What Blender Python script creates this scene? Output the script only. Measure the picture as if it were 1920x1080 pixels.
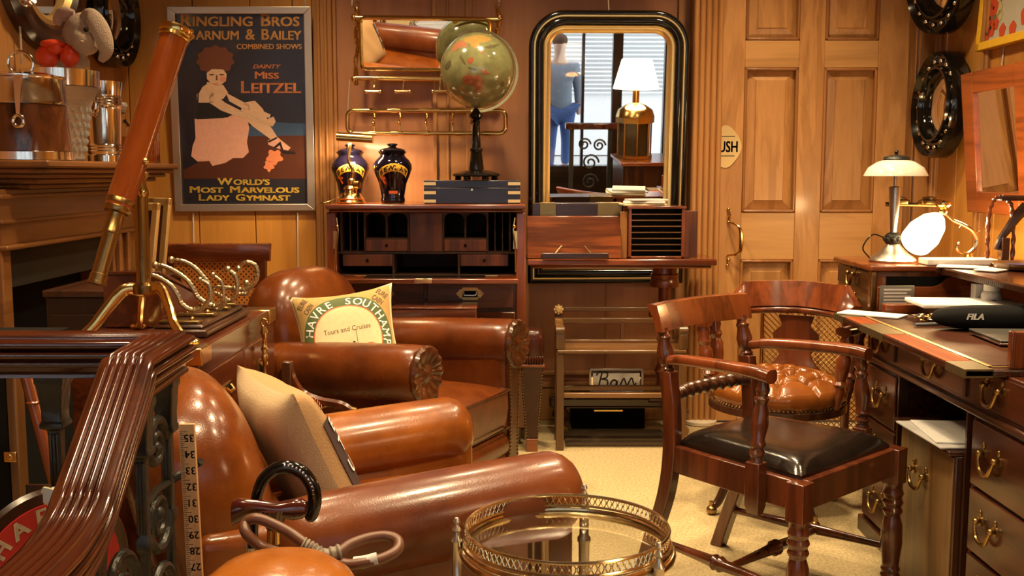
import bpy, math, random
from mathutils import Vector as V, Matrix, Euler
for _o in list(bpy.data.objects):
    bpy.data.objects.remove(_o)
random.seed(7)
SC = bpy.context.scene
COL = SC.collection
PI = math.pi
sin, cos = math.sin, math.cos
# ---------------------------------------------------------------- camera
FOC = 1950.0                      # focal length in pixels of the 1920 wide frame
TILT = math.atan(215 / FOC)       # looks slightly down
EYE = 1.25
cam_data = bpy.data.cameras.new('camera')
cam_data.sensor_width = 36
cam_data.lens = 36 * FOC / 1920
cam_data.clip_start = 0.05
cam = bpy.data.objects.new('camera', cam_data)
COL.objects.link(cam)
cam.location = (0, 0, EYE)
cam.rotation_euler = (PI / 2 - TILT, 0, 0)
SC.camera = cam
# ---------------------------------------------------------------- look
SC.view_settings.view_transform = 'Standard'
SC.view_settings.look = 'None'
SC.view_settings.gamma = 1
SC.view_settings.use_curve_mapping = False
SC.view_settings.exposure = 0.0
# ---------------------------------------------------------------- daylight (only enters through the shop window behind the camera)
W = bpy.data.worlds.new('daylight')
SC.world = W
W.use_nodes = True
_bg = W.node_tree.nodes['Background']
_bg.inputs[0].default_value = (0.93, 0.96, 1.0, 1)
_bg.inputs[1].default_value = 2.4
# ---------------------------------------------------------------- lamps in the ceiling (recessed halogen spots)
CEIL = 2.95
SPOTS = [(-1.05, 1.7, 70), (-0.35, 1.45, 150), (0.75, 1.9, 120), (-0.75, 3.0, 150), (0.25, 2.7, 190), (0.95, 3.6, 170),
         (-0.95, 4.25, 165), (0.05, 4.2, 160), (1.1, 4.3, 165), (1.5, 2.8, 60)]
for i, (x, y, p) in enumerate(SPOTS):
    ld = bpy.data.lights.new('spot_lamp', 'SPOT')
    ld.energy = p * 1.0
    ld.color = (1.0, 0.74, 0.42)
    ld.spot_size = math.radians(112)
    ld.spot_blend = 0.9
    ld.shadow_soft_size = 0.085
    lo = bpy.data.objects.new('spot_lamp', ld)
    COL.objects.link(lo)
    lo.location = (x, y, CEIL - 0.03)
# ---------------------------------------------------------------- pixel helpers: a pixel of the 1920x1080 frame at a known distance -> point in the room
_c, _s = cos(TILT), sin(TILT)
def at(px, py, Y):
    x = (px - 960) / FOC; y = (540 - py) / FOC
    rx, ry, rz = x, _c + y * _s, -_s + y * _c
    t = Y / ry
    return V((rx * t, Y, EYE + rz * t))
def atz(px, py, z):
    x = (px - 960) / FOC; y = (540 - py) / FOC
    rx, ry, rz = x, _c + y * _s, -_s + y * _c
    t = (z - EYE) / rz
    return V((rx * t, ry * t, z))
# ---------------------------------------------------------------- mesh builder
def frame_to(p0, p1):
    d = (V(p1) - V(p0)).normalized()
    up = V((0, 0, 1)) if abs(d.z) < 0.95 else V((1, 0, 0))
    x = up.cross(d).normalized(); y = d.cross(x)
    return x, y, d
def circle(r, n=16, ph=0):
    return [(r * cos(2 * PI * i / n + ph), r * sin(2 * PI * i / n + ph)) for i in range(n)]
def rrect(w, h, r, n=5):
    out = []
    for cx, cy, a0 in ((w/2-r, h/2-r, 0), (-w/2+r, h/2-r, PI/2), (-w/2+r, -h/2+r, PI), (w/2-r, -h/2+r, 1.5*PI)):
        for i in range(n + 1):
            a = a0 + PI / 2 * i / n
            out.append((cx + r * cos(a), cy + r * sin(a)))
    return out
def bez(pts, n=8):
    """smooth curve through points (Catmull-Rom)"""
    P = [V(p) for p in pts]
    Q = [P[0] * 2 - P[1]] + P + [P[-1] * 2 - P[-2]]
    out = []
    for i in range(1, len(Q) - 2):
        a, b, c, d = Q[i-1], Q[i], Q[i+1], Q[i+2]
        for k in range(n):
            t = k / n
            out.append(0.5 * ((2*b) + (c-a)*t + (2*a-5*b+4*c-d)*t*t + (3*b-a-3*c+d)*t**3))
    out.append(P[-1])
    return out
class MB:
    def __init__(s):
        s.v = []; s.f = []; s.m = []; s.M = None
    def add(s, vs, fs, mi=0):
        b = len(s.v)
        if s.M is not None: vs = [s.M @ V(p) for p in vs]
        s.v += [tuple(p) for p in vs]
        s.f += [tuple(i + b for i in f) for f in fs]
        s.m += [mi] * len(fs)
        return s
    def box(s, c, d, mi=0, rz=0, R=None):
        x, y, z = d[0]/2, d[1]/2, d[2]/2
        vs = [V((i, j, k)) for i in (-x, x) for j in (-y, y) for k in (-z, z)]
        if rz: R = Matrix.Rotation(rz, 3, 'Z')
        if R is not None: vs = [R @ p for p in vs]
        vs = [p + V(c) for p in vs]
        return s.add(vs, [(0,1,3,2), (4,6,7,5), (0,4,5,1), (2,3,7,6), (0,2,6,4), (1,5,7,3)], mi)
    def bb(s, lo, hi, mi=0):
        return s.box([(a+b)/2 for a, b in zip(lo, hi)], [abs(b-a) for a, b in zip(lo, hi)], mi)
    def loft(s, rings, closed=True, caps=True, mi=0, loop=False):
        n = len(rings[0]); vs = [p for r in rings for p in r]; fs = []
        m = len(rings)
        for i in range(m if loop else m - 1):
            a, b = i * n, ((i + 1) % m) * n
            for j in range(n if closed else n - 1):
                k = (j + 1) % n
                fs.append((a+j, a+k, b+k, b+j))
        if caps and closed and not loop:
            fs.append(tuple(reversed(range(n)))); fs.append(tuple(range((m-1)*n, m*n)))
        return s.add(vs, fs, mi)
    def cyl(s, p0, p1, r0, r1=None, n=16, mi=0, caps=True):
        r1 = r0 if r1 is None else r1
        x, y, d = frame_to(p0, p1)
        R = [[V(p) + x * r * cos(2*PI*i/n) + y * r * sin(2*PI*i/n) for i in range(n)] for p, r in ((p0, r0), (p1, r1))]
        return s.loft(R, caps=caps, mi=mi)
    def tube(s, pts, r, n=8, closed=False, mi=0, prof=None, caps=True):
        P = [V(p) for p in pts]; m = len(P)
        rings = []; x = None
        for i in range(m):
            if closed: t = P[(i+1) % m] - P[i-1]
            else: t = P[min(i+1, m-1)] - P[max(i-1, 0)]
            t.normalize()
            if x is None:
                up = V((0, 0, 1)) if abs(t.z) < 0.9 else V((0, 1, 0))
                x = up.cross(t).normalized()
            else:
                x = (x - t * x.dot(t)).normalized()
            y = t.cross(x)
            rr = r[i] if isinstance(r, (list, tuple)) else r
            pr = prof if prof else circle(1, n)
            rings.append([P[i] + x * (a * rr) + y * (b * rr) for a, b in pr])
        return s.loft(rings, loop=closed, caps=caps, mi=mi)
    def lathe(s, prof, o=(0, 0, 0), d=(0, 0, 1), n=24, mi=0, sx=1, sy=1):
        o = V(o); x, y, d = frame_to((0, 0, 0), d)
        if abs(d.z) > 0.99: x, y = V((1, 0, 0)), V((0, 1 if d.z > 0 else -1, 0))
        rings = [[o + d * z + x * (max(r, 1e-4) * sx * cos(2*PI*i/n)) + y * (max(r, 1e-4) * sy * sin(2*PI*i/n)) for i in range(n)] for r, z in prof]
        return s.loft(rings, mi=mi)
    def ball(s, c, r, n=16, m=10, mi=0, R=None, e=1.0):
        if not isinstance(r, (list, tuple)): r = (r, r, r)
        f = lambda q: math.copysign(abs(q) ** e, q)
        rings = []
        for i in range(m + 1):
            a = -PI/2 + PI * i / m; a = max(-PI/2 + .02, min(PI/2 - .02, a))
            ring = []
            for j in range(n):
                b = 2*PI*j/n
                p = V((r[0] * f(cos(a)) * f(cos(b)), r[1] * f(cos(a)) * f(sin(b)), r[2] * f(sin(a))))
                if R is not None: p = R @ p
                ring.append(p + V(c))
            rings.append(ring)
        return s.loft(rings, mi=mi)
    def extr(s, poly, o, ux, uy, w, mi=0):
        """polygon in the ux/uy plane at o pushed out by the vector w"""
        o, ux, uy, w = V(o), V(ux), V(uy), V(w)
        a = [o + ux * p[0] + uy * p[1] for p in poly]
        return s.loft([a, [p + w for p in a]], mi=mi)
    def face(s, pts, mi=0):
        return s.add(pts, [tuple(range(len(pts)))], mi)
    def surf(s, fn, nu, nv, mi=0):
        vs = [fn(i / nu, j / nv) for i in range(nu + 1) for j in range(nv + 1)]
        fs = [(i*(nv+1)+j, (i+1)*(nv+1)+j, (i+1)*(nv+1)+j+1, i*(nv+1)+j+1) for i in range(nu) for j in range(nv)]
        return s.add(vs, fs, mi)
    def build(s, name, mat, parent=None, smooth=40, bevel=0, seg=2, sub=0, label=None, loc=None, rot=None):
        me = bpy.data.meshes.new(name)
        me.from_pydata(s.v, [], s.f)
        for q in (mat if isinstance(mat, (list, tuple)) else [mat]): me.materials.append(q)
        me.polygons.foreach_set('material_index', s.m)
        me.validate()
        if smooth:
            me.polygons.foreach_set('use_smooth', [True] * len(me.polygons))
            me.set_sharp_from_angle(angle=math.radians(smooth))
        o = bpy.data.objects.new(name, me)
        COL.objects.link(o)
        if parent is not None: o.parent = parent
        if loc is not None: o.location = loc
        if rot is not None: o.rotation_euler = rot
        if bevel:
            b = o.modifiers.new('bevel', 'BEVEL'); b.width = bevel; b.segments = seg; b.limit_method = 'ANGLE'; b.angle_limit = math.radians(35); b.harden_normals = False
        if sub:
            b = o.modifiers.new('sub', 'SUBSURF'); b.levels = sub; b.render_levels = sub
        if label: o['label'] = label
        return o
def thing(name, label, cat, loc=(0, 0, 0), rz=0, group=None, rot=None):
    o = bpy.data.objects.new(name, None); COL.objects.link(o)
    o.empty_display_size = 0.05
    o.location = loc; o.rotation_euler = rot if rot else (0, 0, rz)
    o['label'] = label; o['category'] = cat
    if group: o['group'] = group
    return o
def tag(o, label, cat, group=None):
    o['label'] = label; o['category'] = cat
    if group: o['group'] = group
    return o
def struct(o):
    o['kind'] = 'structure'
    return o
def dup(root, loc, rot, label, group=None):
    r = root.copy(); COL.objects.link(r); r.location = loc; r.rotation_euler = rot; r['label'] = label
    if group: r['group'] = group
    for ch in list(root.children):
        c = ch.copy(); COL.objects.link(c); c.parent = r
        for g in ch.children:
            d = g.copy(); COL.objects.link(d); d.parent = c
    return r
_tc = {}
def text2d(t, size=1.0, bold=0.0, sx=1.0, shear=0.0, res=3):
    """filled outline of a text, centred on its width, baseline at 0: (verts, faces, width)"""
    cu = bpy.data.curves.new('lettering', 'FONT'); cu.body = t; cu.size = size; cu.resolution_u = res
    cu.shear = shear
    o = bpy.data.objects.new('lettering', cu); COL.objects.link(o)
    dg = bpy.context.evaluated_depsgraph_get(); dg.update()
    me = o.evaluated_get(dg).to_mesh()
    vs = [(p.co.x * sx, p.co.y) for p in me.vertices]; fs = [tuple(p.vertices) for p in me.polygons]
    o.evaluated_get(dg).to_mesh_clear()
    bpy.data.objects.remove(o); bpy.data.curves.remove(cu)
    if not vs: return [], [], 0
    if bold:
        n = len(vs); V0 = vs; F0 = fs; vs = []; fs = []
        for k, (dx, dy) in enumerate(((-bold, -bold*.5), (bold, -bold*.5), (-bold, bold*.5), (bold, bold*.5))):
            vs += [(p[0] + dx, p[1] + dy) for p in V0]; fs += [tuple(i + k*n for i in f) for f in F0]
    x0, x1 = min(p[0] for p in vs), max(p[0] for p in vs)
    return [(p[0] - (x0 + x1) / 2, p[1]) for p in vs], fs, x1 - x0
def put_text(mb, t, fn, size, mi=0, bold=0.0, width=None, shear=0.0, cx=0, cy=0, rot=0):
    """fn maps flat (x, y) to a 3-D point"""
    vs, fs, w = text2d(t, size, bold, shear=shear)
    k = width / w if width else 1.0
    ca, sa = cos(rot), sin(rot)
    mb.add([fn(cx + x * k * ca - y * sa, cy + x * k * sa + y * ca) for x, y in vs], fs, mi)
def arc_text(mb, t, fn, size, r, a0, a1, mi=0, bold=0.0):
    """letters one by one round a circle of radius r from angle a0 to a1 (baseline on r, clockwise)"""
    n = len(t)
    for i, ch in enumerate(t):
        if ch == ' ': continue
        a = a0 + (a1 - a0) * (i + .5) / n
        vs, fs, w = text2d(ch, size, bold)
        ux, uy = (sin(a), -cos(a)), (cos(a), sin(a))
        mb.add([fn(r*cos(a) + x*ux[0] + y*uy[0], r*sin(a) + x*ux[1] + y*uy[1]) for x, y in vs], fs, mi)
# ---------------------------------------------------------------- materials
def _mat(name):
    m = bpy.data.materials.new(name); m.use_nodes = True
    nt = m.node_tree; return m, nt, nt.nodes['Principled BSDF']
def plain(name, c, rough=.5, metal=0, coat=0, emit=0, spec=None, trans=0, ior=1.45, bump=0, bscale=60, ec=None, sss=0):
    m, nt, b = _mat(name)
    b.inputs['Base Color'].default_value = (*c, 1); b.inputs['Roughness'].default_value = rough
    b.inputs['Metallic'].default_value = metal; b.inputs['Coat Weight'].default_value = coat
    b.inputs['Coat Roughness'].default_value = .08
    if spec is not None: b.inputs['Specular IOR Level'].default_value = spec
    if trans: b.inputs['Transmission Weight'].default_value = trans; b.inputs['IOR'].default_value = ior
    if emit:
        b.inputs['Emission Color'].default_value = (*(ec or c), 1); b.inputs['Emission Strength'].default_value = emit
    if bump or not (trans or emit):
        tc = nt.nodes.new('ShaderNodeTexCoord'); n = nt.nodes.new('ShaderNodeTexNoise'); n.inputs['Scale'].default_value = bscale
        n.inputs['Detail'].default_value = 3
        nt.links.new(tc.outputs['Object'], n.inputs['Vector'])
        if bump:
            bp = nt.nodes.new('ShaderNodeBump'); bp.inputs['Strength'].default_value = bump; bp.inputs['Distance'].default_value = .004
            nt.links.new(n.outputs['Fac'], bp.inputs['Height']); nt.links.new(bp.outputs['Normal'], b.inputs['Normal'])
        if not metal:
            mx = nt.nodes.new('ShaderNodeMixRGB'); mx.blend_type = 'MULTIPLY'; mx.inputs['Fac'].default_value = .25
            mx.inputs[1].default_value = (*c, 1)
            nt.links.new(n.outputs['Fac'], mx.inputs[2]); 
            hs = nt.nodes.new('ShaderNodeHueSaturation'); hs.inputs['Value'].default_value = 1.14
            nt.links.new(mx.outputs[0], hs.inputs['Color']); nt.links.new(hs.outputs[0], b.inputs['Base Color'])
        else:
            mr = nt.nodes.new('ShaderNodeMapRange'); mr.inputs[3].default_value = max(.02, rough - .06); mr.inputs[4].default_value = rough + .1
            nt.links.new(n.outputs['Fac'], mr.inputs[0]); nt.links.new(mr.outputs[0], b.inputs['Roughness'])
    return m
def wood(name, dark, light, axis='Z', sc=9, rough=.34, coat=.25, stretch=.07, dist=1.2, contrast=.5, knots=False):
    m, nt, b = _mat(name); N = nt.nodes; L = nt.links
    tc = N.new('ShaderNodeTexCoord'); oi = N.new('ShaderNodeObjectInfo')
    ad = N.new('ShaderNodeVectorMath'); ad.operation = 'MULTIPLY_ADD'
    cmb = N.new('ShaderNodeCombineXYZ')
    for k in range(3): L.new(oi.outputs['Random'], cmb.inputs[k])
    ad.inputs[1].default_value = (7, 5, 3); L.new(cmb.outputs[0], ad.inputs[0]); L.new(tc.outputs['Object'], ad.inputs[2])
    mp = N.new('ShaderNodeMapping'); s = [1, 1, 1]; s['XYZ'.index(axis)] = stretch
    mp.inputs['Scale'].default_value = s; L.new(ad.outputs[0], mp.inputs['Vector'])
    n1 = N.new('ShaderNodeTexNoise'); n1.inputs['Scale'].default_value = sc; n1.inputs['Detail'].default_value = 5
    n1.inputs['Distortion'].default_value = dist; n1.inputs['Roughness'].default_value = .55
    L.new(mp.outputs[0], n1.inputs['Vector'])
    n2 = N.new('ShaderNodeTexNoise'); n2.inputs['Scale'].default_value = sc * 9; n2.inputs['Detail'].default_value = 4
    L.new(mp.outputs[0], n2.inputs['Vector'])
    # ring figure
    ml = N.new('ShaderNodeMath'); ml.operation = 'MULTIPLY'; ml.inputs[1].default_value = 26
    sn = N.new('ShaderNodeMath'); sn.operation = 'SINE'
    L.new(n1.outputs['Fac'], ml.inputs[0]); L.new(ml.outputs[0], sn.inputs[0])
    m1 = N.new('ShaderNodeMath'); m1.operation = 'MULTIPLY_ADD'; m1.inputs[1].default_value = .11 * contrast * 2
    L.new(sn.outputs[0], m1.inputs[0]); L.new(n1.outputs['Fac'], m1.inputs[2])
    m2 = N.new('ShaderNodeMath'); m2.operation = 'MULTIPLY_ADD'; m2.inputs[1].default_value = .35
    L.new(n2.outputs['Fac'], m2.inputs[0]); L.new(m1.outputs[0], m2.inputs[2])
    cr = N.new('ShaderNodeValToRGB'); e = cr.color_ramp.elements
    e[0].position = .42; e[0].color = (*dark, 1); e[1].position = .9; e[1].color = (*light, 1)
    L.new(m2.outputs[0], cr.inputs[0])
    hs = N.new('ShaderNodeHueSaturation'); mr = N.new('ShaderNodeMapRange'); mr.inputs[3].default_value = .88; mr.inputs[4].default_value = 1.12
    L.new(oi.outputs['Random'], mr.inputs[0]); L.new(mr.outputs[0], hs.inputs['Value']); L.new(cr.outputs[0], hs.inputs['Color'])
    L.new(hs.outputs[0], b.inputs['Base Color'])
    bp = N.new('ShaderNodeBump'); bp.inputs['Strength'].default_value = .12; bp.inputs['Distance'].default_value = .002
    L.new(n2.outputs['Fac'], bp.inputs['Height']); L.new(bp.outputs['Normal'], b.inputs['Normal'])
    b.inputs['Roughness'].default_value = rough; b.inputs['Coat Weight'].default_value = coat; b.inputs['Coat Roughness'].default_value = .12
    return m
def leather(name, dark, mid, light, rough=.3, sc=4.5, coat=.18):
    m, nt, b = _mat(name); N = nt.nodes; L = nt.links
    tc = N.new('ShaderNodeTexCoord')
    n1 = N.new('ShaderNodeTexNoise'); n1.inputs['Scale'].default_value = sc; n1.inputs['Detail'].default_value = 6; n1.inputs['Roughness'].default_value = .6
    L.new(tc.outputs['Object'], n1.inputs['Vector'])
    cr = N.new('ShaderNodeValToRGB'); e = cr.color_ramp.elements
    e[0].position = .3; e[0].color = (*dark, 1); e[1].position = .72; e[1].color = (*light, 1)
    k = cr.color_ramp.elements.new(.5); k.color = (*mid, 1)
    L.new(n1.outputs['Fac'], cr.inputs[0]); L.new(cr.outputs[0], b.inputs['Base Color'])
    vo = N.new('ShaderNodeTexVoronoi'); vo.inputs['Scale'].default_value = 230; L.new(tc.outputs['Object'], vo.inputs['Vector'])
    n2 = N.new('ShaderNodeTexNoise'); n2.inputs['Scale'].default_value = 14; n2.inputs['Detail'].default_value = 4; L.new(tc.outputs['Object'], n2.inputs['Vector'])
    mm = N.new('ShaderNodeMath'); mm.operation = 'MULTIPLY_ADD'; mm.inputs[1].default_value = .12
    L.new(vo.outputs['Distance'], mm.inputs[0]); L.new(n2.outputs['Fac'], mm.inputs[2])
    bp = N.new('ShaderNodeBump'); bp.inputs['Strength'].default_value = .22; bp.inputs['Distance'].default_value = .006
    L.new(mm.outputs[0], bp.inputs['Height']); L.new(bp.outputs['Normal'], b.inputs['Normal'])
    mr = N.new('ShaderNodeMapRange'); mr.inputs[3].default_value = rough - .05; mr.inputs[4].default_value = rough + .10
    L.new(n2.outputs['Fac'], mr.inputs[0]); L.new(mr.outputs[0], b.inputs['Roughness'])
    b.inputs['Coat Weight'].default_value = coat; b.inputs['Coat Roughness'].default_value = .14; b.inputs['Specular IOR Level'].default_value = .35
    return m
M_PINE = wood('pine_panelling', (.30, .125, .032), (.50, .235, .072), 'Z', 7, .42, .12, contrast=.22, dist=.8)
M_PINE_PINK = wood('pine_panel_rosy', (.34, .135, .052), (.49, .215, .092), 'Z', 5, .46, .1, contrast=.15, dist=.6)
M_PINE_Y = wood('pine_board_honey', (.40, .16, .025), (.58, .27, .052), 'Z', 6, .4, .14, contrast=.22, dist=.7)
M_PINE_X = wood('pine_board_level', (.38, .19, .06), (.56, .30, .105), 'X', 7, .42, .1, contrast=.3)
M_DOOR = wood('pine_door', (.34, .155, .045), (.50, .25, .085), 'Z', 9, .4, .12, dist=1.6, contrast=.4, stretch=.14)
M_DOORM = wood('pine_door_moulding', (.24, .09, .022), (.38, .16, .045), 'Z', 8, .42, .12, contrast=.25)
M_MANTEL = wood('pine_mantel', (.17, .062, .015), (.31, .125, .034), 'Y', 8, .36, .2, contrast=.3)
M_MAH = wood('mahogany_upright', (.040, .0085, .0035), (.125, .030, .0095), 'Z', 10, .22, .5, contrast=.35)
M_MAH_X = wood('mahogany_along_x', (.040, .0085, .0035), (.125, .030, .0095), 'X', 10, .22, .5, contrast=.35)
M_MAH_Y = wood('mahogany_along_y', (.045, .0095, .0035), (.135, .032, .0095), 'Y', 10, .22, .5, contrast=.35)
M_RED_X = wood('red_mahogany_along_x', (.085, .018, .005), (.23, .055, .014), 'X', 9, .22, .5, contrast=.7)
M_RED = wood('red_mahogany_upright', (.075, .016, .005), (.20, .047, .012), 'Z', 9, .22, .5, contrast=.4)
M_DARK = wood('dark_walnut', (.020, .0065, .0035), (.060, .020, .008), 'Z', 10, .28, .35)
M_DARK_X = wood('dark_walnut_along_x', (.022, .007, .0035), (.068, .022, .009), 'X', 10, .28, .35)
M_DARK_Y = wood('dark_walnut_along_y', (.020, .0065, .0035), (.062, .020, .008), 'Y', 10, .28, .35)
M_DARKM = wood('matt_dark_walnut', (.022, .008, .004), (.065, .024, .010), 'X', 8, .65, 0)
M_MAHM = wood('matt_mahogany', (.06, .014, .005), (.17, .045, .012), 'Z', 10, .5, .05)
M_OAK = wood('golden_oak', (.085, .036, .011), (.20, .092, .027), 'X', 10, .32, .3, contrast=.3)
M_OAKZ = wood('golden_oak_upright', (.065, .027, .008), (.155, .068, .02), 'Z', 10, .32, .3, contrast=.3)
M_TELE = wood('orange_mahogany_tube', (.20, .038, .006), (.29, .062, .009), 'Z', 8, .14, .7, contrast=.2)
M_RAIL_X = wood('dark_red_handrail_level', (.028, .006, .003), (.075, .016, .006), 'X', 12, .14, .7, contrast=.3)
M_RAIL = wood('dark_red_handrail', (.028, .006, .003), (.085, .018, .007), 'Y', 12, .14, .7, contrast=.3)
M_RULE = wood('boxwood_rule', (.50, .27, .11), (.66, .40, .18), 'Z', 12, .5, .05)
M_LEA = leather('chestnut_leather', (.075, .015, .003), (.15, .036, .0045), (.235, .065, .008), .24, coat=.3)
M_LEA_N = leather('worn_russet_leather', (.075, .017, .005), (.13, .031, .008), (.195, .055, .014), .27, coat=.25)
M_LEA_F = leather('golden_tan_leather', (.13, .032, .004), (.25, .070, .007), (.36, .115, .012), .27, coat=.22)
M_LEA_R = leather('russet_leather', (.060, .013, .003), (.115, .026, .004), (.175, .045, .006), .26, coat=.22)
M_LEA_D = leather('dark_brown_leather', (.035, .010, .004), (.07, .019, .005), (.12, .034, .008), .26, coat=.3)
M_LEA_T = leather('tan_leather', (.22, .062, .008), (.34, .105, .013), (.44, .15, .02), .26, coat=.25)
M_LEA_B = leather('burgundy_leather', (.022, .005, .003), (.04, .009, .005), (.065, .015, .008), .26)
M_LEA_K = leather('black_leather', (.006, .004, .003), (.011, .007, .005), (.02, .012, .009), .17, coat=.4)
M_BRASS = plain('brass', (.74, .50, .18), .16, 1)
M_BRASS_P = plain('pale_brass', (.74, .58, .34), .18, 1)
M_BRASS_D = plain('aged_brass', (.34, .215, .08), .28, 1)
M_GILT = plain('gilding', (.90, .66, .28), .32, .85)
M_SILVER = plain('silver', (.86, .82, .76), .1, 1)
M_CHROME = plain('chrome', (.78, .75, .70), .16, 1)
M_NICKEL = plain('brushed_nickel', (.55, .50, .43), .3, 1)
M_IRON = plain('cast_iron', (.045, .045, .040), .34, .6, bump=.5, bscale=90)
M_BLACK = plain('black_lacquer', (.006, .005, .004), .12, 0, .25, spec=.4)
M_BLACKM = plain('black_cloth', (.007, .007, .007), .9, spec=.15)
M_VOID = plain('void_black', (.006, .005, .004), .9, spec=.15)  # flat black, also painted in for shade inside recesses, slots and boxes
M_SLATE = plain('grey_slate', (.040, .036, .030), .7, spec=.2)
M_MIRROR = plain('mirror_glass', (.92, .92, .90), .0, 1)
_b = M_MIRROR.node_tree.nodes['Principled BSDF']
for _l in list(M_MIRROR.node_tree.links):
    if _l.to_socket == _b.inputs['Roughness']: M_MIRROR.node_tree.links.remove(_l)
_b.inputs['Roughness'].default_value = 0.01
M_GLASS = plain('clear_glass', (.98, .99, .98), .02, trans=1, ior=1.45)
M_CRYST = plain('cut_crystal', (.97, .95, .90), .06, trans=.8, ior=1.5, bump=.8, bscale=150)
M_PORC = plain('cobalt_glaze', (.004, .003, .010), .07, 0, .5)
M_PAPER = plain('white_paper', (.80, .78, .74), .75)
M_PAPER2 = plain('grey_paper', (.55, .54, .53), .75)
M_CREAM = plain('cream_print', (.78, .66, .42), .75)
M_YELLOW = plain('yellow_paint', (.78, .46, .03), .45)
M_REDP = plain('red_paint', (.45, .02, .015), .45)
M_ORANGE = plain('orange_print', (.72, .14, .03), .6)
M_GREEN = plain('olive_green_print', (.085, .12, .04), .8)
M_INK = plain('black_print', (.015, .013, .013), .5)
M_WHITE = plain('white_print', (.86, .84, .80), .5)
M_TAN = plain('tan_cloth', (.40, .24, .11), .9, bump=.3, bscale=300)
M_BEIGE = plain('beige_linen', (.60, .46, .28), .9, bump=.3, bscale=300)
M_FELT = plain('grey_plush', (.44, .33, .24), .95, bump=1, bscale=220)
M_FELT2 = plain('pink_plush', (.50, .33, .27), .95, bump=.6, bscale=220)
M_REDSILK = plain('orange_red_satin', (.70, .055, .015), .35)
M_RUBBER = plain('black_rubber', (.015, .015, .015), .5)
M_CORD = plain('white_cord', (.62, .52, .42), .8)
M_BLUE = plain('blue_print', (.02, .05, .30), .5)
M_SLATEBLUE = plain('blue_black_lacquer', (.012, .007, .016), .3, 0, .2)
# ================================================================ the room
YB = 5.22                       # back wall
XL, XR = -1.93, 2.06            # side walls
YF = -1.6                       # shop front
def bx(lo, hi): return MB().bb(lo, hi)
# carpet
def carpet(name, c1, c2):
    m, nt, b = _mat(name); N = nt.nodes; L = nt.links
    tc = N.new('ShaderNodeTexCoord')
    n = N.new('ShaderNodeTexNoise'); n.inputs['Scale'].default_value = 110; n.inputs['Detail'].default_value = 6
    w = N.new('ShaderNodeTexChecker'); w.inputs['Scale'].default_value = 150
    w.inputs[1].default_value = (1, 1, 1, 1); w.inputs[2].default_value = (.72, .72, .72, 1)
    cr = N.new('ShaderNodeValToRGB'); cr.color_ramp.elements[0].position = .3; cr.color_ramp.elements[0].color = (*c1, 1)
    cr.color_ramp.elements[1].position = .7; cr.color_ramp.elements[1].color = (*c2, 1)
    mx = N.new('ShaderNodeMixRGB'); mx.blend_type = 'MULTIPLY'; mx.inputs[0].default_value = .4
    L.new(tc.outputs['Object'], n.inputs['Vector']); L.new(tc.outputs['Object'], w.inputs['Vector'])
    L.new(n.outputs['Fac'], cr.inputs[0]); L.new(cr.outputs[0], mx.inputs[1]); L.new(w.outputs[0], mx.inputs[2])
    L.new(mx.outputs[0], b.inputs['Base Color'])
    bp = N.new('ShaderNodeBump'); bp.inputs['Strength'].default_value = .5; bp.inputs['Distance'].default_value = .004
    L.new(n.outputs['Fac'], bp.inputs['Height']); L.new(bp.outputs['Normal'], b.inputs['Normal'])
    b.inputs['Roughness'].default_value = .95
    return m
M_CARPET = carpet('sisal_carpet', (.34, .25, .12), (.60, .47, .25))
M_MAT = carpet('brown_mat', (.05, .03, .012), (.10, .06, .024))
M_CEIL = plain('ceiling_plaster', (.30, .22, .13), .9)
struct(bx((XL - .2, YF - .1, -.1), (XR + .2, YB + .3, 0)).build('floor', M_CARPET))
struct(bx((XL - .2, YF - .1, CEIL), (XR + .2, YB + .3, CEIL + .1)).build('ceiling', M_CEIL))
# back wall: left of the door it is boards and panels, the door stands in its own opening
XD0 = at(1345, 400, YB).x; XD1 = at(1692, 400, YB).x
YD = 5.17
HB = CEIL
struct(bx((XL - .2, YB, 0), (XD0 - .02, YB + .1, HB)).build('wall_back', M_PINE_PINK))
struct(bx((XD1 + .02, YB - .02, 0), (XR + .2, YB + .1, HB)).build('wall_back_right', M_PINE))
struct(bx((XD0 - .02, YB, 2.36), (XD1 + .02, YB + .1, HB)).build('wall_back_over_door', M_PINE))
# honey coloured boards left of the secretary
m = MB(); xs = [XL, at(250, 300, YB).x, at(372, 300, YB).x, at(478, 300, YB).x, at(556, 300, YB).x, at(592, 300, YB).x]
for a, b in zip(xs, xs[1:]):
    m.bb((a + .002, YB - .022, 0), (b - .002, YB, HB))
struct(m.build('trim_1', M_PINE_Y, bevel=.003))
tn = [1]
def trim(mb, mat, **k):
    tn[0] += 1
    return struct(mb.build('trim_%d' % tn[0], mat, **k))
def vbar(px0, px1, d, y=YB, z0=0, z1=HB):
    return (at(px0, 300, y - d).x, y - d, z0), (at(px1, 300, y - d).x, y, z1)
# pilaster between the boards and the panels
m = MB(); m.bb(*vbar(590, 626, .05)); m.bb(*vbar(598, 604, .065)); m.bb(*vbar(611, 617, .065)); trim(m, M_PINE, bevel=.006)
# stile with mouldings between two rosy panels
m = MB(); m.bb(*vbar(815, 884, .012)); m.bb(*vbar(812, 820, .026)); m.bb(*vbar(838, 843, .02)); m.bb(*vbar(874, 886, .026)); trim(m, M_PINE, bevel=.004)
m = MB(); m.bb(*vbar(1268, 1300, .02)); m.bb(*vbar(626, 634, .02)); m.bb(*vbar(1138, 1141, .006)); trim(m, M_PINE, bevel=.004)
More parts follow.
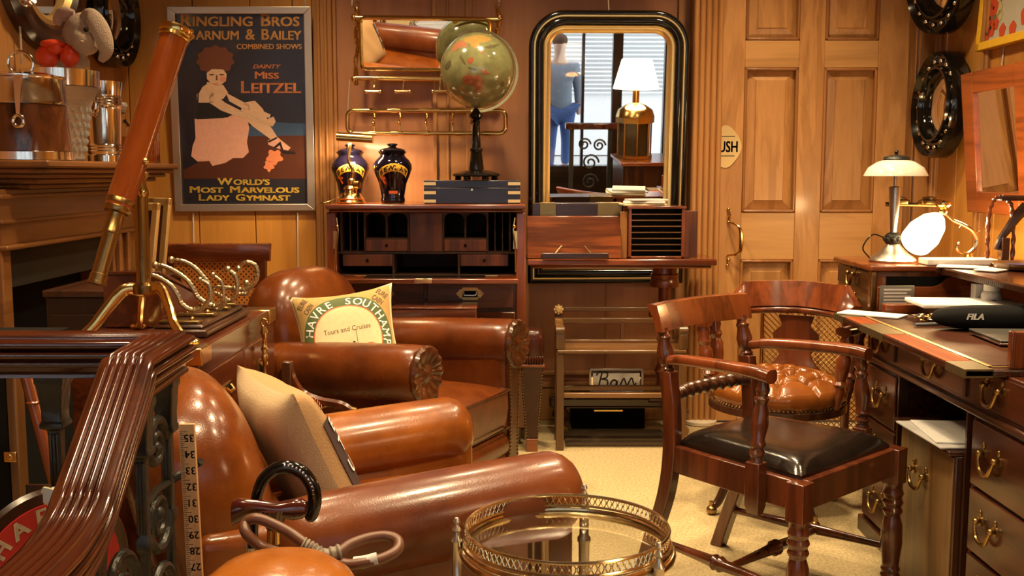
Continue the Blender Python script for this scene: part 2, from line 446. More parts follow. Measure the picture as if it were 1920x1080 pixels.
# low moulded skirting along the back wall
x0, x1 = at(626, 700, YB).x, at(1297, 700, YB).x
m = MB(); m.bb((x0, YB - .03, 0), (x1, YB, .17)); m.bb((x0, YB - .04, .17), (x1, YB, .20)); m.bb((x0, YB - .018, .23), (x1, YB, .255))
struct(m.build('baseboard_back', M_PINE, bevel=.006))
# reeded half column left of the door, standing on a pale ring
xa, xb = at(1296, 400, 5.07).x, at(1352, 400, 5.07).x
m = MB(); w = xb - xa
m.bb((xa, 5.10, 0), (xb, YB, HB))
for k in range(5):
    cx = xa + w * (k + .5) / 5
    m.cyl((cx, 5.10, 0), (cx, 5.10, HB), w / 10.5, n=12)
trim(m, M_PINE)
m = MB(); m.lathe([(w*.52, 0), (w*.56, .006), (w*.56, .02), (w*.5, .026)], ((xa+xb)/2, 5.12, 0), n=32); trim(m, plain('pale_stone', (.62, .52, .38), .5))
# door frame right
m = MB(); m.bb((XD1, YD - .04, 0), (at(1712, 300, YD - .04).x, YB, HB)); m.bb((at(1716, 300, 5.12).x, 5.12, 0), (XR, YB, HB)); trim(m, M_PINE, bevel=.008)
# ---------------- the six panel door
door = bx((XD0, YD, .01), (XD1, YD + .04, 2.36)).build('door_1', M_DOOR); struct(door)
def dz(py): return at(1500, py, YD).z
def dx(px): return at(px, 300, YD).x
RP = [(1392, 1490, -95, 78), (1541, 1637, -95, 76), (1390, 1489, 128, 398), (1536, 1634, 128, 398), (1388, 1487, 486, 720), (1534, 1630, 486, 720)]
rows = [(-95, 77), (128, 398), (486, 720)]
yo = YD - .03
m = MB()
for a, b in ((1345, 1390), (1490, 1537), (1636, 1692)): m.bb((dx(a), yo, .01), (dx(b), YD, 2.36))
m.build('door_stile', M_DOOR, door, bevel=.003)
m = MB()
for a, b in ((77, 128), (398, 486), (720, 800)):
    for p, q in ((1390, 1490), (1537, 1636)): m.bb((dx(p), yo, max(.012, dz(b))), (dx(q), YD, dz(a)))
for p, q in ((1390, 1490), (1537, 1636)): m.bb((dx(p), yo, dz(-95)), (dx(q), YD, 2.355))
m.build('door_rail', M_PINE_X, door, bevel=.003)
for p, q in ((1390, 1490), (1537, 1636)):
    for a, b in rows:
        X0, X1, Z1, Z0 = dx(p), dx(q), dz(a), dz(b)
        m = MB(); t = .014
        for lo, hi in (((X0, Z0), (X0+t, Z1)), ((X1-t, Z0), (X1, Z1)), ((X0, Z0), (X1, Z0+t)), ((X0, Z1-t), (X1, Z1))):
            m.bb((lo[0], yo - .004, lo[1]), (hi[0], YD, hi[1]))
        m.build('panel_moulding', M_DOORM, door, bevel=.005)
        i, j = .016, .058
        o_ = [(X0+i, YD-.001, Z0+i), (X1-i, YD-.001, Z0+i), (X1-i, YD-.001, Z1-i), (X0+i, YD-.001, Z1-i)]
        s_ = [(X0+j, YD-.016, Z0+j), (X1-j, YD-.016, Z0+j), (X1-j, YD-.016, Z1-j), (X0+j, YD-.016, Z1-j)]
        r_ = [(x + (.003 if x < (X0+X1)/2 else -.003), y - .004, z + (.003 if z < (Z0+Z1)/2 else -.003)) for x, y, z in s_]
        m = MB(); m.loft([o_, s_], caps=False); m.loft([s_, r_], caps=False); m.face(r_[::1]); m.build('raised_panel', M_DOOR, door, smooth=20)
# push plate, half behind the column, and brass pull
c = at(1360, 275, yo); hw, hh = .075, at(1360, 237, yo).z - c.z
pts = []
for k in range(48):
    a = 2*PI*k/48; r = 1 + .05*cos(4*a) 
    pts.append((hw*r*cos(a), hh*r*sin(a)))
m = MB(); m.extr(pts, (c.x, yo, c.z), (1,0,0), (0,0,1), (0,-.004,0)); pl = m.build('push_plate', M_GILT, door, label='oval brass push plate with black letters')
m = MB(); put_text(m, 'PUSH', lambda x, y: (c.x + x, yo - .0052, c.z + y), .075, 0, .002, .12, cy=-.026)
for zz in (-.045, .05):
    m.bb((c.x-.045, yo-.0052, c.z+zz-.002), (c.x+.045, yo-.0045, c.z+zz+.002))
m.build('lettering', M_INK, pl, smooth=0)
zt, zb, hx = dz(392), dz(497), at(1366, 440, yo).x
m = MB(); path = bez([(hx-.005, yo-.004, zt), (hx+.002, yo-.012, zt-.03), (hx-.004, yo-.012, zt-.06), (hx+.03, yo-.05, zt-.075), (hx+.048, yo-.06, zt-.11), (hx+.048, yo-.06, zb+.085), (hx+.03, yo-.05, zb+.06), (hx-.004, yo-.012, zb+.05), (hx+.002, yo-.012, zb+.025), (hx-.005, yo-.004, zb)], 6)
n = len(path); m.tube(path, [.005 + .006*math.exp(-((i/n-.5)/.14)**2) + .004*math.exp(-((abs(i/n-.5)-.36)/.03)**2) for i in range(n)], 8)
m.ball((hx-.004, yo-.006, zt), .009, 8, 6); m.ball((hx-.004, yo-.006, zb), .009, 8, 6)
m.build('door_pull', M_BRASS, door)
# ---------------- right wall: upright boards with mouldings
ys = [YB]; 
struct(bx((XR, YF, 0), (XR + .1, YB, HB)).build('wall_right', M_PINE))
m = MB(); yy = [5.2, 4.82, 4.42, 3.95, 3.45, 2.9, 2.3, 1.6, .8, 0, -.8, YF]
for a, b in zip(yy, yy[1:]): m.bb((XR - .016, b + .003, 0), (XR, a - .003, HB))
trim(m, M_PINE_Y, bevel=.004)
m = MB()
for y in (5.05, 4.55, 3.62): m.bb((XR - .034, y - .03, 0), (XR, y + .03, HB)); m.bb((XR - .044, y - .012, 0), (XR, y + .012, HB))
trim(m, M_PINE, bevel=.006)
# ---------------- left wall
struct(bx((XL - .1, YF, 0), (XL, YB, HB)).build('wall_left', M_PINE))
m = MB(); yy = [5.2, 4.97, 4.3, 3.55, 2.8, 2.0, 1.2, .4, -.4, -1.2]
for a, b in zip(yy, yy[1:]): m.bb((XL, b + .003, 0), (XL + .016, a - .003, HB))
trim(m, M_PINE, bevel=.004)
# ---------------- shop front behind the camera: posts, glass and a bright street
m = MB(); xs = [-1.93, -.9, .05, 1.13, 1.51, 2.06]
wins = []
for k, x in enumerate(xs):
    wd = .055 if k != 4 else .11
    if k == 3: wd = .03
    m.bb((x - wd/2, YF, .35), (x + wd/2, YF + .09, 2.5))
m.bb((XL, YF, .28), (XR, YF + .12, .36)); m.bb((XL, YF, 2.48), (XR, YF + .1, 2.56)); m.bb((XL, YF, 1.98), (1.5, YF+.06, 2.02))
wf = m.build('window_1', M_DARK, bevel=.006); struct(wf)
bx((XL, YF + .03, .36), (XR, YF + .036, 2.48)).build('window_glass', M_GLASS, wf)
struct(bx((XL - .2, YF - .1, 0), (XR + .2, YF, .3)).build('wall_front_sill', M_DARK_X))
struct(bx((XL - .2, YF - .1, 2.52), (XR + .2, YF, HB)).build('wall_front_top', M_CEIL))
M_STREET = plain('white_stucco', (.85, .87, .88), .9)
struct(bx((-6, -9, -.12), (9, YF - .1, -.02)).build('floor_pavement', plain('pavement', (.6, .6, .6), .9)))
hs = thing('shopfront_shutter', 'white louvred shop front across the street seen in the tall mirror', 'building', (0, -5.2, 0))
bx((-5, -.2, 0), (8, 0, 5)).build('wall', M_STREET, hs)
m = MB()
for k in range(60): m.box((1.5, .03, .9 + k*.06), (7, .05, .018), R=Matrix.Rotation(.5, 3, 'X'))
m.build('louvres', plain('pale_louvre', (.80, .84, .86), .7), hs)
# ================================================================ left side: fireplace, mantelpiece and what stands on it
SH = 1.295                      # mantel shelf height
t = thing('fireplace', 'moulded pine fireplace surround with dark opening on the left wall', 'fireplace', (XL, 4.28, 0))
def wb(lo, hi): return (lo[0] - XL, lo[1] - 4.28, lo[2]), (hi[0] - XL, hi[1] - 4.28, hi[2])
m = MB()
for x, y0, z0, z1 in ((-1.585, 3.58, SH - .026, SH), (-1.60, 3.60, SH - .045, SH - .026), (-1.63, 3.63, SH - .062, SH - .045), (-1.665, 3.665, SH - .082, SH - .062), (-1.70, 3.69, SH - .10, SH - .082)):
    m.bb(*wb((XL + .017, y0, z0), (x, 4.98 - (y0 - 3.58), z1)))
m.build('mantel_shelf', M_MANTEL, t, bevel=.007)
m = MB(); m.bb(*wb((XL + .017, 3.56, 1.0), (-1.75, 4.98, SH - .10)))
m.bb(*wb((XL + .017, 3.55, 1.16), (-1.735, 4.985, 1.178))); m.bb(*wb((XL + .017, 3.55, 1.075), (-1.738, 4.985, 1.09)))
m.build('frieze', M_MANTEL, t, bevel=.005)
m = MB(); m.bb(*wb((XL + .017, 3.555, .985), (-1.725, 4.97, 1.003))); m.build('lintel_bead', M_MANTEL, t, bevel=.007)
for a, b in ((3.56, 3.625), (4.56, 4.98)):
    m = MB(); m.bb(*wb((XL + .017, a, 0), (-1.75, b, 1.0)))
    if b > 4:
        for y in (4.58, 4.68, 4.86, 4.94): m.bb(*wb((-1.752, y, 0), (-1.728, y + .03, .99)))
    m.build('jamb', M_MANTEL, t, bevel=.006)
m = MB(); m.bb(*wb((XL + .02, 3.625, .845), (-1.785, 4.56, .985))); m.build('slate_slip', M_SLATE, t)
m = MB(); m.bb(*wb((XL + .018, 3.625, .0), (XL + .03, 4.56, .85))); m.build('firebox', M_VOID, t)
# ---- wooden ice bucket with silver bands
def silver_band(m, r0, r1, z0, z1): m.lathe([(r0, z0), (r0 + .004, z0 + .003), (r1 + .004, z1 - .003), (r1, z1)], n=40)
t = thing('ice_bucket', 'wooden ice bucket with polished silver bands at the near end of the mantelpiece', 'ice bucket', (-1.755, 3.80, SH))
MB().lathe([(.148, 0), (.150, .03), (.138, .20), (.136, .205)], n=40).build('body', wood('figured_walnut', (.03, .009, .0035), (.11, .032, .010), 'Z', 7, .2, .5, contrast=1.0, stretch=.3), t)
m = MB(); silver_band(m, .152, .150, 0, .034); m.build('base_band', M_SILVER, t)
m = MB(); m.lathe([(.137, .198), (.142, .2), (.141, .215), (.138, .22), (.136, .29), (.140, .294), (.140, .30), (.1, .31), (.02, .318), (.0, .32)], n=40); m.build('silver_collar', M_SILVER, t)
m = MB(); m.tube([(.045*cos(a*PI/12), -.02, .345 + .042*sin(a*PI/12)) for a in range(24)], .006, 8, True); m.build('ring_handle', M_SILVER, t)
m = MB(); a = V((.045, -.132, .285))
m.loft([[(.03, -.139, .295), (.06, -.139, .295), (.06, -.147, .295), (.03, -.147, .295)], [(.039, -.152, .16), (.051, -.152, .16), (.051, -.158, .16), (.039, -.158, .16)]])
m.tube([(.045 + .018*cos(k*PI/8), -.156, .135 + .02*sin(k*PI/8)) for k in range(16)], .006, 8, True); m.build('hasp', M_SILVER, t)
# ---- crystal pail with silver rim
t = thing('crystal_pail', 'tall cut crystal pail with silver rim behind the wooden ice bucket', 'vase', (-1.755, 4.105, SH))
m = MB(); prof = [(.070, 0), (.080, .01), (.078, .03), (.102, .2), (.13, .27), (.142, .285)]
m.lathe(prof, n=48); 
for k in range(20):
    a = 2*PI*k/20
    for j in range(6):
        z = .05 + j*.030; r = .078 + .024*(z-.03)/.17
        m.ball((r*cos(a + .16*(j % 2)), r*sin(a + .16*(j % 2)), z), (.010, .010, .012), 6, 4)
m.build('crystal_body', M_CRYST, t)
m = MB(); m.lathe([(.137, .286), (.143, .288), (.145, .35), (.138, .352), (.134, .348), (.134, .29)], n=48); m.build('silver_rim', M_SILVER, t)
# ---- silver jug
t = thing('silver_beaker', 'polished silver beaker with ribbed bands and a ring handle beside the crystal pail', 'beaker', (-1.715, 4.42, SH))
m = MB(); m.lathe([(.066, 0), (.070, .004), (.070, .03), (.066, .034)] + [q for k in range(3) for q in ((.068, .04 + k*.012), (.071, .046 + k*.012), (.068, .052 + k*.012))] + [(.067, .08), (.073, .22)] + [q for k in range(3) for q in ((.074, .235 + k*.012), (.077, .241 + k*.012), (.074, .247 + k*.012))] + [(.076, .28), (.081, .335), (.077, .335), (.07, .26), (.064, .02)], n=40); m.build('body', M_SILVER, t)
m = MB(); m.tube([(-.06 + .0*k, -.085 + .0*k, .235) for k in range(2)], .006); m.tube([(-.03 + .035*cos(k*PI/10), -.088, .235 + .045*sin(k*PI/10)) for k in range(20)], .006, 8, True); m.build('ring_handle', M_SILVER, t)
# ---- decanters
def decanter(loc, w, h, label):
    t = thing('decanter', label, 'decanter', loc)
    m = MB(); m.loft([[V((x, y, z)) for x, y in rrect(w*k, w*k, .012)] for z, k in ((0, .95), (.006, 1), (h*.58, 1), (h*.66, .55), (h*.72, .38), (h*.8, .36), (h*.82, .5), (h*.83, .5))]); m.build('bottle', M_GLASS, t)
    m = MB(); m.loft([[V((x, y, z)) for x, y in rrect(w*k*.9, w*k*.9, .01)] for z, k in ((.008, .9), (h*.42, .9))]); m.build('liquor', plain('amber_liquor', (.75, .28, .05), .02, trans=.9), t)
    m = MB(); m.lathe([(.012, h*.83), (.022, h*.86), (.03, h*.92), (.022, h*.98), (.0, h)], n=8); m.build('stopper', M_CRYST, t)
    return t
decanter((-1.675, 4.83, SH), .085, .25, 'square glass decanter with faceted stopper at the far end of the mantelpiece')
decanter((-1.72, 4.64, SH), .08, .27, 'glass decanter partly hidden behind the wooden telescope barrel')
# ---- plush rabbit peeping over the pail
t = thing('plush_rabbit', 'grey plush rabbit with floppy ears and orange red satin bow on the mantelpiece', 'soft toy', (-1.715, 4.125, SH + .3525))
m = MB()
m.ball((0, 0, .035), (.07, .06, .036), 14, 8)
R = Matrix.Rotation(.5, 3, 'Y')
m.ball((.055, -.015, .14), (.075, .07, .085), 18, 12, R=R)
m.ball((.075, -.05, .105), (.055, .06, .05), 16, 10, R=R)
o = m.build('body', M_FELT, t); 
rm = o.modifiers.new('remesh', 'REMESH'); rm.mode = 'VOXEL'; rm.voxel_size = .006; rm.use_smooth_shade = True
sm_ = o.modifiers.new('smooth', 'SMOOTH'); sm_.iterations = 8
def ear(pts, wd):
    P = bez(pts, 6); n = len(P); m = MB()
    rings = []
    for i, p in enumerate(P):
        k = i / (n - 1); w = wd * (.35 + sin(PI * min(1, k*.9 + .08)) * .8)
        tt = (P[min(i+1, n-1)] - P[max(i-1, 0)]).normalized(); s = V((.35, -.9, .1)).cross(tt).normalized(); u = tt.cross(s)
        rings.append([p + s*(w*cos(2*PI*j/10)) + u*(.009*sin(2*PI*j/10)) for j in range(10)])
    m.loft(rings); return m
ear([(.07, -.05, .205), (.11, -.07, .20), (.15, -.08, .14), (.165, -.08, .07), (.14, -.07, .03)], .03).build('ear', M_FELT, t)
ear([(.03, -.03, .215), (-.01, -.03, .215), (-.035, -.02, .19), (-.03, -.02, .17)], .022).build('ear', M_FELT2, t)
m = MB(); m.ball((.095, -.088, .145), .009, 10, 8); m.build('eye', M_BLACK, t)
m = MB(); m.ball((.085, -.108, .098), (.008, .006, .006), 8, 6); m.build('nose', M_FELT2, t)
m = MB()
for dx_, s_ in ((-.05, 1), (.035, .8)):
    m.ball((dx_ - .02, -.055, .05), (.045*s_, .03, .045), 14, 10)
m.ball((-.03, -.075, .075), (.03, .02, .022), 10, 8); m.ball((-.045, -.06, .095), (.05, .035, .018), 12, 8)
m.build('bow', M_REDSILK, t)
# ---- round mirrors on the left wall
t = thing('round_mirror', 'round gilt mirror in a broad dark frame on the wall over the mantelpiece', 'mirror', (XL + .03, 4.30, 2.13))
def ringx(m, prof, n=48):
    """profile (radius, out of the wall) swept round the X axis"""
    m.loft([[V((d, r*cos(2*PI*i/n), r*sin(2*PI*i/n))) for r, d in prof] for i in range(n)], loop=True)
m = MB(); ringx(m, [(.39, -.012), (.39, .02), (.375, .045), (.35, .05), (.32, .04), (.30, .045), (.28, .025), (.28, -.012)]); m.build('frame', M_DARK, t, smooth=30)
m = MB(); ringx(m, [(.283, -.01), (.283, .03), (.265, .036), (.245, .015), (.245, -.01)]); m.build('gilt_slip', M_GILT, t)
m = MB(); m.lathe([(.25, 0), (.25, .002), (.001, .0021)], (0, 0, 0), (1, 0, 0), 40); m.build('glass', M_MIRROR, t)
m = MB(); m.lathe([(.055, .04), (.055, .06), (.045, .075), (.035, .065), (.03, .06), (.001, .08)], (0, -.25, -.2), (1, 0, 0), 24); m.build('boss', M_CHROME, t)
m = MB(); m.cyl((.01, -.22, -.31), (.01, -.22, -.46), .004, n=6); m.build('cord', M_CORD, t)
def convex(name, label, loc, R, rot, nb, group=None, first=None):
    if first: return dup(first, loc, rot, label, group)
    t = thing(name, label, 'mirror', loc, rot=rot, group=group)
    m = MB(); ringx(m, [(R, -.014), (R, .045), (R*.97, .065), (R*.93, .05), (R*.9, .038), (R*.73, .038), (R*.70, .062), (R*.66, .062), (R*.62, .035), (R*.62, -.014)], 56); m.build('frame', M_BLACK, t, smooth=30)
    for k in range(nb):
        a = 2*PI*k/nb
        MB().ball((.044, R*.815*cos(a), R*.815*sin(a)), R*.045, 10, 8).build('bead', M_SILVER, t)
    m = MB(); m.lathe([(R*.64, .0), (R*.62, .012), (R*.45, .03), (R*.25, .042), (.001, .047)], (0, 0, 0), (1, 0, 0), 40); m.build('convex_glass', M_MIRROR, t)
    return t
cvx = convex('convex_mirror', 'black framed convex mirror with silver beads seen edge on in the left corner', (XL + .055, 4.945, 1.985), .245, (0, 0, 0), 18, 'black convex mirrors with silver beads')
m = MB(); m.cyl((.01, .03, .23), (.01, .03, .9), .003, n=6); m.build('cord', M_CORD, cvx)
# ---------------------------------------------------------------- circus poster on the back wall
YP = lambda py: 5.115 + .07 * (py - 12) / 385
def pp(px, py, lift=0): return at(px, py, YP(py) - lift)
M_SILVERF = plain('silver_leaf_frame', (.62, .52, .42), .34, .8)
t = thing('framed_poster', 'silver framed circus poster of a seated dancer with yellow and orange lettering', 'poster', pp(455, 395, -.005))
o0 = V(t.location)
def pq(px, py, lift=0): return pp(px, py, lift) - o0
m = MB()
out = [(312, 12), (583, 12), (592, 395), (328, 397)]; inn = [(328, 26), (569, 26), (576, 382), (342, 383)]
for i in range(4):
    j = (i + 1) % 4
    a, b, c, d = out[i], out[j], inn[j], inn[i]
    m.loft([[pq(*q, .012) for q in (a, b, c, d)], [pq(*q, -.012) for q in (a, b, c, d)]])
m.build('frame', M_SILVERF, t, bevel=.003)
m = MB(); m.loft([[pq(*q, -.004) for q in inn], [pq(*q, -.012) for q in inn]])
art = m.build('print', plain('navy_print', (.022, .022, .034), .22, coat=.5), t)
K = 2.7
def ck(pts, lift): return [pq(300 + x / K, y / K, lift) for x, y in pts]
SKIN = plain('skin_print', (.72, .46, .30), .5); PINK = plain('pink_print', (.80, .42, .31), .5); HAIRP = plain('brown_print', (.16, .05, .02), .5)
def art_part(name, mat, polys, lift):
    m = MB()
    for p in polys: m.face(ck(p, lift))
    return m.build(name, mat, art, smooth=0)
art_part('painted_floor', plain('red_brown_print', (.10, .03, .014), .35), [[(118, 860), (440, 700), (440, 684), (738, 684), (744, 905), (122, 905)]], -.0034)
art_part('blue_glow', plain('blue_glow_print', (.05, .09, .18), .4), [[(440, 640), (560, 618), (737, 625), (738, 686), (440, 690)]], -.0032)
def wob(cx, cy, rx, ry, n, amp, k): return [(cx + rx*(1 + amp*sin(k*2*PI*i/n))*cos(2*PI*i/n), cy + ry*(1 + amp*sin(k*2*PI*i/n))*sin(2*PI*i/n)) for i in range(n)]
art_part('hair', HAIRP, [wob(280, 305, 92, 72, 60, .06, 11)], -.0030)
art_part('dress', PINK, [[(175, 602), (250, 590), (340, 595), (380, 575), (440, 590), (452, 650), (440, 720), (450, 770), (420, 800), (370, 800), (330, 825), (265, 840), (250, 815), (190, 818), (158, 790), (165, 740), (180, 700)]], -.0030)
art_part('bodice', M_INK, [[(188, 520), (250, 512), (370, 540), (385, 575), (320, 598), (185, 604)]], -.0028)
art_part('figure', SKIN, [
    [(236, 370), (262, 350), (320, 352), (338, 375), (334, 410), (300, 436), (262, 425), (238, 400)],
    [(240, 415), (320, 430), (345, 470), (320, 500), (262, 520), (190, 525), (186, 480), (205, 440)],
    [(250, 455), (330, 520), (440, 575), (540, 605), (575, 590), (586, 615), (570, 640), (540, 632), (420, 600), (310, 560), (250, 520)],
    [(335, 470), (430, 520), (560, 580), (555, 598), (440, 562), (350, 512)],
    [(430, 518), (480, 510), (520, 550), (560, 640), (592, 690), (560, 705), (470, 640), (400, 575)]], -.0026)
art_part('shoe', PINK, [[(545, 712), (590, 690), (620, 715), (662, 748), (648, 762), (590, 750), (548, 732)]], -.0024)
art_part('shoe_ribbon', M_INK, [[(545, 715), (590, 693), (594, 701), (550, 723)], [(575, 745), (610, 715), (625, 760), (612, 757), (606, 735), (585, 751)], [(600, 762), (680, 766), (690, 780), (630, 778)]], -.0022)
art_part('flower', plain('coral_print', (.80, .26, .12), .5), [wob(580, 795, 38, 36, 40, .2, 5), wob(552, 840, 24, 26, 40, .2, 5)], -.0024)
art_part('cheek', plain('rose_print', (.72, .28, .18), .5), [wob(318, 400, 16, 14, 20, 0, 1), wob(285, 424, 12, 5, 16, 0, 1)], -.0022)
art_part('eyes', HAIRP, [wob(262, 378, 14, 4, 16, 0, 1), wob(312, 378, 13, 4, 16, 0, 1), [(284, 380), (290, 380), (292, 406), (282, 406)]], -.0022)
art_part('strap', M_INK, [[(188, 520), (250, 520), (250, 530), (188, 530)], [(186, 556), (240, 556), (240, 566), (186, 566)], [(190, 470), (210, 430), (236, 418), (238, 424), (215, 440), (196, 475), (194, 600), (186, 600)]], -.0020)
def ptext(s, x0, x1, base, cap, mat, shear=0, bold=.0):
    m = MB(); put_text(m, s, lambda x, y: pq(300 + ((x0 + x1)/2 + x) / K, (base - y) / K, -.0018), cap / .70, 0, bold * cap, x1 - x0, shear)
    return m.build('lettering', mat, art, smooth=0)
GOLDP = plain('gold_print', (.78, .40, .12), .5); YELP = plain('yellow_print', (.85, .58, .10), .5); CORP = plain('orange_letter_print', (.80, .28, .11), .5)
def smallcaps(words, x0, x1, base, cap, small, mat, bold=.03):
    """capitals taller than the rest of each word"""
    m = MB(); parts = []; x = 0; gap = cap * .55
    for wi, wd in enumerate(words):
        for s, c in ((wd[0], cap), (wd[1:], small)):
            if not s: continue
            vs, fs, w = text2d(s, c / .70, bold * cap); parts.append((vs, fs, x + w/2)); x += w + cap * .08
        x += gap
    x -= gap; k = (x1 - x0) / x
    for vs, fs, cx in parts: m.add([pq(300 + (x0 + (cx + px) * k) / K, (base - py) / K, -.0018) for px, py in vs], fs)
    return m.build('lettering', mat, art, smooth=0)
smallcaps(['Ringling', 'Bros'], 105, 712, 130, 58, 48, GOLDP) if 0 else smallcaps(['RINGLING', 'BROS'], 105, 712, 132, 60, 48, GOLDP)
smallcaps(['BARNUM', '&', 'BAILEY'], 138, 720, 200, 54, 44, GOLDP)
ptext('COMBINED SHOWS', 388, 718, 248, 26, GOLDP, bold=.03)
ptext('DAINTY', 470, 612, 346, 20, CORP, .3, .03)
smallcaps(['MISS'], 480, 606, 398, 36, 30, CORP)
smallcaps(['LEITZEL'], 410, 720, 470, 60, 50, CORP, .035)
smallcaps(["WORLD'S"], 290, 560, 935, 34, 27, YELP, .045)
smallcaps(['MOST', 'MARVELOUS'], 150, 710, 975, 32, 26, YELP, .045)
smallcaps(['LADY', 'GYMNAST'], 196, 664, 1015, 32, 26, YELP, .045)
m = MB(); 
for px, py0, py1 in ((362, 399, 455), (558, 398, 512), (572, -10, 12)):
    m.tube([at(px, py0, YB - .03) - o0, at(px + 1, py1, YB - .026) - o0], .004, 6)
m.build('cord', M_CORD, t)
# ---------------------------------------------------------------- dark cabinet in front of the fireplace
t = thing('low_cabinet', 'dark mahogany cabinet standing before the fireplace opening', 'cabinet', (-1.385, 3.66, 0))
M_DKB = wood('near_black_mahogany', (.008, .003, .002), (.022, .007, .004), 'Z', 9, .35, .15)
m = MB(); m.bb((-.11, -.35, .04), (.11, .33, .855)); m.build('carcass', M_DKB, t, bevel=.004)
m = MB(); m.bb((-.118, -.358, .855), (.118, .34, .878)); m.build('top', M_DARK_Y, t, bevel=.005)
m = MB(); m.bb((-.105, -.345, 0), (.105, .325, .04)); m.build('plinth', M_DARK_Y, t)
m = MB(); m.bb((-.095, -.358, .08), (.095, -.35, .80)); m.build('door', M_DKB, t, bevel=.003)
# small gilt frames leaning on the cabinet
for i, (y, dy, lab) in enumerate(((3.72, 0, 'small gilt picture frame leaning behind the telescope pillar, nearer of two'), (3.84, 0, 'small gilt picture frame behind the first beside the telescope pillar, further of two'))):
    t = thing('picture_frame', lab, 'picture frame', (-1.335 + .0*i, y, .879), 0, 'little gilt frames by the fireplace', rot=(-.16, .0, -.5))
    w, h, d = .11, .27 + .015*i, .03
    m = MB()
    for lo, hi in (((-w/2, 0, 0), (-w/2+d, .016, h)), ((w/2-d, 0, 0), (w/2, .016, h)), ((-w/2, 0, 0), (w/2, .016, d)), ((-w/2, 0, h-d), (w/2, .016, h))): m.bb(lo, hi)
    m.build('frame', M_GILT, t, bevel=.004); MB().bb((-w/2+d*.8, .004, d*.8), (w/2-d*.8, .010, h-d*.8)).build('picture', M_DARK, t)
# ---------------------------------------------------------------- campaign chest
CX0, CX1, CY0, CY1, CZ = -1.235, -.825, 2.70, 3.56, .79
t = thing('campaign_chest', 'mahogany campaign chest with brass corners and sunk handles under the telescope', 'chest of drawers', ((CX0+CX1)/2, (CY0+CY1)/2, 0))
ox, oy = (CX0+CX1)/2, (CY0+CY1)/2
def cb(lo, hi): return (lo[0]-ox, lo[1]-oy, lo[2]), (hi[0]-ox, hi[1]-oy, hi[2])
m = MB(); m.bb(*cb((CX0, CY0, .06), (CX1, CY1, CZ))); m.build('carcass', M_MAH_Y, t, bevel=.004)
for a, b in ((.06, .28), (.29, .51)):
    m = MB(); m.bb(*cb((CX1 - .001, CY0 + .03, a + .01), (CX1 + .008, CY1 - .03, b))); d = m.build('drawer', M_RED if 0 else M_MAH_Y, t, bevel=.003)
for y0, y1 in ((CY0 + .03, (CY0+CY1)/2 - .006), ((CY0+CY1)/2 + .006, CY1 - .03)):
    m = MB(); m.bb(*cb((CX1 - .001, y0, .53), (CX1 + .008, y1, .715))); d = m.build('drawer', M_MAH_Y, t, bevel=.003)
    cy = (y0 + y1)/2 - oy
    m = MB(); m.bb((CX1 - ox + .007, cy - .045, .60), (CX1 - ox + .012, cy + .045, .655)); m.build('handle_plate', M_BRASS_D, d, bevel=.003)
    m = MB(); m.bb((CX1 - ox + .0115, cy - .022, .607), (CX1 - ox + .0125, cy + .022, .648)); m.build('sunk_recess', M_VOID, d)
    m = MB(); m.tube([(CX1 - ox + .014, cy - .026, .645), (CX1 - ox + .024, cy - .02, .632), (CX1 - ox + .024, cy + .02, .632), (CX1 - ox + .014, cy + .026, .645)], .005, 6); m.build('handle', M_BRASS, d)
for y0, y1 in ((CY0 - .003, CY0 + .09), (CY1 - .09, CY1 + .003)):
    m = MB(); m.bb(*cb((CX1 - .09, y0, CZ - .045), (CX1 + .0095, y1, CZ + .002))); m.build('brass_corner', M_BRASS, t, bevel=.003)
m = MB()
for x in (CX0 + .06, CX1 - .06):
    for y in (CY0 + .06, CY1 - .06): m.lathe([(.03, 0), (.04, .03), (.03, .062)], (x - ox, y - oy, 0), n=12)
m.build('bun_feet', M_MAH, t)
# writing slope behind the rack
t = thing('writing_slope', 'mahogany writing slope box on the campaign chest behind the brass hooks', 'box', (-1.13, 3.26, CZ + .002))
m = MB(); m.extr([(-.19, 0), (.17, 0), (.17, .06), (-.19, .16)], (-.085, 0, 0), (0, 1, 0), (0, 0, 1), (.17, 0, 0)); m.build('body', M_MAH_Y, t, bevel=.004)
m = MB(); m.extr([(-.195, .16), (.175, .06), (.175, .07), (-.195, .17)], (-.09, 0, 0), (0, 1, 0), (0, 0, 1), (.18, 0, 0)); m.build('lid', M_RED, t, bevel=.003)
M_BRASS_A = plain('dull_pale_brass', (.50, .40, .24), .3, 1)
# ---- brass coat rack lying on the chest
t = thing('coat_rack', 'brass scroll coat rack with rope twist hooks lying on the campaign chest', 'coat rack', (-.94, 3.08, CZ + .002))
oc = V(t.location)
m = MB(); m.bb((-.085, -.20, 0), (.085, .28, .022)); m.bb((-.07, -.185, .022), (.07, .265, .034)); m.build('backboard', M_DARK_Y, t, bevel=.006)
hooks = [
 (2.93, [(278, 514), (297, 520), (321, 536), (334, 555), (341, 570), (358, 581), (378, 578), (391, 562), (395, 549), (391, 534), (375, 524)]),
 (3.03, [(291, 497), (306, 499), (330, 510), (352, 527), (364, 544), (371, 557), (388, 569), (404, 573), (418, 562), (419, 544), (415, 529), (399, 515)]),
 (3.14, [(321, 487), (343, 490), (364, 501), (380, 518), (391, 533), (395, 551), (399, 573), (409, 579), (421, 570), (423, 560), (416, 555)]),
 (3.20, [(427, 505), (441, 517), (445, 536), (441, 555), (428, 563), (418, 553), (423, 541), (440, 540)]),
 (3.26, [(447, 504), (460, 492), (478, 497), (483, 514), (475, 533), (456, 543), (430, 540), (405, 538), (399, 546), (410, 552)]),
 (3.30, [(462, 531), (469, 538), (464, 549), (450, 551), (438, 545)])]
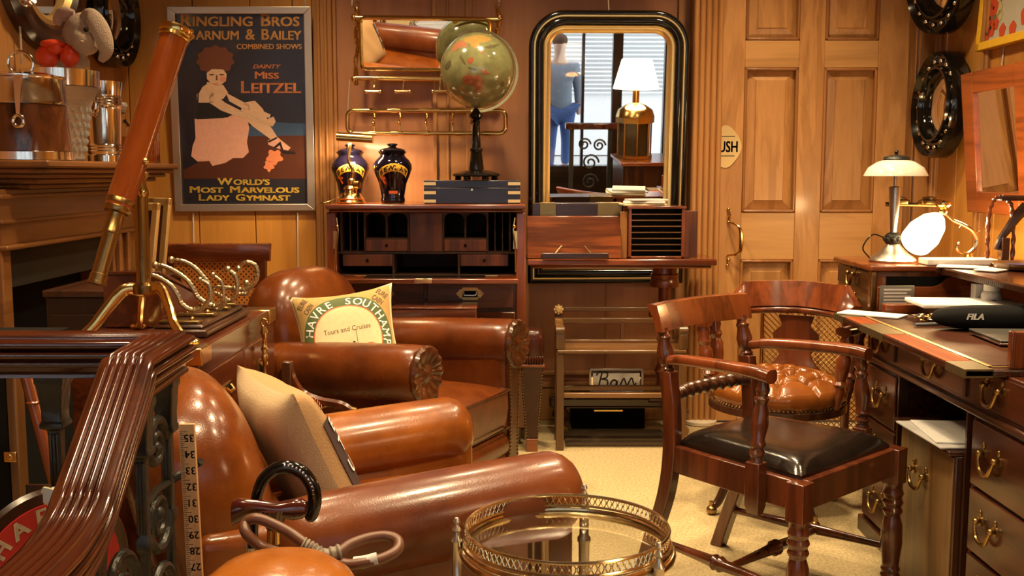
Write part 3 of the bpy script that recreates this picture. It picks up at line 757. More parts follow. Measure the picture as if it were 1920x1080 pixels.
for Y, P in hooks:
    pts = [at(x, y, Y) - oc for x, y in P]
    for p in pts: p.z = max(p.z, .04)
    B = bez(pts, 8); n = len(B)
    m = MB(); m.tube(B, [.0062 * (.75 + .45*sin(PI*min(1, i/n + .12))) * (1 + .12*sin(i*2.1)) for i in range(n)], 8)
    m.ball(B[0], .011, 10, 8); m.ball(B[-1], .008, 10, 8)
    m.build('hook', M_BRASS_A, t)
for y in (-.15, .0, .15, .24):
    m = MB(); m.bb((-.06, y - .02, .034), (.055, y + .02, .044)); m.ball((-.03, y, .044), .01, 8, 6); m.ball((.03, y, .044), .01, 8, 6); m.build('mounting_plate', M_BRASS_D, t, bevel=.003)
# ---------------------------------------------------------------- telescope on pillar tripod
PY = 2.86
pb, pt_ = at(270, 537, PY), at(270, 335, PY)
t = thing('telescope', 'large wooden barrelled brass telescope on a tripod pillar standing on the campaign chest', 'telescope', (pb.x, PY, CZ + .003))
ot = V(t.location)
x0 = 0
m = MB(); z0, z1 = pb.z - ot.z, pt_.z - ot.z
m.lathe([(.030, z0 - .02), (.032, z0 - .012), (.032, z0 + .004), (.026, z0 + .008), (.0195, z0 + .012), (.0195, z1 - .05), (.022, z1 - .045), (.022, z1 - .03), (.017, z1 - .02), (.017, z1), (.024, z1 + .004), (.024, z1 + .016), (.012, z1 + .022), (.006, z1 + .03)], (0, 0, 0), n=24)
m.build('pillar', M_BRASS_D, t)
def leg(P, name='leg'):
    B = bez(P, 8); n = len(B); m = MB(); rings = []
    for i, p in enumerate(B):
        tt = (B[min(i+1, n-1)] - B[max(i-1, 0)]).normalized(); s = V((0, 0, 1)).cross(tt); s = s.normalized() if s.length > 1e-3 else V((0, 1, 0)); u = tt.cross(s)
        w, h = .011, .019 * (1 - .35*i/n)
        rings.append([p + s*(w*cos(2*PI*j/10)) + u*(h*sin(2*PI*j/10)) for j in range(10)])
    m.loft(rings); e = B[-1]; m.ball((e.x, e.y, .012), (.024, .024, .0115), 14, 8)
    return m.build(name, M_BRASS, t)
zb_ = z0 - .012
leg([(0, 0, zb_), (.05, -.02, zb_ + .008), (.085, -.05, zb_ - .045), (.105, -.075, .05), (.14, -.105, .016), (.165, -.125, .012)])
leg([(0, 0, zb_), (-.045, -.02, zb_ + .005), (-.085, -.04, zb_ - .04), (-.115, -.06, .05), (-.15, -.08, .016), (-.175, -.09, .012)])
leg([(0, 0, zb_), (-.02, .05, zb_ + .005), (-.04, .09, zb_ - .04), (-.055, .12, .05), (-.07, .15, .016), (-.08, .165, .012)])
A = at(222, 388, 2.74) - ot; B_ = at(331, 57, 2.90) - ot; E_ = at(181, 533, 2.68) - ot
d = (B_ - A).normalized(); L_ = (B_ - A).length
m = MB(); m.lathe([(.036, 0), (.0365, L_*.3), (.0385, L_*.97)], A, d, 28); m.build('barrel', M_TELE, t)
m = MB(); m.lathe([(.040, L_*.95), (.042, L_*.955), (.041, L_*.972), (.044, L_*.98), (.044, L_ + .005), (.038, L_ + .008), (.036, L_ - .02), (.001, L_ - .025)], A, d, 28); m.build('objective_cell', M_BRASS, t)
m = MB(); m.lathe([(.020, -.03), (.022, -.018), (.033, -.015), (.036, -.008), (.036, .002), (.033, .006), (.037, .008), (.037, .02), (.034, .024)], A, d, 28); m.build('collar', M_BRASS_D, t)
d2 = (E_ - A).normalized(); L2 = (E_ - A).length
m = MB(); m.lathe([(.021, .02), (.021, L2*.30), (.0225, L2*.31), (.0225, L2*.34), (.0205, L2*.35), (.0195, L2*.86), (.0225, L2*.87), (.0225, L2*.96), (.025, L2*.965), (.025, L2), (.006, L2 + .002), (.006, L2 - .01), (.001, L2 - .011)], A, d2, 26); m.build('draw_tube', M_BRASS_D, t)
mid = A + d * .13
m = MB(); m.tube([V((0, 0, z1 - .005)), V((mid.x*.4, mid.y*.4, z1 + .012)), mid + V((.025, 0, -.005))], .009, 8); m.ball(V((.012, -.02, z1 - .04)), .011, 10, 8); m.ball(mid + V((.035, -.012, 0)), .010, 8, 6); m.build('bracket', M_BRASS, t)
# ---------------------------------------------------------------- caned chair behind the chest
YC = 4.55
t = thing('caned_chair', 'mahogany chair with scrolled crest and caned back behind the campaign chest', 'chair', (at(408, 500, YC).x, YC, 0), 0)
oc = V(t.location)
def cc(px, py, dy=0): return at(px, py, YC + dy) - oc
m = MB(); prof = [(-.018, 0), (.012, -.004), (.02, -.05), (.012, -.078), (-.01, -.08), (-.022, -.03), (-.03, -.008)]
a, b = cc(313, 456), cc(506, 456)
m.loft([[V((x, -p[0] - .02*(1 - (2*k-1)**2), a.z + p[1])) for p in prof] for k, x in ((i/8, a.x + (b.x - a.x)*i/8) for i in range(9))]); m.build('crest_rail', M_RED_X, t)
for s, px in ((-1, 318), (1, 490)):
    m = MB(); m.tube(bez([cc(px, 462), cc(px, 520, .0), cc(px, 600, .01), (cc(px, 600).x, .06, .42), (cc(px, 600).x, .12, .0)], 5), [.022]*21, 4, prof=[(-1, -.8), (1, -.8), (1, .8), (-1, .8)]); m.build('back_post', M_MAH, t, bevel=.003)
def cane(name):
    m, nt, b = _mat(name); N = nt.nodes; L = nt.links
    tc = N.new('ShaderNodeTexCoord'); mp = N.new('ShaderNodeMapping'); mp.inputs['Rotation'].default_value = (0, .785, 0)
    vo = N.new('ShaderNodeTexVoronoi'); vo.inputs['Scale'].default_value = 62; vo.inputs['Randomness'].default_value = 0
    L.new(tc.outputs['Object'], mp.inputs['Vector']); L.new(mp.outputs[0], vo.inputs['Vector'])
    cr = N.new('ShaderNodeValToRGB'); cr.color_ramp.elements[0].position = .30; cr.color_ramp.elements[0].color = (.03, .01, .004, 1); cr.color_ramp.elements[1].position = .40; cr.color_ramp.elements[1].color = (.66, .25, .045, 1)
    sp = N.new('ShaderNodeSeparateXYZ'); L.new(mp.outputs[0], sp.inputs[0])
    L.new(vo.outputs['Distance'], cr.inputs[0]); L.new(cr.outputs[0], b.inputs['Base Color']); b.inputs['Roughness'].default_value = .5
    return m
M_CANE = cane('woven_cane')
a, b = cc(322, 478), cc(486, 570); m = MB(); m.bb((a.x, -.004, b.z), (b.x, .004, a.z)); m.build('cane_panel', M_CANE, t)
m = MB(); m.bb((a.x, -.014, b.z - .03), (b.x, .014, b.z)); m.bb((a.x - .2*0, -.012, a.z), (b.x, .012, a.z + .01)); m.build('back_rail', M_MAH_X, t, bevel=.003)
m = MB(); m.bb((a.x - .03, -.42, .40), (b.x + .03, .03, .45)); m.build('seat', M_CANE, t, bevel=.01)
for x in (a.x, b.x):
    m = MB(); m.lathe([(.014, 0), (.02, .1), (.024, .36), (.028, .40)], (x, -.38, 0), n=14); m.build('leg', M_MAH, t)
# ---------------------------------------------------------------- stair rail in the left foreground
YR, XRL = 1.73, -.587
t = thing('stair_railing', 'reeded mahogany stair handrail on cast iron balusters in the left foreground', 'railing', (XRL, YR, 0))
ot = V(t.location)
RW = .041
def rail_prof(w=RW):
    """moulded handrail section: five deep reeds over the top, stepped beads down each cheek"""
    def bead(cx, cz, r, a0, a1, n=5): return [(cx + r*cos(a0 + (a1-a0)*i/n), cz + r*sin(a0 + (a1-a0)*i/n)) for i in range(n + 1)]
    right = []
    right += bead(w - .007, .016, .0075, PI*.5, -PI*.45)          # top edge bead
    right += [(w - .009, .006)] + bead(w - .005, -.001, .0065, PI*.45, -PI*.45) + [(w - .007, -.010)] + bead(w - .007, -.0155, .005, PI*.45, -PI*.45)
    right += [(w - .012, -.023), (w - .014, -.030), (w - .010, -.034), (w - .010, -.040)]
    top = []; K_ = 5; x0 = -(w - .012); dx = 2*(w - .012)/K_
    for k in range(K_):
        c = x0 + dx*(k + .5); lift = .019 + .008*math.sqrt(max(0, 1 - (c/w)**2))
        top += [(c - cos(PI*i/6)*dx*.5, lift + sin(PI*i/6)*dx*.55) for i in range(7)]
    left = [(-x, z) for x, z in right][::-1]
    return left + top + right
RP_ = rail_prof()
def rail(mb, pts, ends=None):
    """section swept with vertical faces kept upright; ends = plan directions of the mitres"""
    n = len(pts); rings = []
    for i, p in enumerate(pts):
        a = (pts[i] - pts[i-1]).normalized() if i else None; b = (pts[i+1] - pts[i]).normalized() if i < n-1 else None
        tt = ((a or b) + (b or a)).normalized(); hz = V((tt.x, tt.y, 0)).normalized(); s = V((0, 0, 1)).cross(hz) * -1; u = s.cross(tt).normalized()
        if u.z < 0: u = -u
        k = 1.0
        if a is not None and b is not None:
            c = a.dot(tt); k = 1 / max(.5, c)
        rings.append([p + s * (q[0]) + u * (q[1] * k) for q in RP_])
    mb.loft(rings)
ZR = .952
m = MB(); rings = []
for x, mit in ((-1.6, 0), (0, 1)): rings.append([V((x + (q[0] if mit else 0), q[0], ZR + q[1])) for q in RP_])
m.loft(rings); m.build('level_handrail', M_RAIL_X, t, smooth=50)
P = [V((0, 0, ZR)), V((0, -.16, ZR - .006))]
D = bez([(0, -.16, ZR - .006), (.006, -.25, ZR - .065), (.014, -.36, ZR - .135), (.020, -.41, ZR - .158), (.026, -.47, ZR - .172), (.032, -.56, ZR - .178), (.035, -.75, ZR - .18)], 5)
m = MB(); rings = [[V((q[0], q[0], ZR + q[1])) for q in RP_]]
B = P + D[1:]; n = len(B)
for i in range(1, n):
    p = B[i]; t0 = (B[i] - B[i-1]).normalized(); t1 = (B[min(i+1, n-1)] - B[i]); t1 = t1.normalized() if t1.length > 1e-6 else t0
    tt = (t0 + t1).normalized(); s = V((1, 0, 0)); s = (s - tt*s.dot(tt)).normalized(); u = tt.cross(s)
    if u.z < 0: u = -u
    k = 1/max(.6, t0.dot(tt)); rings.append([p + s*q[0] + u*(q[1]*k) for q in RP_])
m.loft(rings); m.build('sloping_handrail', M_RAIL, t, smooth=50)
def baluster(x, y, top, name='baluster', scale=.40):
    m = MB(); s = scale
    def sq(w, z): return [V((x + a*w*s, y + b*w*s, z)) for a, b in ((-1, -1), (1, -1), (1, 1), (-1, 1))]
    zz = [(.05, top), (.05, top - .012), (.044, top - .018), (.036, top - .06), (.036, top - .078), (.042, top - .082), (.042, top - .09), (.022, top - .095), (.020, top - .22), (.028, top - .225), (.028, top - .242), (.018, top - .247), (.018, .28), (.026, .27), (.026, .04), (.04, .03), (.04, 0)]
    m.loft([sq(w, z) for w, z in zz])
    for dx_ in (-.012, .0, .012): m.cyl((x + dx_*s, y - .021*s, top - .215), (x + dx_*s, y - .021*s, top - .1), .004, n=6)
    return m.build(name, M_IRON, t, bevel=.002)
baluster(at(100, 700, YR).x - ot.x, 0, ZR - .039, scale=.48)
baluster(.010, -.03, ZR - .039)
baluster(.012, -.155, ZR - .046)
baluster(.018, -.37, ZR - .182)
def scroll(cx, cy_, z, r, turns=1.6, flip=1, th=.009):
    P = []
    for i in range(40):
        k = i/39; a = flip*2*PI*turns*k; rr = r*(1 - .8*k)
        P.append(V((cx, cy_ + rr*cos(a), z + rr*sin(a))))
    m = MB(); m.tube(P, [th*(1 - .4*i/39) for i in range(40)], 8); m.ball(P[-1], th*1.5, 8, 6); return m
for args in ((.012, -.09, .815, .045, 1.6, 1), (.012, -.09, .69, .055, 1.7, -1), (.012, -.09, .56, .055, 1.6, 1), (.012, -.09, .43, .05, 1.5, -1), (.014, -.265, .64, .06, 1.6, 1), (.014, -.265, .50, .055, 1.6, -1)):
    scroll(*args).build('scroll', M_IRON, t)
m = MB(); m.tube([V((.06, -.01, .765)), V((.04, .0, .75)), V((.012, -.02, .735)), V((.012, -.09, .74)), V((.012, -.155, .735))], .007, 6); m.build('tie_bar', M_IRON, t)
m = MB(); m.tube([V((.012, -.02, .33)), V((.012, -.155, .33)), V((.018, -.37, .33))], .007, 6); m.build('tie_bar', M_IRON, t)
# bamboo stick, latch door, red sign and yellow card behind the rail
t = thing('bamboo_cane', 'brown bamboo stick leaning behind the stair rail', 'walking stick', (-.98, 2.02, 0))
_a, _b = at(45, 690, 2.02) - V(t.location), at(95, 880, 2.02) - V(t.location)
_d = (_b - _a)/(_b.z - _a.z)
P = [_a + _d*(z - _a.z) for z in (0, .30, .62, .80, .93)]
m = MB(); m.tube(P, .0115, 10); 
for p in P[1:4]: m.ball(p, (.0140, .0140, .006), 10, 6)
m.build('stick', M_RED, t)
t = thing('display_case', 'tall dark display case with oak edge and brass catch at the left edge', 'cabinet', (-1.08, 2.12, 0))
ot = V(t.location)
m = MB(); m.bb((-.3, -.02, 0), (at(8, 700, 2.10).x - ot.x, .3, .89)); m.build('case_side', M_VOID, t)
m = MB(); m.bb((at(9, 700, 2.10).x - ot.x, -.02, 0), (at(27, 700, 2.10).x - ot.x, .02, .89)); m.build('oak_edge', M_OAKZ, t, bevel=.003)
c = at(20, 856, 2.098) - ot
m = MB(); m.bb((c.x - .012, c.y - .006, c.z - .011), (c.x + .014, c.y, c.z + .011)); m.cyl((c.x, c.y - .008, c.z), (c.x, c.y - .004, c.z), .006, n=12); m.build('catch', M_BRASS, t, bevel=.002)
c = at(98, 1082, 1.66)
t = thing('round_sign', 'dark round sign with red centre and pale letters low behind the stair rail', 'sign', (c.x, c.y, 0), rot=(0, 0, .9))
zc = c.z
m = MB(); m.lathe([(.142, 0), (.148, .006), (.142, .014), (.001, .0141)], (0, .02, zc), (0, -1, 0), 48); m.build('board', M_DARK, t)
m = MB(); m.lathe([(.124, .0145), (.124, .018), (.001, .0181)], (0, .02, zc), (0, -1, 0), 48); dsk = m.build('red_disc', M_REDP, t)
m = MB(); arc_text(m, 'PHAETON', lambda x, y: V((x, .0012, zc + y)), .040, .092, math.radians(172), math.radians(20), bold=.0012); m.build('lettering', M_CREAM, dsk, smooth=0)
m = MB(); m.bb((-.1, .02, 0), (.1, .05, zc - .12)); m.bb((-.02, .02, 0), (.02, .035, zc)); m.build('prop', M_DARK, t)
t = thing('yellow_card', 'folded pale yellow card tucked between the balusters', 'card', (at(70, 960, 1.66).x, 1.66, 0))
ot = V(t.location)
m = MB(); q = [at(x, y, 1.66) - ot for x, y in ((80, 914), (106, 920), (98, 950), (52, 1030), (28, 1036))]; m.loft([q, [p + V((0, .006, 0)) for p in q]]); m.build('card', plain('pale_yellow_paper', (.72, .62, .26), .8), t)
m = MB(); q = [at(x, y, 1.659) - ot for x, y in ((80, 914), (106, 920), (100, 945), (76, 942))]; m.loft([q, [p + V((0, .003, 0)) for p in q]]); m.build('white_corner', M_PAPER2, t)
m = MB(); m.bb((-.02, .006, 0), (.02, .012, .74)); m.build('slat', M_DARK, t)
# ================================================================ back of the room, middle
# ---- secretary with open fall front
YS, YSB = 4.70, 5.17
a, b = at(612, 385, YS), at(985, 385, YS)
SX0, SX1, SZ = a.x, b.x, at(800, 383, YS).z
t = thing('secretary_desk', 'mahogany campaign secretary with open fall front and pigeonholes against the back wall', 'desk', ((SX0+SX1)/2, YS, 0))
ot = V(t.location)
def sx(px, Y=YS): return at(px, 450, Y).x - ot.x
def szz(py, Y=YS): return at(800, py, Y).z
w = (SX1 - SX0)/2
m = MB(); m.bb((-w, -.03, SZ - .022), (w, YSB - YS, SZ)); m.bb((-w + .012, -.018, SZ - .036), (w - .012, YSB - YS, SZ - .022)); m.build('top', M_RED_X, t, bevel=.008, seg=3)
for s in (-1, 1):
    m = MB(); m.bb((s*(w-.02) - .022, 0, .08), (s*(w-.02) + .022, YSB - YS, SZ - .036)); m.build('side_panel', M_RED, t, bevel=.006)
xi = w - .042
zl = szz(516)          # writing level
m = MB(); m.bb((-xi, YSB - YS - .02, .08), (xi, YSB - YS, SZ - .036)); m.build('back_panel', M_DARKM, t)
m = MB(); m.bb((-xi, -.0, zl - .022), (xi, YSB - YS - .02, zl - .002)); m.build('writing_bed', M_DARKM, t)
# fall front
YF_ = -.17
m = MB(); m.bb((-xi - .01, YF_, zl - .022), (xi + .01, .0, zl)); ff = m.build('fall_front', M_RED_X, t, bevel=.005)
m = MB(); m.bb((-xi*.66, YF_ + .03, zl), (xi*.66, -.015, zl + .002)); m.build('leather_panel', M_LEA_K, ff)
m = MB(); m.bb((sx(782), YF_ - .003, zl - .019), (sx(815), YF_ + .012, zl + .0015)); m.build('lock_plate', M_BRASS_P, ff, bevel=.002)
for s in (-1, 1):
    m = MB(); m.bb((s*xi*.72 - .03, -.022, zl), (s*xi*.72 + .03, -.004, zl + .0025)); m.build('hinge', M_BRASS, ff)
    m = MB(); m.tube(bez([(s*(xi-.005), -.012, SZ - .06), (s*(xi-.012), -.015, SZ - .12), (s*(xi-.004), -.03, SZ - .19), (s*(xi-.002), -.06, zl + .02)], 6), .004, 6)
    m.ball((s*(xi-.008), -.013, SZ - .10), .009, 8, 6); m.bb((s*xi - .012, -.016, SZ - .20), (s*xi + .006, -.004, SZ - .12)); m.build('brass_stay', M_BRASS, t)
# pigeonholes
yb0, yb1 = .05, .40
def pz(py): return at(800, py, YS + .05).z
def px_(p): return at(p, 450, YS + .05).x - ot.x
Zt = SZ - .036
m = MB()
for p in (640, 684, 766, 831, 914, 956): m.bb((px_(p) - .004, yb0, pz(474)), (px_(p) + .004, yb1, Zt))
for p in (655, 669, 928, 942): m.bb((px_(p) - .0025, yb0 + .03, pz(474)), (px_(p) + .0025, yb1, Zt))
for a, b in ((684, 766), (831, 914)):
    m.bb((px_((a+b)/2) - .004, yb0 + .006, pz(447)), (px_((a+b)/2) + .004, yb1, Zt)); m.bb((px_(a), yb0, pz(449)), (px_(b), yb1, pz(446)))
m.bb((-xi, yb0, pz(476)), (xi, yb1, pz(472)))
for p in (737, 860): m.bb((px_(p) - .004, yb0, zl), (px_(p) + .004, yb1, pz(474)))
m.build('pigeonholes', M_DARKM, t)
m = MB()
for a, b in ((684, 725), (725, 766), (831, 872), (872, 914)):
    x0, x1 = px_(a) + .004, px_(b) - .004; z0 = pz(411); z1 = Zt; c = (x0+x1)/2; r = (x1-x0)/2
    P = [(x0, z1), (x0, z0)] + [(c - r*cos(PI*i/12), z0 + min(r*.8, z1-z0-.004)*sin(PI*i/12)) for i in range(13)] + [(x1, z1)]
    m.extr(P, (0, yb0 + .002, 0), (1, 0, 0), (0, 0, 1), (0, .006, 0))
m.build('arched_heads', M_DARKM, t)
m = MB(); m.bb((px_(768), yb0 - .004, pz(472)), (px_(829), yb0 + .012, Zt - .002)); m.build('cupboard_door', M_MAHM, t, bevel=.003)
for a, b, c, d in ((686, 764, 449, 471), (833, 912, 449, 471), (642, 735, 477, 499), (863, 953, 477, 499)):
    m = MB(); m.bb((px_(a), yb0 - .004, max(pz(d), zl + .003)), (px_(b), yb0 + .2, pz(c))); dr = m.build('small_drawer', M_MAHM, t, bevel=.003)
    m = MB(); m.ball((px_((a+b)/2), yb0 - .011, (pz(c)+pz(d))/2), .007, 8, 6); m.build('knob', M_VOID, dr)
M_MAHX2 = wood('drawer_mahogany', (.05, .013, .005), (.14, .04, .013), 'X', 10, .45, .08)
# drawers
zd1, zd0 = zl - .03, szz(577)
m = MB(); m.bb((-xi, .012, .08), (xi, .03, zl - .02)); m.build('drawer_backing', M_DARK, t)
def pulls(dr, cx, cz):
    m = MB(); P = [(-.055, -.02), (-.07, -.02), (-.07, -.012), (-.085, -.005), (-.085, .005), (-.07, .012), (-.07, .02), (-.055, .02), (-.045, .03), (.045, .03), (.055, .02), (.07, .02), (.07, .012), (.085, .005), (.085, -.005), (.07, -.012), (.07, -.02), (.055, -.02), (.045, -.03), (-.045, -.03)]
    m.extr([(x*.72, z*.95) for x, z in P], (cx, -.002, cz), (1, 0, 0), (0, 0, 1), (0, -.004, 0)); p = m.build('handle_plate', M_BRASS_D, dr)
    m = MB(); m.bb((cx - .034, -.0068, cz - .016), (cx + .034, -.006, cz + .014)); m.build('recess', M_VOID, p)
    m = MB(); m.tube([(cx - .03, -.009, cz + .012), (cx - .026, -.014, cz - .006), (cx + .026, -.014, cz - .006), (cx + .03, -.009, cz + .012)], .004, 6); m.build('bail', M_NICKEL, p)
for a, b in ((632, 794), (800, 962)):
    m = MB(); m.bb((sx(a), -.002, zd0), (sx(b), .013, zd1)); dr = m.build('drawer', M_MAHX2, t, bevel=.004)
    pulls(dr, (sx(a)+sx(b))/2, (zd0+zd1)/2 + .005)
    m = MB()
    X0, X1, Z0, Z1 = sx(a) + .03, sx(b) - .03, zd0 + .02, zd1 - .015
    m.tube([(X0, -.002, Z0 + .03), (X0, -.002, Z1 - .03), (X0 + .03, -.002, Z1 - .015), (X0 + .06, -.002, Z1), (X1 - .06, -.002, Z1), (X1 - .03, -.002, Z1 - .015), (X1, -.002, Z1 - .03), (X1, -.002, Z0 + .03), (X1 - .03, -.002, Z0 + .015), (X1 - .06, -.002, Z0), (X0 + .06, -.002, Z0), (X0 + .03, -.002, Z0 + .015)], .0016, 5, True); m.build('inlay_line', M_OAK, dr)
for z0, z1 in ((.36, zd0 - .02), (.10, .345)):
    m = MB(); m.bb((-xi + .004, -.002, z0), (xi - .004, .013, z1)); dr = m.build('drawer', M_MAH_X, t, bevel=.004); pulls(dr, -.25, (z0+z1)/2); pulls(dr, .25, (z0+z1)/2)
m = MB(); m.bb((-w + .02, .02, 0), (w - .02, YSB - YS, .08)); m.build('plinth', M_DARK_X, t)
# ---- things on the secretary
ST = SZ + .001
Yl = 4.84
c = at(658, 378, Yl)
t = thing('bankers_lamp', 'small brass desk lamp with lit half round shade on the secretary', 'lamp', (c.x, Yl, ST))
ot = V(t.location)
m = MB(); m.lathe([(.066, 0), (.068, .006), (.060, .016), (.064, .022), (.052, .03), (.046, .045), (.030, .05), (.026, .06), (.034, .066), (.028, .076), (.012, .085), (.010, .10)], n=32)
m.build('base', M_BRASS, t)
q = at(655, 268, Yl) - ot
m = MB(); m.tube(bez([(0, 0, .09), (.012, -.01, .15), (-.008, 0, .20), (q.x + .004, q.y, q.z)], 6), .0085, 10); m.ball((.004, -.004, .10), .018, 12, 8); m.cyl((.02, -.02, .085), (.045, -.03, .085), .018, n=14); m.build('stem', M_BRASS, t)
a, b = at(632, 258, Yl) - ot, at(699, 262, Yl) - ot
ax = (b - a); L_ = ax.length; ax.normalize()
m = MB(); ring0, ring1 = [], []
up = V((0, 0, 1)); fr = V((0, -1, 0))
def half(p, r, th0=-35, th1=215, n=20):
    o = []
    for i in range(n + 1):
        an = math.radians(th0 + (th1 - th0)*i/n); o.append(p + fr*(r*cos(an)) + up*(r*sin(an)))
    return o
def shell(p, r, t_): return half(p, r) + half(p, r - t_)[::-1]
m.loft([shell(a, .026, .0015), shell(b, .026, .0015)])
m.loft([half(a, .0255), half(a + ax*.002, .0255)]); m.loft([half(b, .0255), half(b - ax*.002, .0255)])
m.build('shade', M_BRASS, t)
M_BULB = plain('lit_bulb', (1, .8, .5), .3, emit=25, ec=(1, .70, .34))
m = MB(); m.cyl(a + ax*.02 - up*.004, b - ax*.02 - up*.004, .010, n=10); m.build('bulb', M_BULB, t)
ld = bpy.data.lights.new('desk_lamp_light', 'AREA'); ld.shape = 'RECTANGLE'; ld.size = .12; ld.size_y = .03; ld.energy = 9; ld.color = (1, .68, .34)
lo = bpy.data.objects.new('desk_lamp_light', ld); COL.objects.link(lo); lo.parent = t; lo.location = (a + b)/2 - up*.017; lo.rotation_euler = (.55, 0, 0)
m = MB(); m.tube(bez([(-.05, 0, .03), (-.09, -.02, .012), (-.115, -.03, .004), (-.13, -.06, .004), (-.128, -.165, .003)], 6), .0025, 6); m.build('flex', M_BRASS, t)
def jar(label, px, Y, lamp=0):
    c = at(px, 378, Y); t = thing('tobacco_jar', label, 'jar', (c.x, Y, ST), 0, 'cobalt tobacco jars on the secretary'); k = .232/.235
    P = [(.052, 0), (.056, .006), (.056, .02), (.053, .03), (.064, .09), (.082, .135), (.0905, .16), (.088, .18), (.076, .2), (.062, .212), (.056, .222), (.064, .234), (.068, .238), (.060, .240)]
    m = MB(); m.lathe(P, n=48); body = m.build('body', M_PORC, t)
    m = MB(); m.lathe([(.058, .2405), (.06, .244), (.05, .25), (.02, .256), (.016, .262), (.022, .266), (.026, .27), (.022, .274), (.001, .276)], n=32); m.build('lid', M_PORC, t)
    def rad(z):
        for (r0, z0), (r1, z1) in zip(P, P[1:]):
            if z0 <= z <= z1 and z1 > z0: return r0 + (r1-r0)*(z-z0)/(z1-z0)
        return .06
    A0 = -PI/2
    def on(x, y, lift=.0008):
        r = rad(y) + lift; a = A0 + x/.085; return V((r*cos(a), r*sin(a), y))
    zc = lambda x: .165 - .035*(x/.075)**2*1.0
    n = 24; m = MB()
    for i in range(n):
        x0, x1 = -.062 + .15*i/n, -.062 + .15*(i+1)/n
        for j in range(4):
            h0, h1 = -.018 + .036*j/4, -.018 + .036*(j+1)/4
            m.face([on(x0, zc(x0-.015)+h0), on(x1, zc(x1-.015)+h0), on(x1, zc(x1-.015)+h1), on(x0, zc(x0-.015)+h1)])
    bn = m.build('banner', plain('glaze_gold', (.80, .48, .06), .2, coat=.5) if lamp == 0 else M_GOLDG, body)
    m = MB()
    for i, ch in enumerate('BEWLAY'):
        x = -.046 + i*.0238; vs, fs, w_ = text2d(ch, .030, .0013)
        sl = -2*.035*(x-.015)/.075**2
        m.add([on(x + p[0], zc(x-.015) - .012 + p[1] + sl*p[0], .0016) for p in vs], fs)
    m.build('lettering', M_INK, bn, smooth=0)
    m = MB()
    for (cx_, cy_, rx, ry) in ((-.05, .115, .012, .008), (-.045, .105, .007, .012), (-.038, .116, .010, .006), (-.04, .095, .006, .008)):
        m.face([on(cx_ + rx*cos(q*PI/8), cy_ + ry*sin(q*PI/8), .001) for q in range(16)])
    m.build('orange_ribbon', M_ORANGE, body)
    m = MB()
    for i in range(8):
        x0, x1 = -.018 + .06*i/8, -.018 + .06*(i+1)/8
        m.face([on(x0, .044), on(x1, .044), on(x1, .058), on(x0, .058)])
    m.build('small_label', M_ORANGE, body)
    return t
M_GOLDG = plain('glaze_gold', (.80, .48, .06), .2, coat=.5)
jar('dark blue lidded tobacco jar with yellow banner right of the brass lamp', 737, 4.86, 1)
jar('dark blue lidded tobacco jar with yellow banner directly behind the brass lamp', 658, 4.99, 1)
M_STRAP = plain('bright_brass_strap', (.80, .60, .30), .4, .5)
# ---- brass bound box
Yb = 4.80
a, b = at(795, 379, Yb), at(975, 379, Yb)
hb = at(885, 336, Yb).z - a.z
t = thing('brass_bound_box', 'blue black writing box with brass corner straps under the globe', 'box', ((a.x+b.x)/2, Yb, ST))
w = (b.x - a.x)/2; dp = .26
m = MB(); m.bb((-w, 0, 0), (w, dp, hb*.68)); m.build('body', M_SLATEBLUE, t, bevel=.002)
m = MB(); m.bb((-w, 0, hb*.69), (w, dp, hb)); m.build('lid', M_SLATEBLUE, t, bevel=.002)
for s in (-1, 1):
    for z in (.10, .47, .86):
        m = MB(); m.bb((s*w - s*.055, -.0015, hb*z - .007), (s*(w + .0015), .06, hb*z + .007)); m.build('brass_strap', M_STRAP, t)
m = MB(); m.extr([(-.006, -.004), (.006, -.004), (.002, .006), (-.002, .006)], (0, -.0005, hb*.6), (1, 0, 0), (0, 0, 1), (0, -.002, 0)); m.build('escutcheon', M_BRASS_P, t)
# ---- globe
Yg = 4.87
c = at(893, 334, Yg); gc = at(895, 132, Yg); R = at(965, 132, Yg).x - gc.x
t = thing('globe', 'green terrestrial globe on a black turned stand on top of the writing box', 'globe', (c.x, Yg, ST + hb + .001))
ot = V(t.location); gz = gc.z - ot.z; gx = gc.x - ot.x
def ocean(name):
    m, nt, b = _mat(name); N = nt.nodes; L = nt.links
    tc = N.new('ShaderNodeTexCoord'); n = N.new('ShaderNodeTexNoise'); n.inputs['Scale'].default_value = 22; n.inputs['Detail'].default_value = 7
    cr = N.new('ShaderNodeValToRGB'); cr.color_ramp.elements[0].position = .3; cr.color_ramp.elements[0].color = (.16, .17, .075, 1); cr.color_ramp.elements[1].position = .7; cr.color_ramp.elements[1].color = (.27, .27, .125, 1)
    L.new(tc.outputs['Object'], n.inputs['Vector']); L.new(n.outputs['Fac'], cr.inputs[0]); L.new(cr.outputs[0], b.inputs['Base Color'])
    b.inputs['Roughness'].default_value = .14; b.inputs['Coat Weight'].default_value = .8; return m
mats = [ocean('varnished_ocean'), plain('land_coral', (.36, .11, .055), .2, coat=.7), plain('land_ochre', (.38, .24, .07), .2, coat=.7), plain('land_rose', (.38, .15, .08), .2, coat=.7), plain('land_dark', (.12, .11, .05), .2, coat=.7)]
m = MB(); m.ball((0, 0, 0), R, 64, 40)
rnd = random.Random(4)
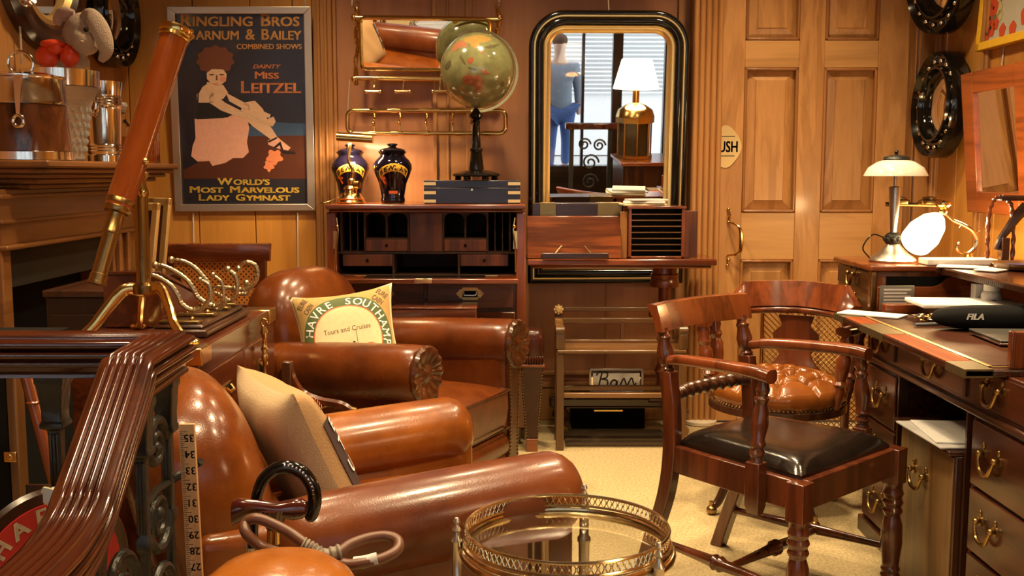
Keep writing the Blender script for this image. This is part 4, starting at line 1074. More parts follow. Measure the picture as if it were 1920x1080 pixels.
def land(pts, mi, sub=5):
    """blob on the sphere: pts in units of the globe radius, seen from the front"""
    P = bez(list((x, y, 0) for x, y in pts) + [(pts[0][0], pts[0][1], 0)], 5)[:-1]
    P = [(p.x + rnd.uniform(-.012, .012), p.y + rnd.uniform(-.012, .012)) for p in P]
    cx = sum(p[0] for p in P)/len(P); cy = sum(p[1] for p in P)/len(P)
    def S(x, y):
        r2 = min(.985, x*x + y*y); return V((x*R, -R*math.sqrt(1 - r2), y*R)).normalized() * (R*1.002)
    n = len(P)
    for k in range(sub):
        u0, u1 = k/sub, (k+1)/sub
        for i in range(n):
            p, q = P[i], P[(i+1) % n]
            f = lambda p, u: S(cx + (p[0]-cx)*u, cy + (p[1]-cy)*u)
            m.face([f(p, u0 + 1e-3), f(p, u1), f(q, u1), f(q, u0 + 1e-3)], mi)
land([(-.36, -.28), (-.34, -.42), (-.2, -.44), (-.05, -.5), (.02, -.64), (.14, -.60), (.2, -.42), (.16, -.28), (.05, -.2), (-.05, -.24), (-.18, -.18), (-.3, -.24)], 1)
land([(-.35, .76), (-.1, .84), (.15, .86), (.38, .75), (.3, .68), (.1, .62), (.05, .48), (-.1, .50), (-.18, .62), (-.3, .66)], 2)
land([(-.62, .60), (-.45, .70), (-.3, .66), (-.22, .52), (-.38, .52), (-.5, .48), (-.62, .40)], 3)
land([(-.24, .18), (-.12, .24), (-.06, .18), (-.14, .08), (-.22, .10)], 1)
land([(.16, -.06), (.28, -.12), (.36, -.18), (.26, -.2), (.14, -.14)], 1)
land([(-.4, .3), (-.34, .2), (-.26, .05), (-.36, .12), (-.42, .22)], 4)
land([(-.2, .0), (-.05, -.04), (.02, -.08), (-.1, -.08), (-.2, -.03)], 4)
land([(.2, .5), (.4, .58), (.6, .62), (.5, .52), (.34, .48)], 4)
land([(.1, .4), (.16, .48), (.2, .42), (.14, .34)], 3)
land([(.62, -.40), (.7, -.34), (.72, -.44), (.66, -.48)], 4)
land([(-.86, .05), (-.7, .2), (-.66, .05), (-.78, -.06)], 4)
m.build('ball', mats, t, loc=(gx, 0, gz), smooth=60)
m = MB(); m.tube([V((gx + (R+.012)*cos(a*PI/36 + 0), .03, gz + (R+.012)*sin(a*PI/36))) for a in range(-20, 25)], .006, 6, prof=[(-.5, -1), (.5, -1), (.5, 1), (-.5, 1)]); m.build('meridian', M_BRASS, t)
m = MB(); zt = gz - R
m.lathe([(.020, .045), (.036, .048), (.036, .055), (.030, .10), (.026, .13), (.030, .135), (.030, .145), (.022, .15), (.017, zt - .07), (.020, zt - .065), (.016, zt - .055), (.032, zt - .042), (.034, zt - .03), (.022, zt - .02), (.016, zt - .012), (.010, zt - .002), (.004, zt)], n=28); m.build('column', M_BLACK, t)
m = MB(); hx = [(.105*cos(PI/3*k), .105*sin(PI/3*k)) for k in range(6)]
m.loft([[V((x*s, y*s, z)) for x, y in hx] for z, s in ((.016, .95), (.022, 1.05), (.03, 1.0), (.04, .72), (.046, .5))])
for k in range(6): m.lathe([(.012, 0), (.016, .006), (.012, .02)], (.085*cos(PI/3*k), .085*sin(PI/3*k), 0), n=10)
m.build('base', M_BLACK, t, smooth=25)
# ---- brass hat rack with tilting mirror
Yh = 5.10
t = thing('hat_rack', 'brass wall hat rack with tilted mirror and peg hooks behind the globe', 'hat rack', at(800, 147, Yh))
ot = V(t.location)
def hp(px, py, d=0): return at(px, py, Yh - d) - ot
m = MB(); m.tube([hp(664, 33), hp(937, 37)], .0125, 12); m.tube([hp(664, 146), hp(937, 150)], .0115, 12)
for px in (664, 937):
    m.ball(hp(px, 33), .016, 10, 8); m.ball(hp(px, 148), .016, 10, 8)
m.build('rails', M_BRASS, t)
m = MB()
for px in (668, 933):
    B = bez([hp(px, 14), hp(px + 3, 40), hp(px - 1, 65), hp(px + 3, 90), hp(px - 1, 115), hp(px, 160)], 5); n = len(B); m.tube(B, [.008 + .004*abs(sin(i*.9)) for i in range(n)], 8)
    m.tube([hp(px, 10) + V((.013*cos(k*PI/6), 0, .015*sin(k*PI/6))) for k in range(12)], .004, 6, True)
m.build('chain_posts', M_BRASS, t)
for px in (702, 757, 826, 892):
    m = MB(); a = hp(px, 150); m.tube(bez([a, a + V((0, -.03, -.035)), a + V((0, -.055, -.055)), a + V((-.002, -.06, -.058))], 4), .006, 8); m.cyl(a + V((-.034, -.06, -.060)), a + V((.034, -.06, -.060)), .008, n=8); m.ball(a + V((-.034, -.06, -.06)), .010, 8, 6); m.ball(a + V((.034, -.06, -.06)), .010, 8, 6); m.build('peg', M_BRASS_P, t)
a, b = hp(678, 36, .01), hp(918, 132, .01)
cx, cz, hw, hh = (a.x+b.x)/2, (a.z+b.z)/2, (b.x-a.x)/2, (a.z-b.z)/2
RT = Matrix.Rotation(.108, 4, 'Z') @ Matrix.Rotation(.293, 4, 'X')
mo = V((cx, -.02, cz))
def tilt(m): m.M = Matrix.Translation(mo) @ RT; return m
rr = rrect(2*hw, 2*hh, .022, 5)
m = tilt(MB()); m.tube([V((x, 0, z)) for x, z in rr], .009, 8, True); mf = m.build('mirror_frame', M_BRASS, t)
m = tilt(MB()); m.extr([(x*.985, z*.96) for x, z in rr], (0, .002, 0), (1, 0, 0), (0, 0, 1), (0, .006, 0)); m.build('glass', M_MIRROR, t, smooth=20)
m = MB()
for p, q in (((660, 10), (662, -40)), ((936, 10), (935, -40)), ((656, 150), (652, 210))): m.tube([hp(*p, -.02), hp(*q, -.05)], .003, 6)
m.build('cord', M_CORD, t)
# ---- lower brass rail rack
t = thing('coat_rail', 'long round cornered brass coat rail on the wall behind the jars', 'coat rack', at(800, 252, Yh))
ot = V(t.location)
a, b = at(651, 207, Yh) - ot, at(948, 250, Yh) - ot
cx, cz, hw, hh = (a.x+b.x)/2, (a.z+b.z)/2, (b.x-a.x)/2, (a.z-b.z)/2
m = MB(); m.tube([V((cx + x, 0, cz + z)) for x, z in rrect(2*hw, 2*hh, .03, 4)], .0105, 10, True)
for px, ln in ((740, .03), (800, .03), (860, .03), (700, .03), (915, .03)):
    for z in (cz - hh, cz + hh): m.cyl((at(px, 250, Yh).x - ot.x - .016, 0, z), (at(px, 250, Yh).x - ot.x + .016, 0, z), .0135, n=10)
m.build('rail', M_BRASS, t)
for px in (702, 750, 800, 848, 885):
    x = at(px, 230, Yh).x - ot.x
    m = MB(); P = bez([(x, 0, cz + hh - .01), (x + .004, -.01, cz + .02), (x - .004, -.005, cz + .005), (x, -.02, cz - .01), (x, -.035, cz - .02), (x, -.045, cz - .008)], 4); m.tube(P, .0045, 6); m.tube([(x, 0, cz - hh + .008), (x, -.004, cz - .0)], .0035, 6); m.ball(P[-1], .008, 8, 6); m.ball((x + .004, -.01, cz + .02), .009, 8, 6); m.build('hook', M_BRASS, t)
# ---- tall overmantel mirror, leaning forward a little
tl, tr, bl, br = at(994, 22, 5.10), at(1291, 22, 5.10), at(988, 530, 5.13), at(1280, 530, 5.13)
HM = (tl.z - bl.z); WM = ((tr.x - tl.x) + (br.x - bl.x))/2
t = thing('overmantel_mirror', 'tall arched mirror in black and gilt moulded frame behind the reading table', 'mirror', ((bl.x+br.x)/2, 5.135, bl.z), rot=(math.radians(4.2), 0, math.radians(1.5)))
def arch(off, r=.17):
    """frame line inset by off: square foot, round shoulders"""
    w, h, rr = WM/2 - off, HM - off, max(.03, r - off)
    P = [(-w, off), (w, off)]
    for i in range(11):
        a = PI/2*i/10; P.append((w - rr + rr*cos(a), h - rr + rr*sin(a)))
    for i in range(11):
        a = PI/2 + PI/2*i/10; P.append((-w + rr + rr*cos(a), h - rr + rr*sin(a)))
    return P
def band(lst, mat, name):
    m = MB(); R_ = [[V((x, -d, z)) for x, z in arch(o)] for o, d in lst]; m.loft(R_, caps=False, loop=False); return m.build(name, mat, t, smooth=50)
band([(0, -.0), (0, .02), (.006, .030), (.014, .034), (.020, .032)], M_BLACK, 'black_edge')
band([(.020, .028), (.024, .037), (.030, .037), (.034, .028)], M_GILT, 'gilt_bead')
band([(.034, .026), (.040, .034), (.05, .037), (.06, .034), (.068, .024)], M_BLACK, 'black_moulding')
band([(.068, .022), (.073, .028), (.080, .024), (.086, .026), (.094, .014), (.104, .010), (.106, .002)], M_GILT, 'gilt_slip')
m = MB(); m.extr([(x, z) for x, z in arch(.100)], (0, -.003, 0), (1, 0, 0), (0, 0, 1), (0, .006, 0)); m.build('glass', M_MIRROR, t, smooth=20)
m = MB(); m.extr([(x, z) for x, z in arch(.004)], (0, .004, 0), (1, 0, 0), (0, 0, 1), (0, .012, 0)); m.build('back_board', M_DARK, t)
m = MB(); m.tube([(0, .02, HM - .02), (-.02, .07, HM + .3)], .003, 6); m.build('cord', M_CORD, t)
# ---- adjustable reading table in front of the mirror
Yt = 4.72
a, b = at(988, 487, Yt), at(1345, 487, Yt)
zs = at(1200, 486, Yt).z
tcx = at(1245, 600, 4.95).x
t = thing('reading_table', 'mahogany pedestal reading table with adjustable bookrest and castors', 'table', (tcx, 4.95, 0))
ot = V(t.location)
m = MB(); m.bb((a.x - ot.x, Yt - ot.y, zs - .03), (b.x - ot.x, .09, zs)); m.bb((a.x - ot.x + .025, Yt - ot.y + .02, zs - .045), (b.x - ot.x - .02, .08, zs - .03)); m.build('top', M_RED_X, t, bevel=.007)
x0, x1 = a.x - ot.x, at(1166, 440, Yt).x - ot.x
h0, h1 = zs + .003, at(1080, 405, Yt + .06).z
m = MB(); m.extr([(Yt - ot.y + .006, h0), (Yt - ot.y + .022, h0), (Yt - ot.y + .082, h1), (Yt - ot.y + .066, h1)], (x0, 0, 0), (0, 1, 0), (0, 0, 1), (x1 - x0, 0, 0)); br_ = m.build('bookrest', M_RED_X, t, bevel=.003)
yl = Yt - ot.y
m = MB(); P = rrect(.31, .026, .012, 4); q = at(1078, 478, Yt - .01) - ot
m.extr([(x, z) for x, z in P], (q.x, yl - .016, zs + .016), (1, 0, 0), (0, 0, 1), (0, .012, 0)); m.build('book_ledge', M_DARK_X, br_, bevel=.003)
m = MB()
for s, p in ((1, 1042), (-1, 1108)):
    x = at(p, 470, Yt).x - ot.x; m.tube([(x, yl - .006, zs + .028), (x + s*.028, yl + .012, zs + .06)], .0035, 6)
m.build('page_wires', M_BRASS_P, br_)
# bookcase box with ledges standing on the table
a2, b2 = at(1178, 475, Yt + .02), at(1283, 475, Yt + .02); zt2 = at(1230, 392, Yt + .02).z
m = MB(); xa, xb = a2.x - ot.x, b2.x - ot.x; y0 = Yt + .02 - ot.y
m.lathe([(.066, zs - .11), (.068, zs - .09), (.06, zs - .085), (.058, zs - .045)], (0, 0, 0), n=28); m.lathe([(.068, zs - .15), (.07, zs - .13), (.064, zs - .11)], n=28); m.build('collar', M_RED, t)
m = MB(); m.cyl((0, 0, .20), (0, 0, zs - .14), .03, n=20); m.lathe([(.05, .16), (.06, .19), (.045, .22), (.03, .26), (.045, .30), (.03, .34)], n=20); m.lathe([(.06, .55), (.075, .57), (.075, .60), (.05, .615)], n=20); m.build('column', M_RED, t)
m = MB(); m.box((-.24, -.01, .155), (.62, .075, .05)); m.box((.0, -.01, .17), (.16, .09, .03)); m.build('base_bar', M_DARK_X, t, bevel=.01)
for x in (-.50, .08):
    for y in (-.06, .09):
        if x < 0 and y > 0: continue
        m = MB(); m.lathe([(.028, .13), (.04, .115), (.038, .095), (.022, .085), (.016, .07)], (x, y, 0), n=16); l = m.build('foot', M_DARK, t)
        m = MB(); m.cyl((x, y, .045), (x, y, .08), .013, n=10); m.cyl((x + .014, y - .012, .024), (x + .014, y + .012, .024), .024, n=20); m.build('castor', M_BRASS_D, l)
m = MB(); m.box((-.25, 0, .14), (.5, .06, .03)); m.build('rail_bar', M_DARK_X, t)
t2 = thing('slatted_box', 'small mahogany cabinet with slatted front and open side flaps on the reading table', 'box', ((a2.x+b2.x)/2, Yt + .02, zs + .001))
wv = (b2.x - a2.x)/2; hv = zt2 - zs
m = MB(); m.bb((-wv, 0, 0), (-wv + .014, .15, hv)); m.bb((wv - .014, 0, 0), (wv, .15, hv)); m.bb((-wv - .006, -.006, hv), (wv + .006, .156, hv + .012)); m.bb((-wv, 0, 0), (wv, .15, .01)); m.bb((-wv, .142, 0), (wv, .15, hv)); m.build('case', M_RED, t2, bevel=.002)
m = MB()
for k in range(8): m.bb((-wv + .014, .004, .006 + hv*(k)/8.2), (wv - .014, .13, .011 + hv*k/8.2))
m.build('slats', M_OAK, t2)
m = MB(); m.bb((-wv + .012, .03, .01), (wv - .012, .032, hv)); m.build('dark_inside', M_VOID, t2)  # black sheet standing in for the shade behind the slats
m = MB(); m.box((wv + .035, .045, hv*.48), (.062, .012, hv*.95), rz=-.12); m.build('side_flap', M_MAHM, t2, bevel=.002)
m = MB(); m.box((-wv - .018, .03, hv*.47), (.034, .012, hv*.94), rz=-.3); m.build('side_flap', M_PINE, t2, bevel=.002)  # paler pine colour stands for light falling on this flap
# dark book box behind the bookrest
Yk = 4.86
a, b = at(998, 405, Yk), at(1168, 405, Yk); zk = at(1080, 381, Yk).z
t3 = thing('book_box', 'long dark wooden box with brass end caps standing behind the bookrest', 'box', ((a.x+b.x)/2, Yk, zs + .001))
w = (b.x - a.x)/2
m = MB(); m.bb((-w, 0, 0), (w, .1, zk - zs)); m.build('body', M_DARK_X, t3, bevel=.003)
for x0, x1 in ((at(1012, 400, Yk).x, at(1042, 400, Yk).x), (at(1120, 400, Yk).x, at(1166, 400, Yk).x)):
    m = MB(); m.bb((x0 - t3.location.x, -.004, .03), (x1 - t3.location.x, .104, zk - zs + .002)); m.build('brass_cap', M_BRASS_D, t3, bevel=.002)
# papers on top
rnd = random.Random(3)
for i, (px, py, wd, rz, lab) in enumerate(((1205, 388, .20, .1, 'cream paper booklet lying lowest on top of the slatted box'), (1208, 384, .19, -.12, 'white paper booklet in the middle of the pile on the slatted box'), (1212, 380, .17, .18, 'white leaflet topmost on the pile on the slatted box'))):
    c = at(px, py, Yt + .08); bz = zs + hv + .0145 + i*.0105
    t4 = MB().box((0, 0, .0045), (wd, .13, .009)).build('paper_booklet', (M_CREAM, M_PAPER, M_PAPER2)[i], bevel=.002, loc=(c.x, Yt + .092, bz), rot=(0, 0, rz))
    tag(t4, lab, 'papers', 'papers on the slatted box')
# ---- hall bench with scrolled gilt ends
Yn = 4.62
t = thing('hall_bench', 'small oak slatted bench with carved gilt scroll ends in front of the reading table', 'bench', (at(1166, 700, Yn).x, Yn, 0))
ot = V(t.location)
def np_(px, py, d=0): return at(px, py, Yn + d) - ot
xl, xr = np_(1050, 700).x, np_(1280, 700).x
m = MB(); zz = at(1150, 655, Yn).z
m.bb((xl - .015, -.02, zz - .018), (xr + .015, .19, zz)); m.build('seat', M_OAK, t, bevel=.006)
for py, h, d in ((577, .016, .20), (598, .022, .195), (640, .034, .185)):
    q = np_(1150, py, d); m = MB(); x0_, x1_ = xl + .01, xr - .01; m.bb((x0_, d - .014, q.z - h), (x1_, d + .014, q.z + h*.3)); m.build('back_rail', M_OAK, t, bevel=.005)
q0, q1 = np_(1150, 600, .195), np_(1150, 640, .185); m = MB(); m.bb((-.01 + .02, .18, q1.z), (.01 + .02, .20, q0.z)); m.build('back_stile', M_OAKZ, t, bevel=.003)
q = np_(1150, 742); m = MB(); m.bb((xl, .0, q.z - .012), (xr, .03, q.z + .012)); m.bb((xl, .165, q.z - .012), (xr, .19, q.z + .012)); m.build('stretcher', M_OAK, t, bevel=.004)
for s, x in ((-1, xl), (1, xr)):
    zt = np_(1150, 575, .20).z
    m = MB(); m.tube(bez([(x, .20, zt), (x, .202, zt - .06), (x, .175, zt - .12), (x, .18, zz + .02), (x, .185, zz - .1), (x, .19, 0)], 5), [.02]*26, 4, prof=[(-.8, -.8), (.8, -.8), (.8, .8), (-.8, .8)]); m.build('back_post', M_OAKZ, t, bevel=.003)
    m = MB(); m.bb((x - .018, -.014, 0), (x + .018, .022, zz - .016)); m.build('front_leg', M_OAKZ, t, bevel=.004)
    m = MB(); B = bez([(x, .18, zz + .11), (x, .14, zz + .105), (x, .09, zz + .085), (x, .03, zz + .09), (x, .0, zz + .07), (x, .0, zz + .002)], 5); m.tube(B, [.02]*len(B), 4, prof=[(-1, -.7), (1, -.7), (1, .7), (-1, .7)]); m.cyl((x - .022, .0, zz + .085), (x + .022, .0, zz + .085), .02, n=14); m.build('scroll_arm', M_OAKZ, t, bevel=.004)
    m = MB(); m.lathe([(.016, 0), (.02, .004), (.012, .012), (.001, .013)], (x, .182, zt - .01), (0, -1, 0), 10)
    for k in range(8): m.ball((x + .018*cos(k*PI/4), .176, zt - .01 + .018*sin(k*PI/4)), (.007, .005, .007), 6, 4)
    m.build('rosette', M_GILT, t)
# ---- plinth, mirrored sign, mat
Yp = 4.955
t = thing('low_box', 'low dark drawer box on the floor under the bench carrying the mirrored sign', 'box', (at(1150, 790, Yp).x, 5.10, 0))
ot = V(t.location)
zq = at(1150, 745, Yp).z
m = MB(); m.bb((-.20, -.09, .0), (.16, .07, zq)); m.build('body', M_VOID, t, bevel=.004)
m = MB(); m.bb((-.09, -.096, zq*.52), (.05, -.09, zq*.52 + .008)); m.build('pull', M_BRASS, t)
Yq = 5.03
a, b = at(1104, 745, Yq), at(1207, 696, Yq)
t = thing('mirrored_sign', 'small mirrored sign with black script lettering reading Bass under the bench', 'sign', ((a.x+b.x)/2, Yq, zq + .001), rot=(-.06, 0, 0))
w, h = (b.x-a.x)/2, b.z - a.z - .004
m = MB(); d = .012
for lo, hi in (((-w, -.008, 0), (-w+d, .008, h)), ((w-d, -.008, 0), (w, .008, h)), ((-w, -.008, 0), (w, .008, d)), ((-w, -.008, h-d), (w, .008, h))): m.bb(lo, hi)
m.build('frame', M_NICKEL, t, bevel=.002)
m = MB(); m.bb((-w+d*.9, -.003, d*.9), (w-d*.9, .004, h-d*.9)); m.build('mirror_plate', M_MIRROR, t)
m = MB(); m.bb((-w+d*1.6, -.0045, d*1.5), (w-d*1.6, -.0032, h-d*2.0)); pn = m.build('white_panel', plain('milk_glass', (.90, .88, .82), .2, coat=.3), t)
m = MB(); script = {'B': [[(.12, .02), (.2, .5), (.30, .98)], [(.02, .78), (.12, .98), (.34, 1.0), (.56, .92), (.52, .66), (.28, .56), (.54, .50), (.56, .2), (.36, .02), (.14, .06)]], 'a': [[(1.0, .46), (.84, .50), (.72, .26), (.82, .04), (.98, .2), (1.04, .46), (1.02, .1), (1.12, .06), (1.2, .2)]], 's': [[(1.2, .2), (1.36, .58), (1.44, .42), (1.48, .14), (1.36, .02), (1.26, .1)], [(1.48, .08), (1.56, .2)]], 'z': [[(1.56, .2), (1.74, .62), (1.82, .44), (1.86, .14), (1.72, .02), (1.62, .1)], [(1.86, .1), (1.98, .3)]]}
for st in script.values():
    for P in st: m.tube(bez([(-w*.74 + x*w*.74, -.0055, .030 + y*(h*.62)) for x, y in P], 6), .0042, 5)
m.tube([V((-w*.7, -.006, .022)), V((0, -.006, .03)), V((w*.72, -.006, .026))], .003, 4); m.build('lettering', M_INK, pn, smooth=0)
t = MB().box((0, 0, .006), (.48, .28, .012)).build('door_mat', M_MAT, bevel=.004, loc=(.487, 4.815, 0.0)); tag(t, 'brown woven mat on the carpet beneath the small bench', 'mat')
# ---- red mahogany box behind the rear armchair
Yr = 4.46
a, b = at(735, 577, Yr), at(893, 577, Yr)
t = thing('mahogany_box', 'plain red mahogany box standing between the rear armchair and the secretary', 'box', ((a.x+b.x)/2, Yr, 0))
w = (b.x-a.x)/2; zt = a.z
m = MB(); m.bb((-w, 0, 0), (w, .21, zt - .006)); m.build('body', M_RED_X, t, bevel=.003)
m = MB(); m.bb((-w - .003, -.004, zt - .006), (w + .003, .212, zt)); m.build('lid_edge', M_RED_X, t, bevel=.002)
# ================================================================ leather armchairs, cushions and the things in the foreground
def nails(m, pts, step=.016, r=.0052):
    P = [V(p) for p in pts]; acc = 0
    for a, b in zip(P, P[1:]):
        d = (b - a).length; k = -acc
        while k + step <= d + 1e-6:
            k += step
            if k >= 0: m.ball(a + (b - a)*(k/d), r, 6, 4)
        acc = d - k
def roll_arm(y, s, x0, x1, top, r, mat, t, dome, slope=0.0):
    """one rolled arm: roll along x with a rounded (dome) or flat front, cheek panel down to the rail"""
    zc = top - r; rings = []
    n = 24
    def ring(x, k, dz_=0): return [V((x, y + r*k*cos(2*PI*i/n)*1.05, zc + dz_ + r*k*sin(2*PI*i/n))) for i in range(n)]
    rings.append(ring(x0, .6, -slope)); rings.append(ring(x0 + .03, .92, -slope))
    for i in range(6): 
        q = i/5; rings.append(ring(x0 + .08 + (x1 - x0 - .14)*q, 1 + .03*sin(PI*q), -slope*(1-q)))
    if dome:
        for a in (15, 30, 45, 60, 72, 82): rings.append(ring(x1 - .06 + .075*sin(math.radians(a)), cos(math.radians(a))**.75, 0))
    else:
        rings.append(ring(x1 - .012, 1)); rings.append(ring(x1, .95))
    m = MB(); m.loft(rings)
    pw = r*.62; yi = y - s*r*.25
    sec = []
    for x, k in ((x0 + .02, .8), (x0 + .06, 1), (x1 - .05, 1), (x1 - .012, .9), (x1 - .004, .7)):
        sec.append([V((x, yi + a*pw*k, z)) for a, z in ((-1, .09), (1, .09), (1, zc), (-1, zc))])
    m.loft(sec)
    return m.build('arm', mat, t, smooth=60)
def club_chair(name, label, loc, yaw, mat, matd, arm_y, x0, x1, top, r, seat, back, dome, slope, arms=None):
    t = thing(name, label, 'armchair', (*loc, 0), yaw)
    for s in (-1, 1):
        a = roll_arm(s*arm_y, s, x0, x1, top, r, arms[(s + 1)//2] if arms else mat, t, dome, slope)
        if not dome:
            zc = top - r; y = s*arm_y; yi = y - s*r*.25
            m = MB(); rg = []
            for q, d in ((1.0, -.004), (1.02, .008), (.95, .018), (.8, .020), (.6, .012), (.4, .006), (.25, .010), (.12, .016), (.01, .017)):
                rg.append([V((x1 + d + (.0035*q*cos(13*2*PI*j/104) if .3 < q < 1.01 else 0), y + r*q*cos(2*PI*j/104), zc + r*q*sin(2*PI*j/104))) for j in range(104)])
            m.loft(rg)
            pw = r*.56
            m.extr([(-pw, .10), (pw*.55, .10), (pw*.62, .25), (pw, zc - r*.5), (-pw, zc - r*.5), (-pw*.72, .3)], (x1 - .006, yi, 0), (0, 1, 0), (0, 0, 1), (.014, 0, 0)); m.build('arm_facing', matd, a, smooth=35)
            for e in (-1, 1):
                m = MB(); nails(m, [(x1 + .009, yi + e*pw*.86, zc - r*.55), (x1 + .009, yi + e*pw*(.62 if e < 0 else .52), .3), (x1 + .009, yi + e*pw*(.84 if e < 0 else .45), .11)], .0145, .0048)
                m.build('nailheads', M_BRASS_D, a)
    m = MB()
    hb = back['h']; R = Matrix.Rotation(-back['lean'], 3, 'Y')
    m.ball((back['x'], 0, back['z']), (back['t'], back['w'], hb), 40, 26, R=R, e=.74)
    bk = m.build('back', mat, t, smooth=60)
    if back.get('seam'):
        pass
    m = MB(); m.bb((x0 + .02, -arm_y - r*.2, .10), (x1 - .02, arm_y + r*.2, seat - .15)); m.bb((x0 - .16, -arm_y - r*.1, .10), (x0 + .06, arm_y + r*.1, back['z'])); m.build('base_frame', mat, t, bevel=.03, seg=4)
    yin = arm_y - r*.85
    for k, (z0, z1, xf) in enumerate(((seat - .30, seat - .175, x1 - .0), (seat - .175, seat - .005, x1 + .005))):
        m = MB(); hw, hl, hz = yin, (xf - (x0 + .02))/2, (z1 - z0)/2; cx = (xf + x0 + .02)/2
        if k == 0: m.cyl((xf - .05, -hw, (z0+z1)/2), (xf - .05, hw, (z0+z1)/2), hz, n=20); m.build('front_roll', mat, t, smooth=60); continue
        m.surf(lambda u, v: V((cx + hl*(2*u-1), hw*(2*v-1), z1 - .012 + .03*math.sqrt(max(0, (1-(2*u-1)**4)*(1-(2*v-1)**4))))), 20, 20)
        P = [(cx + hl*x, hw*y) for x, y in ((-1, -1), (1, -1), (1, 1), (-1, 1))]
        m.loft([[V((cx + (x-cx)*.97, y*.97, z0)) for x, y in P], [V((cx + (x-cx)*1.01, y*1.0, (z0+z1)/2)) for x, y in P], [V((x, y, z1 - .012)) for x, y in P]], caps=False)
        cu = m.build('seat_cushion', matd if 0 else mat, t, smooth=60)
        m = MB()
        for z in (z0 + .006, z1 - .014): m.tube([V((x + (.004 if x > cx else -.004), y, z)) for x, y in P], .006, 8, True)
        m.build('piping', matd, cu)
    for x in (x0 + .0, x1 - .06):
        for s in (-1, 1):
            m = MB(); m.lathe([(.018, 0), (.026, .03), (.034, .07), (.03, .102)], (x, s*(arm_y - .03), 0), n=14); m.build('foot', M_DARK, t)
    return t
YAW1 = math.radians(25)
club_chair('leather_armchair', 'polished chestnut leather club armchair with smooth rounded arms in the foreground', (-.336, 2.547), YAW1, M_LEA, M_LEA_R, .33, -.33, .37, .60, .098, .42, dict(x=-.44, z=.515, t=.15, w=.315, h=.285, lean=.22), True, .03, (M_LEA_N, M_LEA_F))
YAW2 = math.radians(-26)
club_chair('leather_armchair', 'brown leather club armchair with nailhead scrolled arm fronts further back', (-.418, 3.88), YAW2, M_LEA_R, M_LEA_D, .35, -.36, .31, .678, .096, .43, dict(x=-.43, z=.585, t=.155, w=.285, h=.30, lean=.14), False, .03)
# ---- third armchair's burgundy arm front, simplified to a tapered stool, beside the secretary
Yw = 4.56
a, b = at(976, 680, Yw), at(1020, 680, Yw)
t = thing('burgundy_arm_front', 'tall tapered burgundy leather armchair arm with nailhead edges right of the rear armchair', 'stool', ((a.x+b.x)/2, Yw + .055, 0))
zt, zb_ = a.z, .06; w = (b.x-a.x)/2; ztop = at(1000, 622, Yw).z
m = MB(); m.loft([[V((x*w*k, y*.055*k, z)) for x, y in ((-1, -1), (1, -1), (1, 1), (-1, 1))] for z, k in ((zb_, .52), (zt*.6, .80), (zt - .02, .97))]); bd = m.build('body', M_LEA_B, t, bevel=.004)
for s in (-1, 1):
    m = MB(); nails(m, [(s*w*.9, -.053, zt - .03), (s*w*.72, -.045, zt*.6), (s*w*.46, -.031, zb_ + .01)], .014, .0045); m.build('nailheads', M_BRASS_D, bd)
m = MB(); m.bb((-w*1.06, -.06, zt - .022), (w*1.06, .06, zt - .008)); m.build('wood_band', M_RED_X, t, bevel=.003)
m = MB(); m.ball((0, 0, (zt + ztop)/2), (w*1.08, .065, (ztop - zt)/2 + .012), 24, 16, e=.6)
for k in range(9): m.ball((-w + 2*w*(k+.5)/9, -.056, zt + .012), (.008, .012, .02), 8, 6)
m.build('padded_top', M_LEA_B, t)
m = MB(); m.bb((-w*.5, -.03, 0), (w*.5, .03, zb_)); m.build('foot', M_RED_X, t, bevel=.003)
# ---- cushions
def cushion_map(h, bulge, pinch=.07):
    def S(u, v, side=1):
        x = h*u*(1 - pinch*(1 - v*v)*abs(u)); y = h*v*(1 - pinch*(1 - u*u)*abs(v))
        q = max(0, (1 - u**4)*(1 - v**4)); return V((x, side*bulge*q**.55, y))
    return S
def cushion(name, label, loc, ux, vy, h, bulge, mat_front, mat_back):
    """ux: along the width, vy: up the cushion; the front looks along -(ux x vy) flipped so that local -Y is the front"""
    ux = V(ux).normalized(); vy = V(vy); vy = (vy - ux*vy.dot(ux)).normalized(); nrm = vy.cross(ux) * -1   # local Y = z cross x
    M = Matrix((ux, vy.cross(ux), vy)).transposed()
    t = bpy.data.objects.new(name, None); COL.objects.link(t); t.location = loc; t.rotation_euler = M.to_euler()
    t['label'] = label; t['category'] = 'cushion'
    S = cushion_map(h, bulge, .12)
    for nm, sd, mt in (('front_cover', -1, mat_front), ('back_cover', 1, mat_back)):
        m = MB(); m.surf(lambda u, v: S(2*u-1, 2*v-1, sd) + V((0, sd*.0035*sin(9*(2*u-1) + 4*(2*v-1)*sd)*(1-(2*u-1)**2)*(1-(2*v-1)**2), 0)), 28, 28)
        o = m.build(nm, mt, t, smooth=80)
        if sd == -1: fr = o
    return t, fr, S
cz = at(653, 636, 3.70)
t, fr, S = cushion('printed_cushion', 'square cushion printed with green lettered ring and steamship leaning in the rear armchair', (cz.x, 3.70, cz.z), (.945, .20, .115), (-.30, .36, .93), .188, .062, M_TAN if 0 else M_CREAM, M_TAN)
Hc = .188
def sm(x, y, lift=.0012):
    p = S(max(-1, min(1, x/Hc)), max(-1, min(1, y/Hc)), -1); return p + V((0, -lift - .0036, 0))
m = MB()
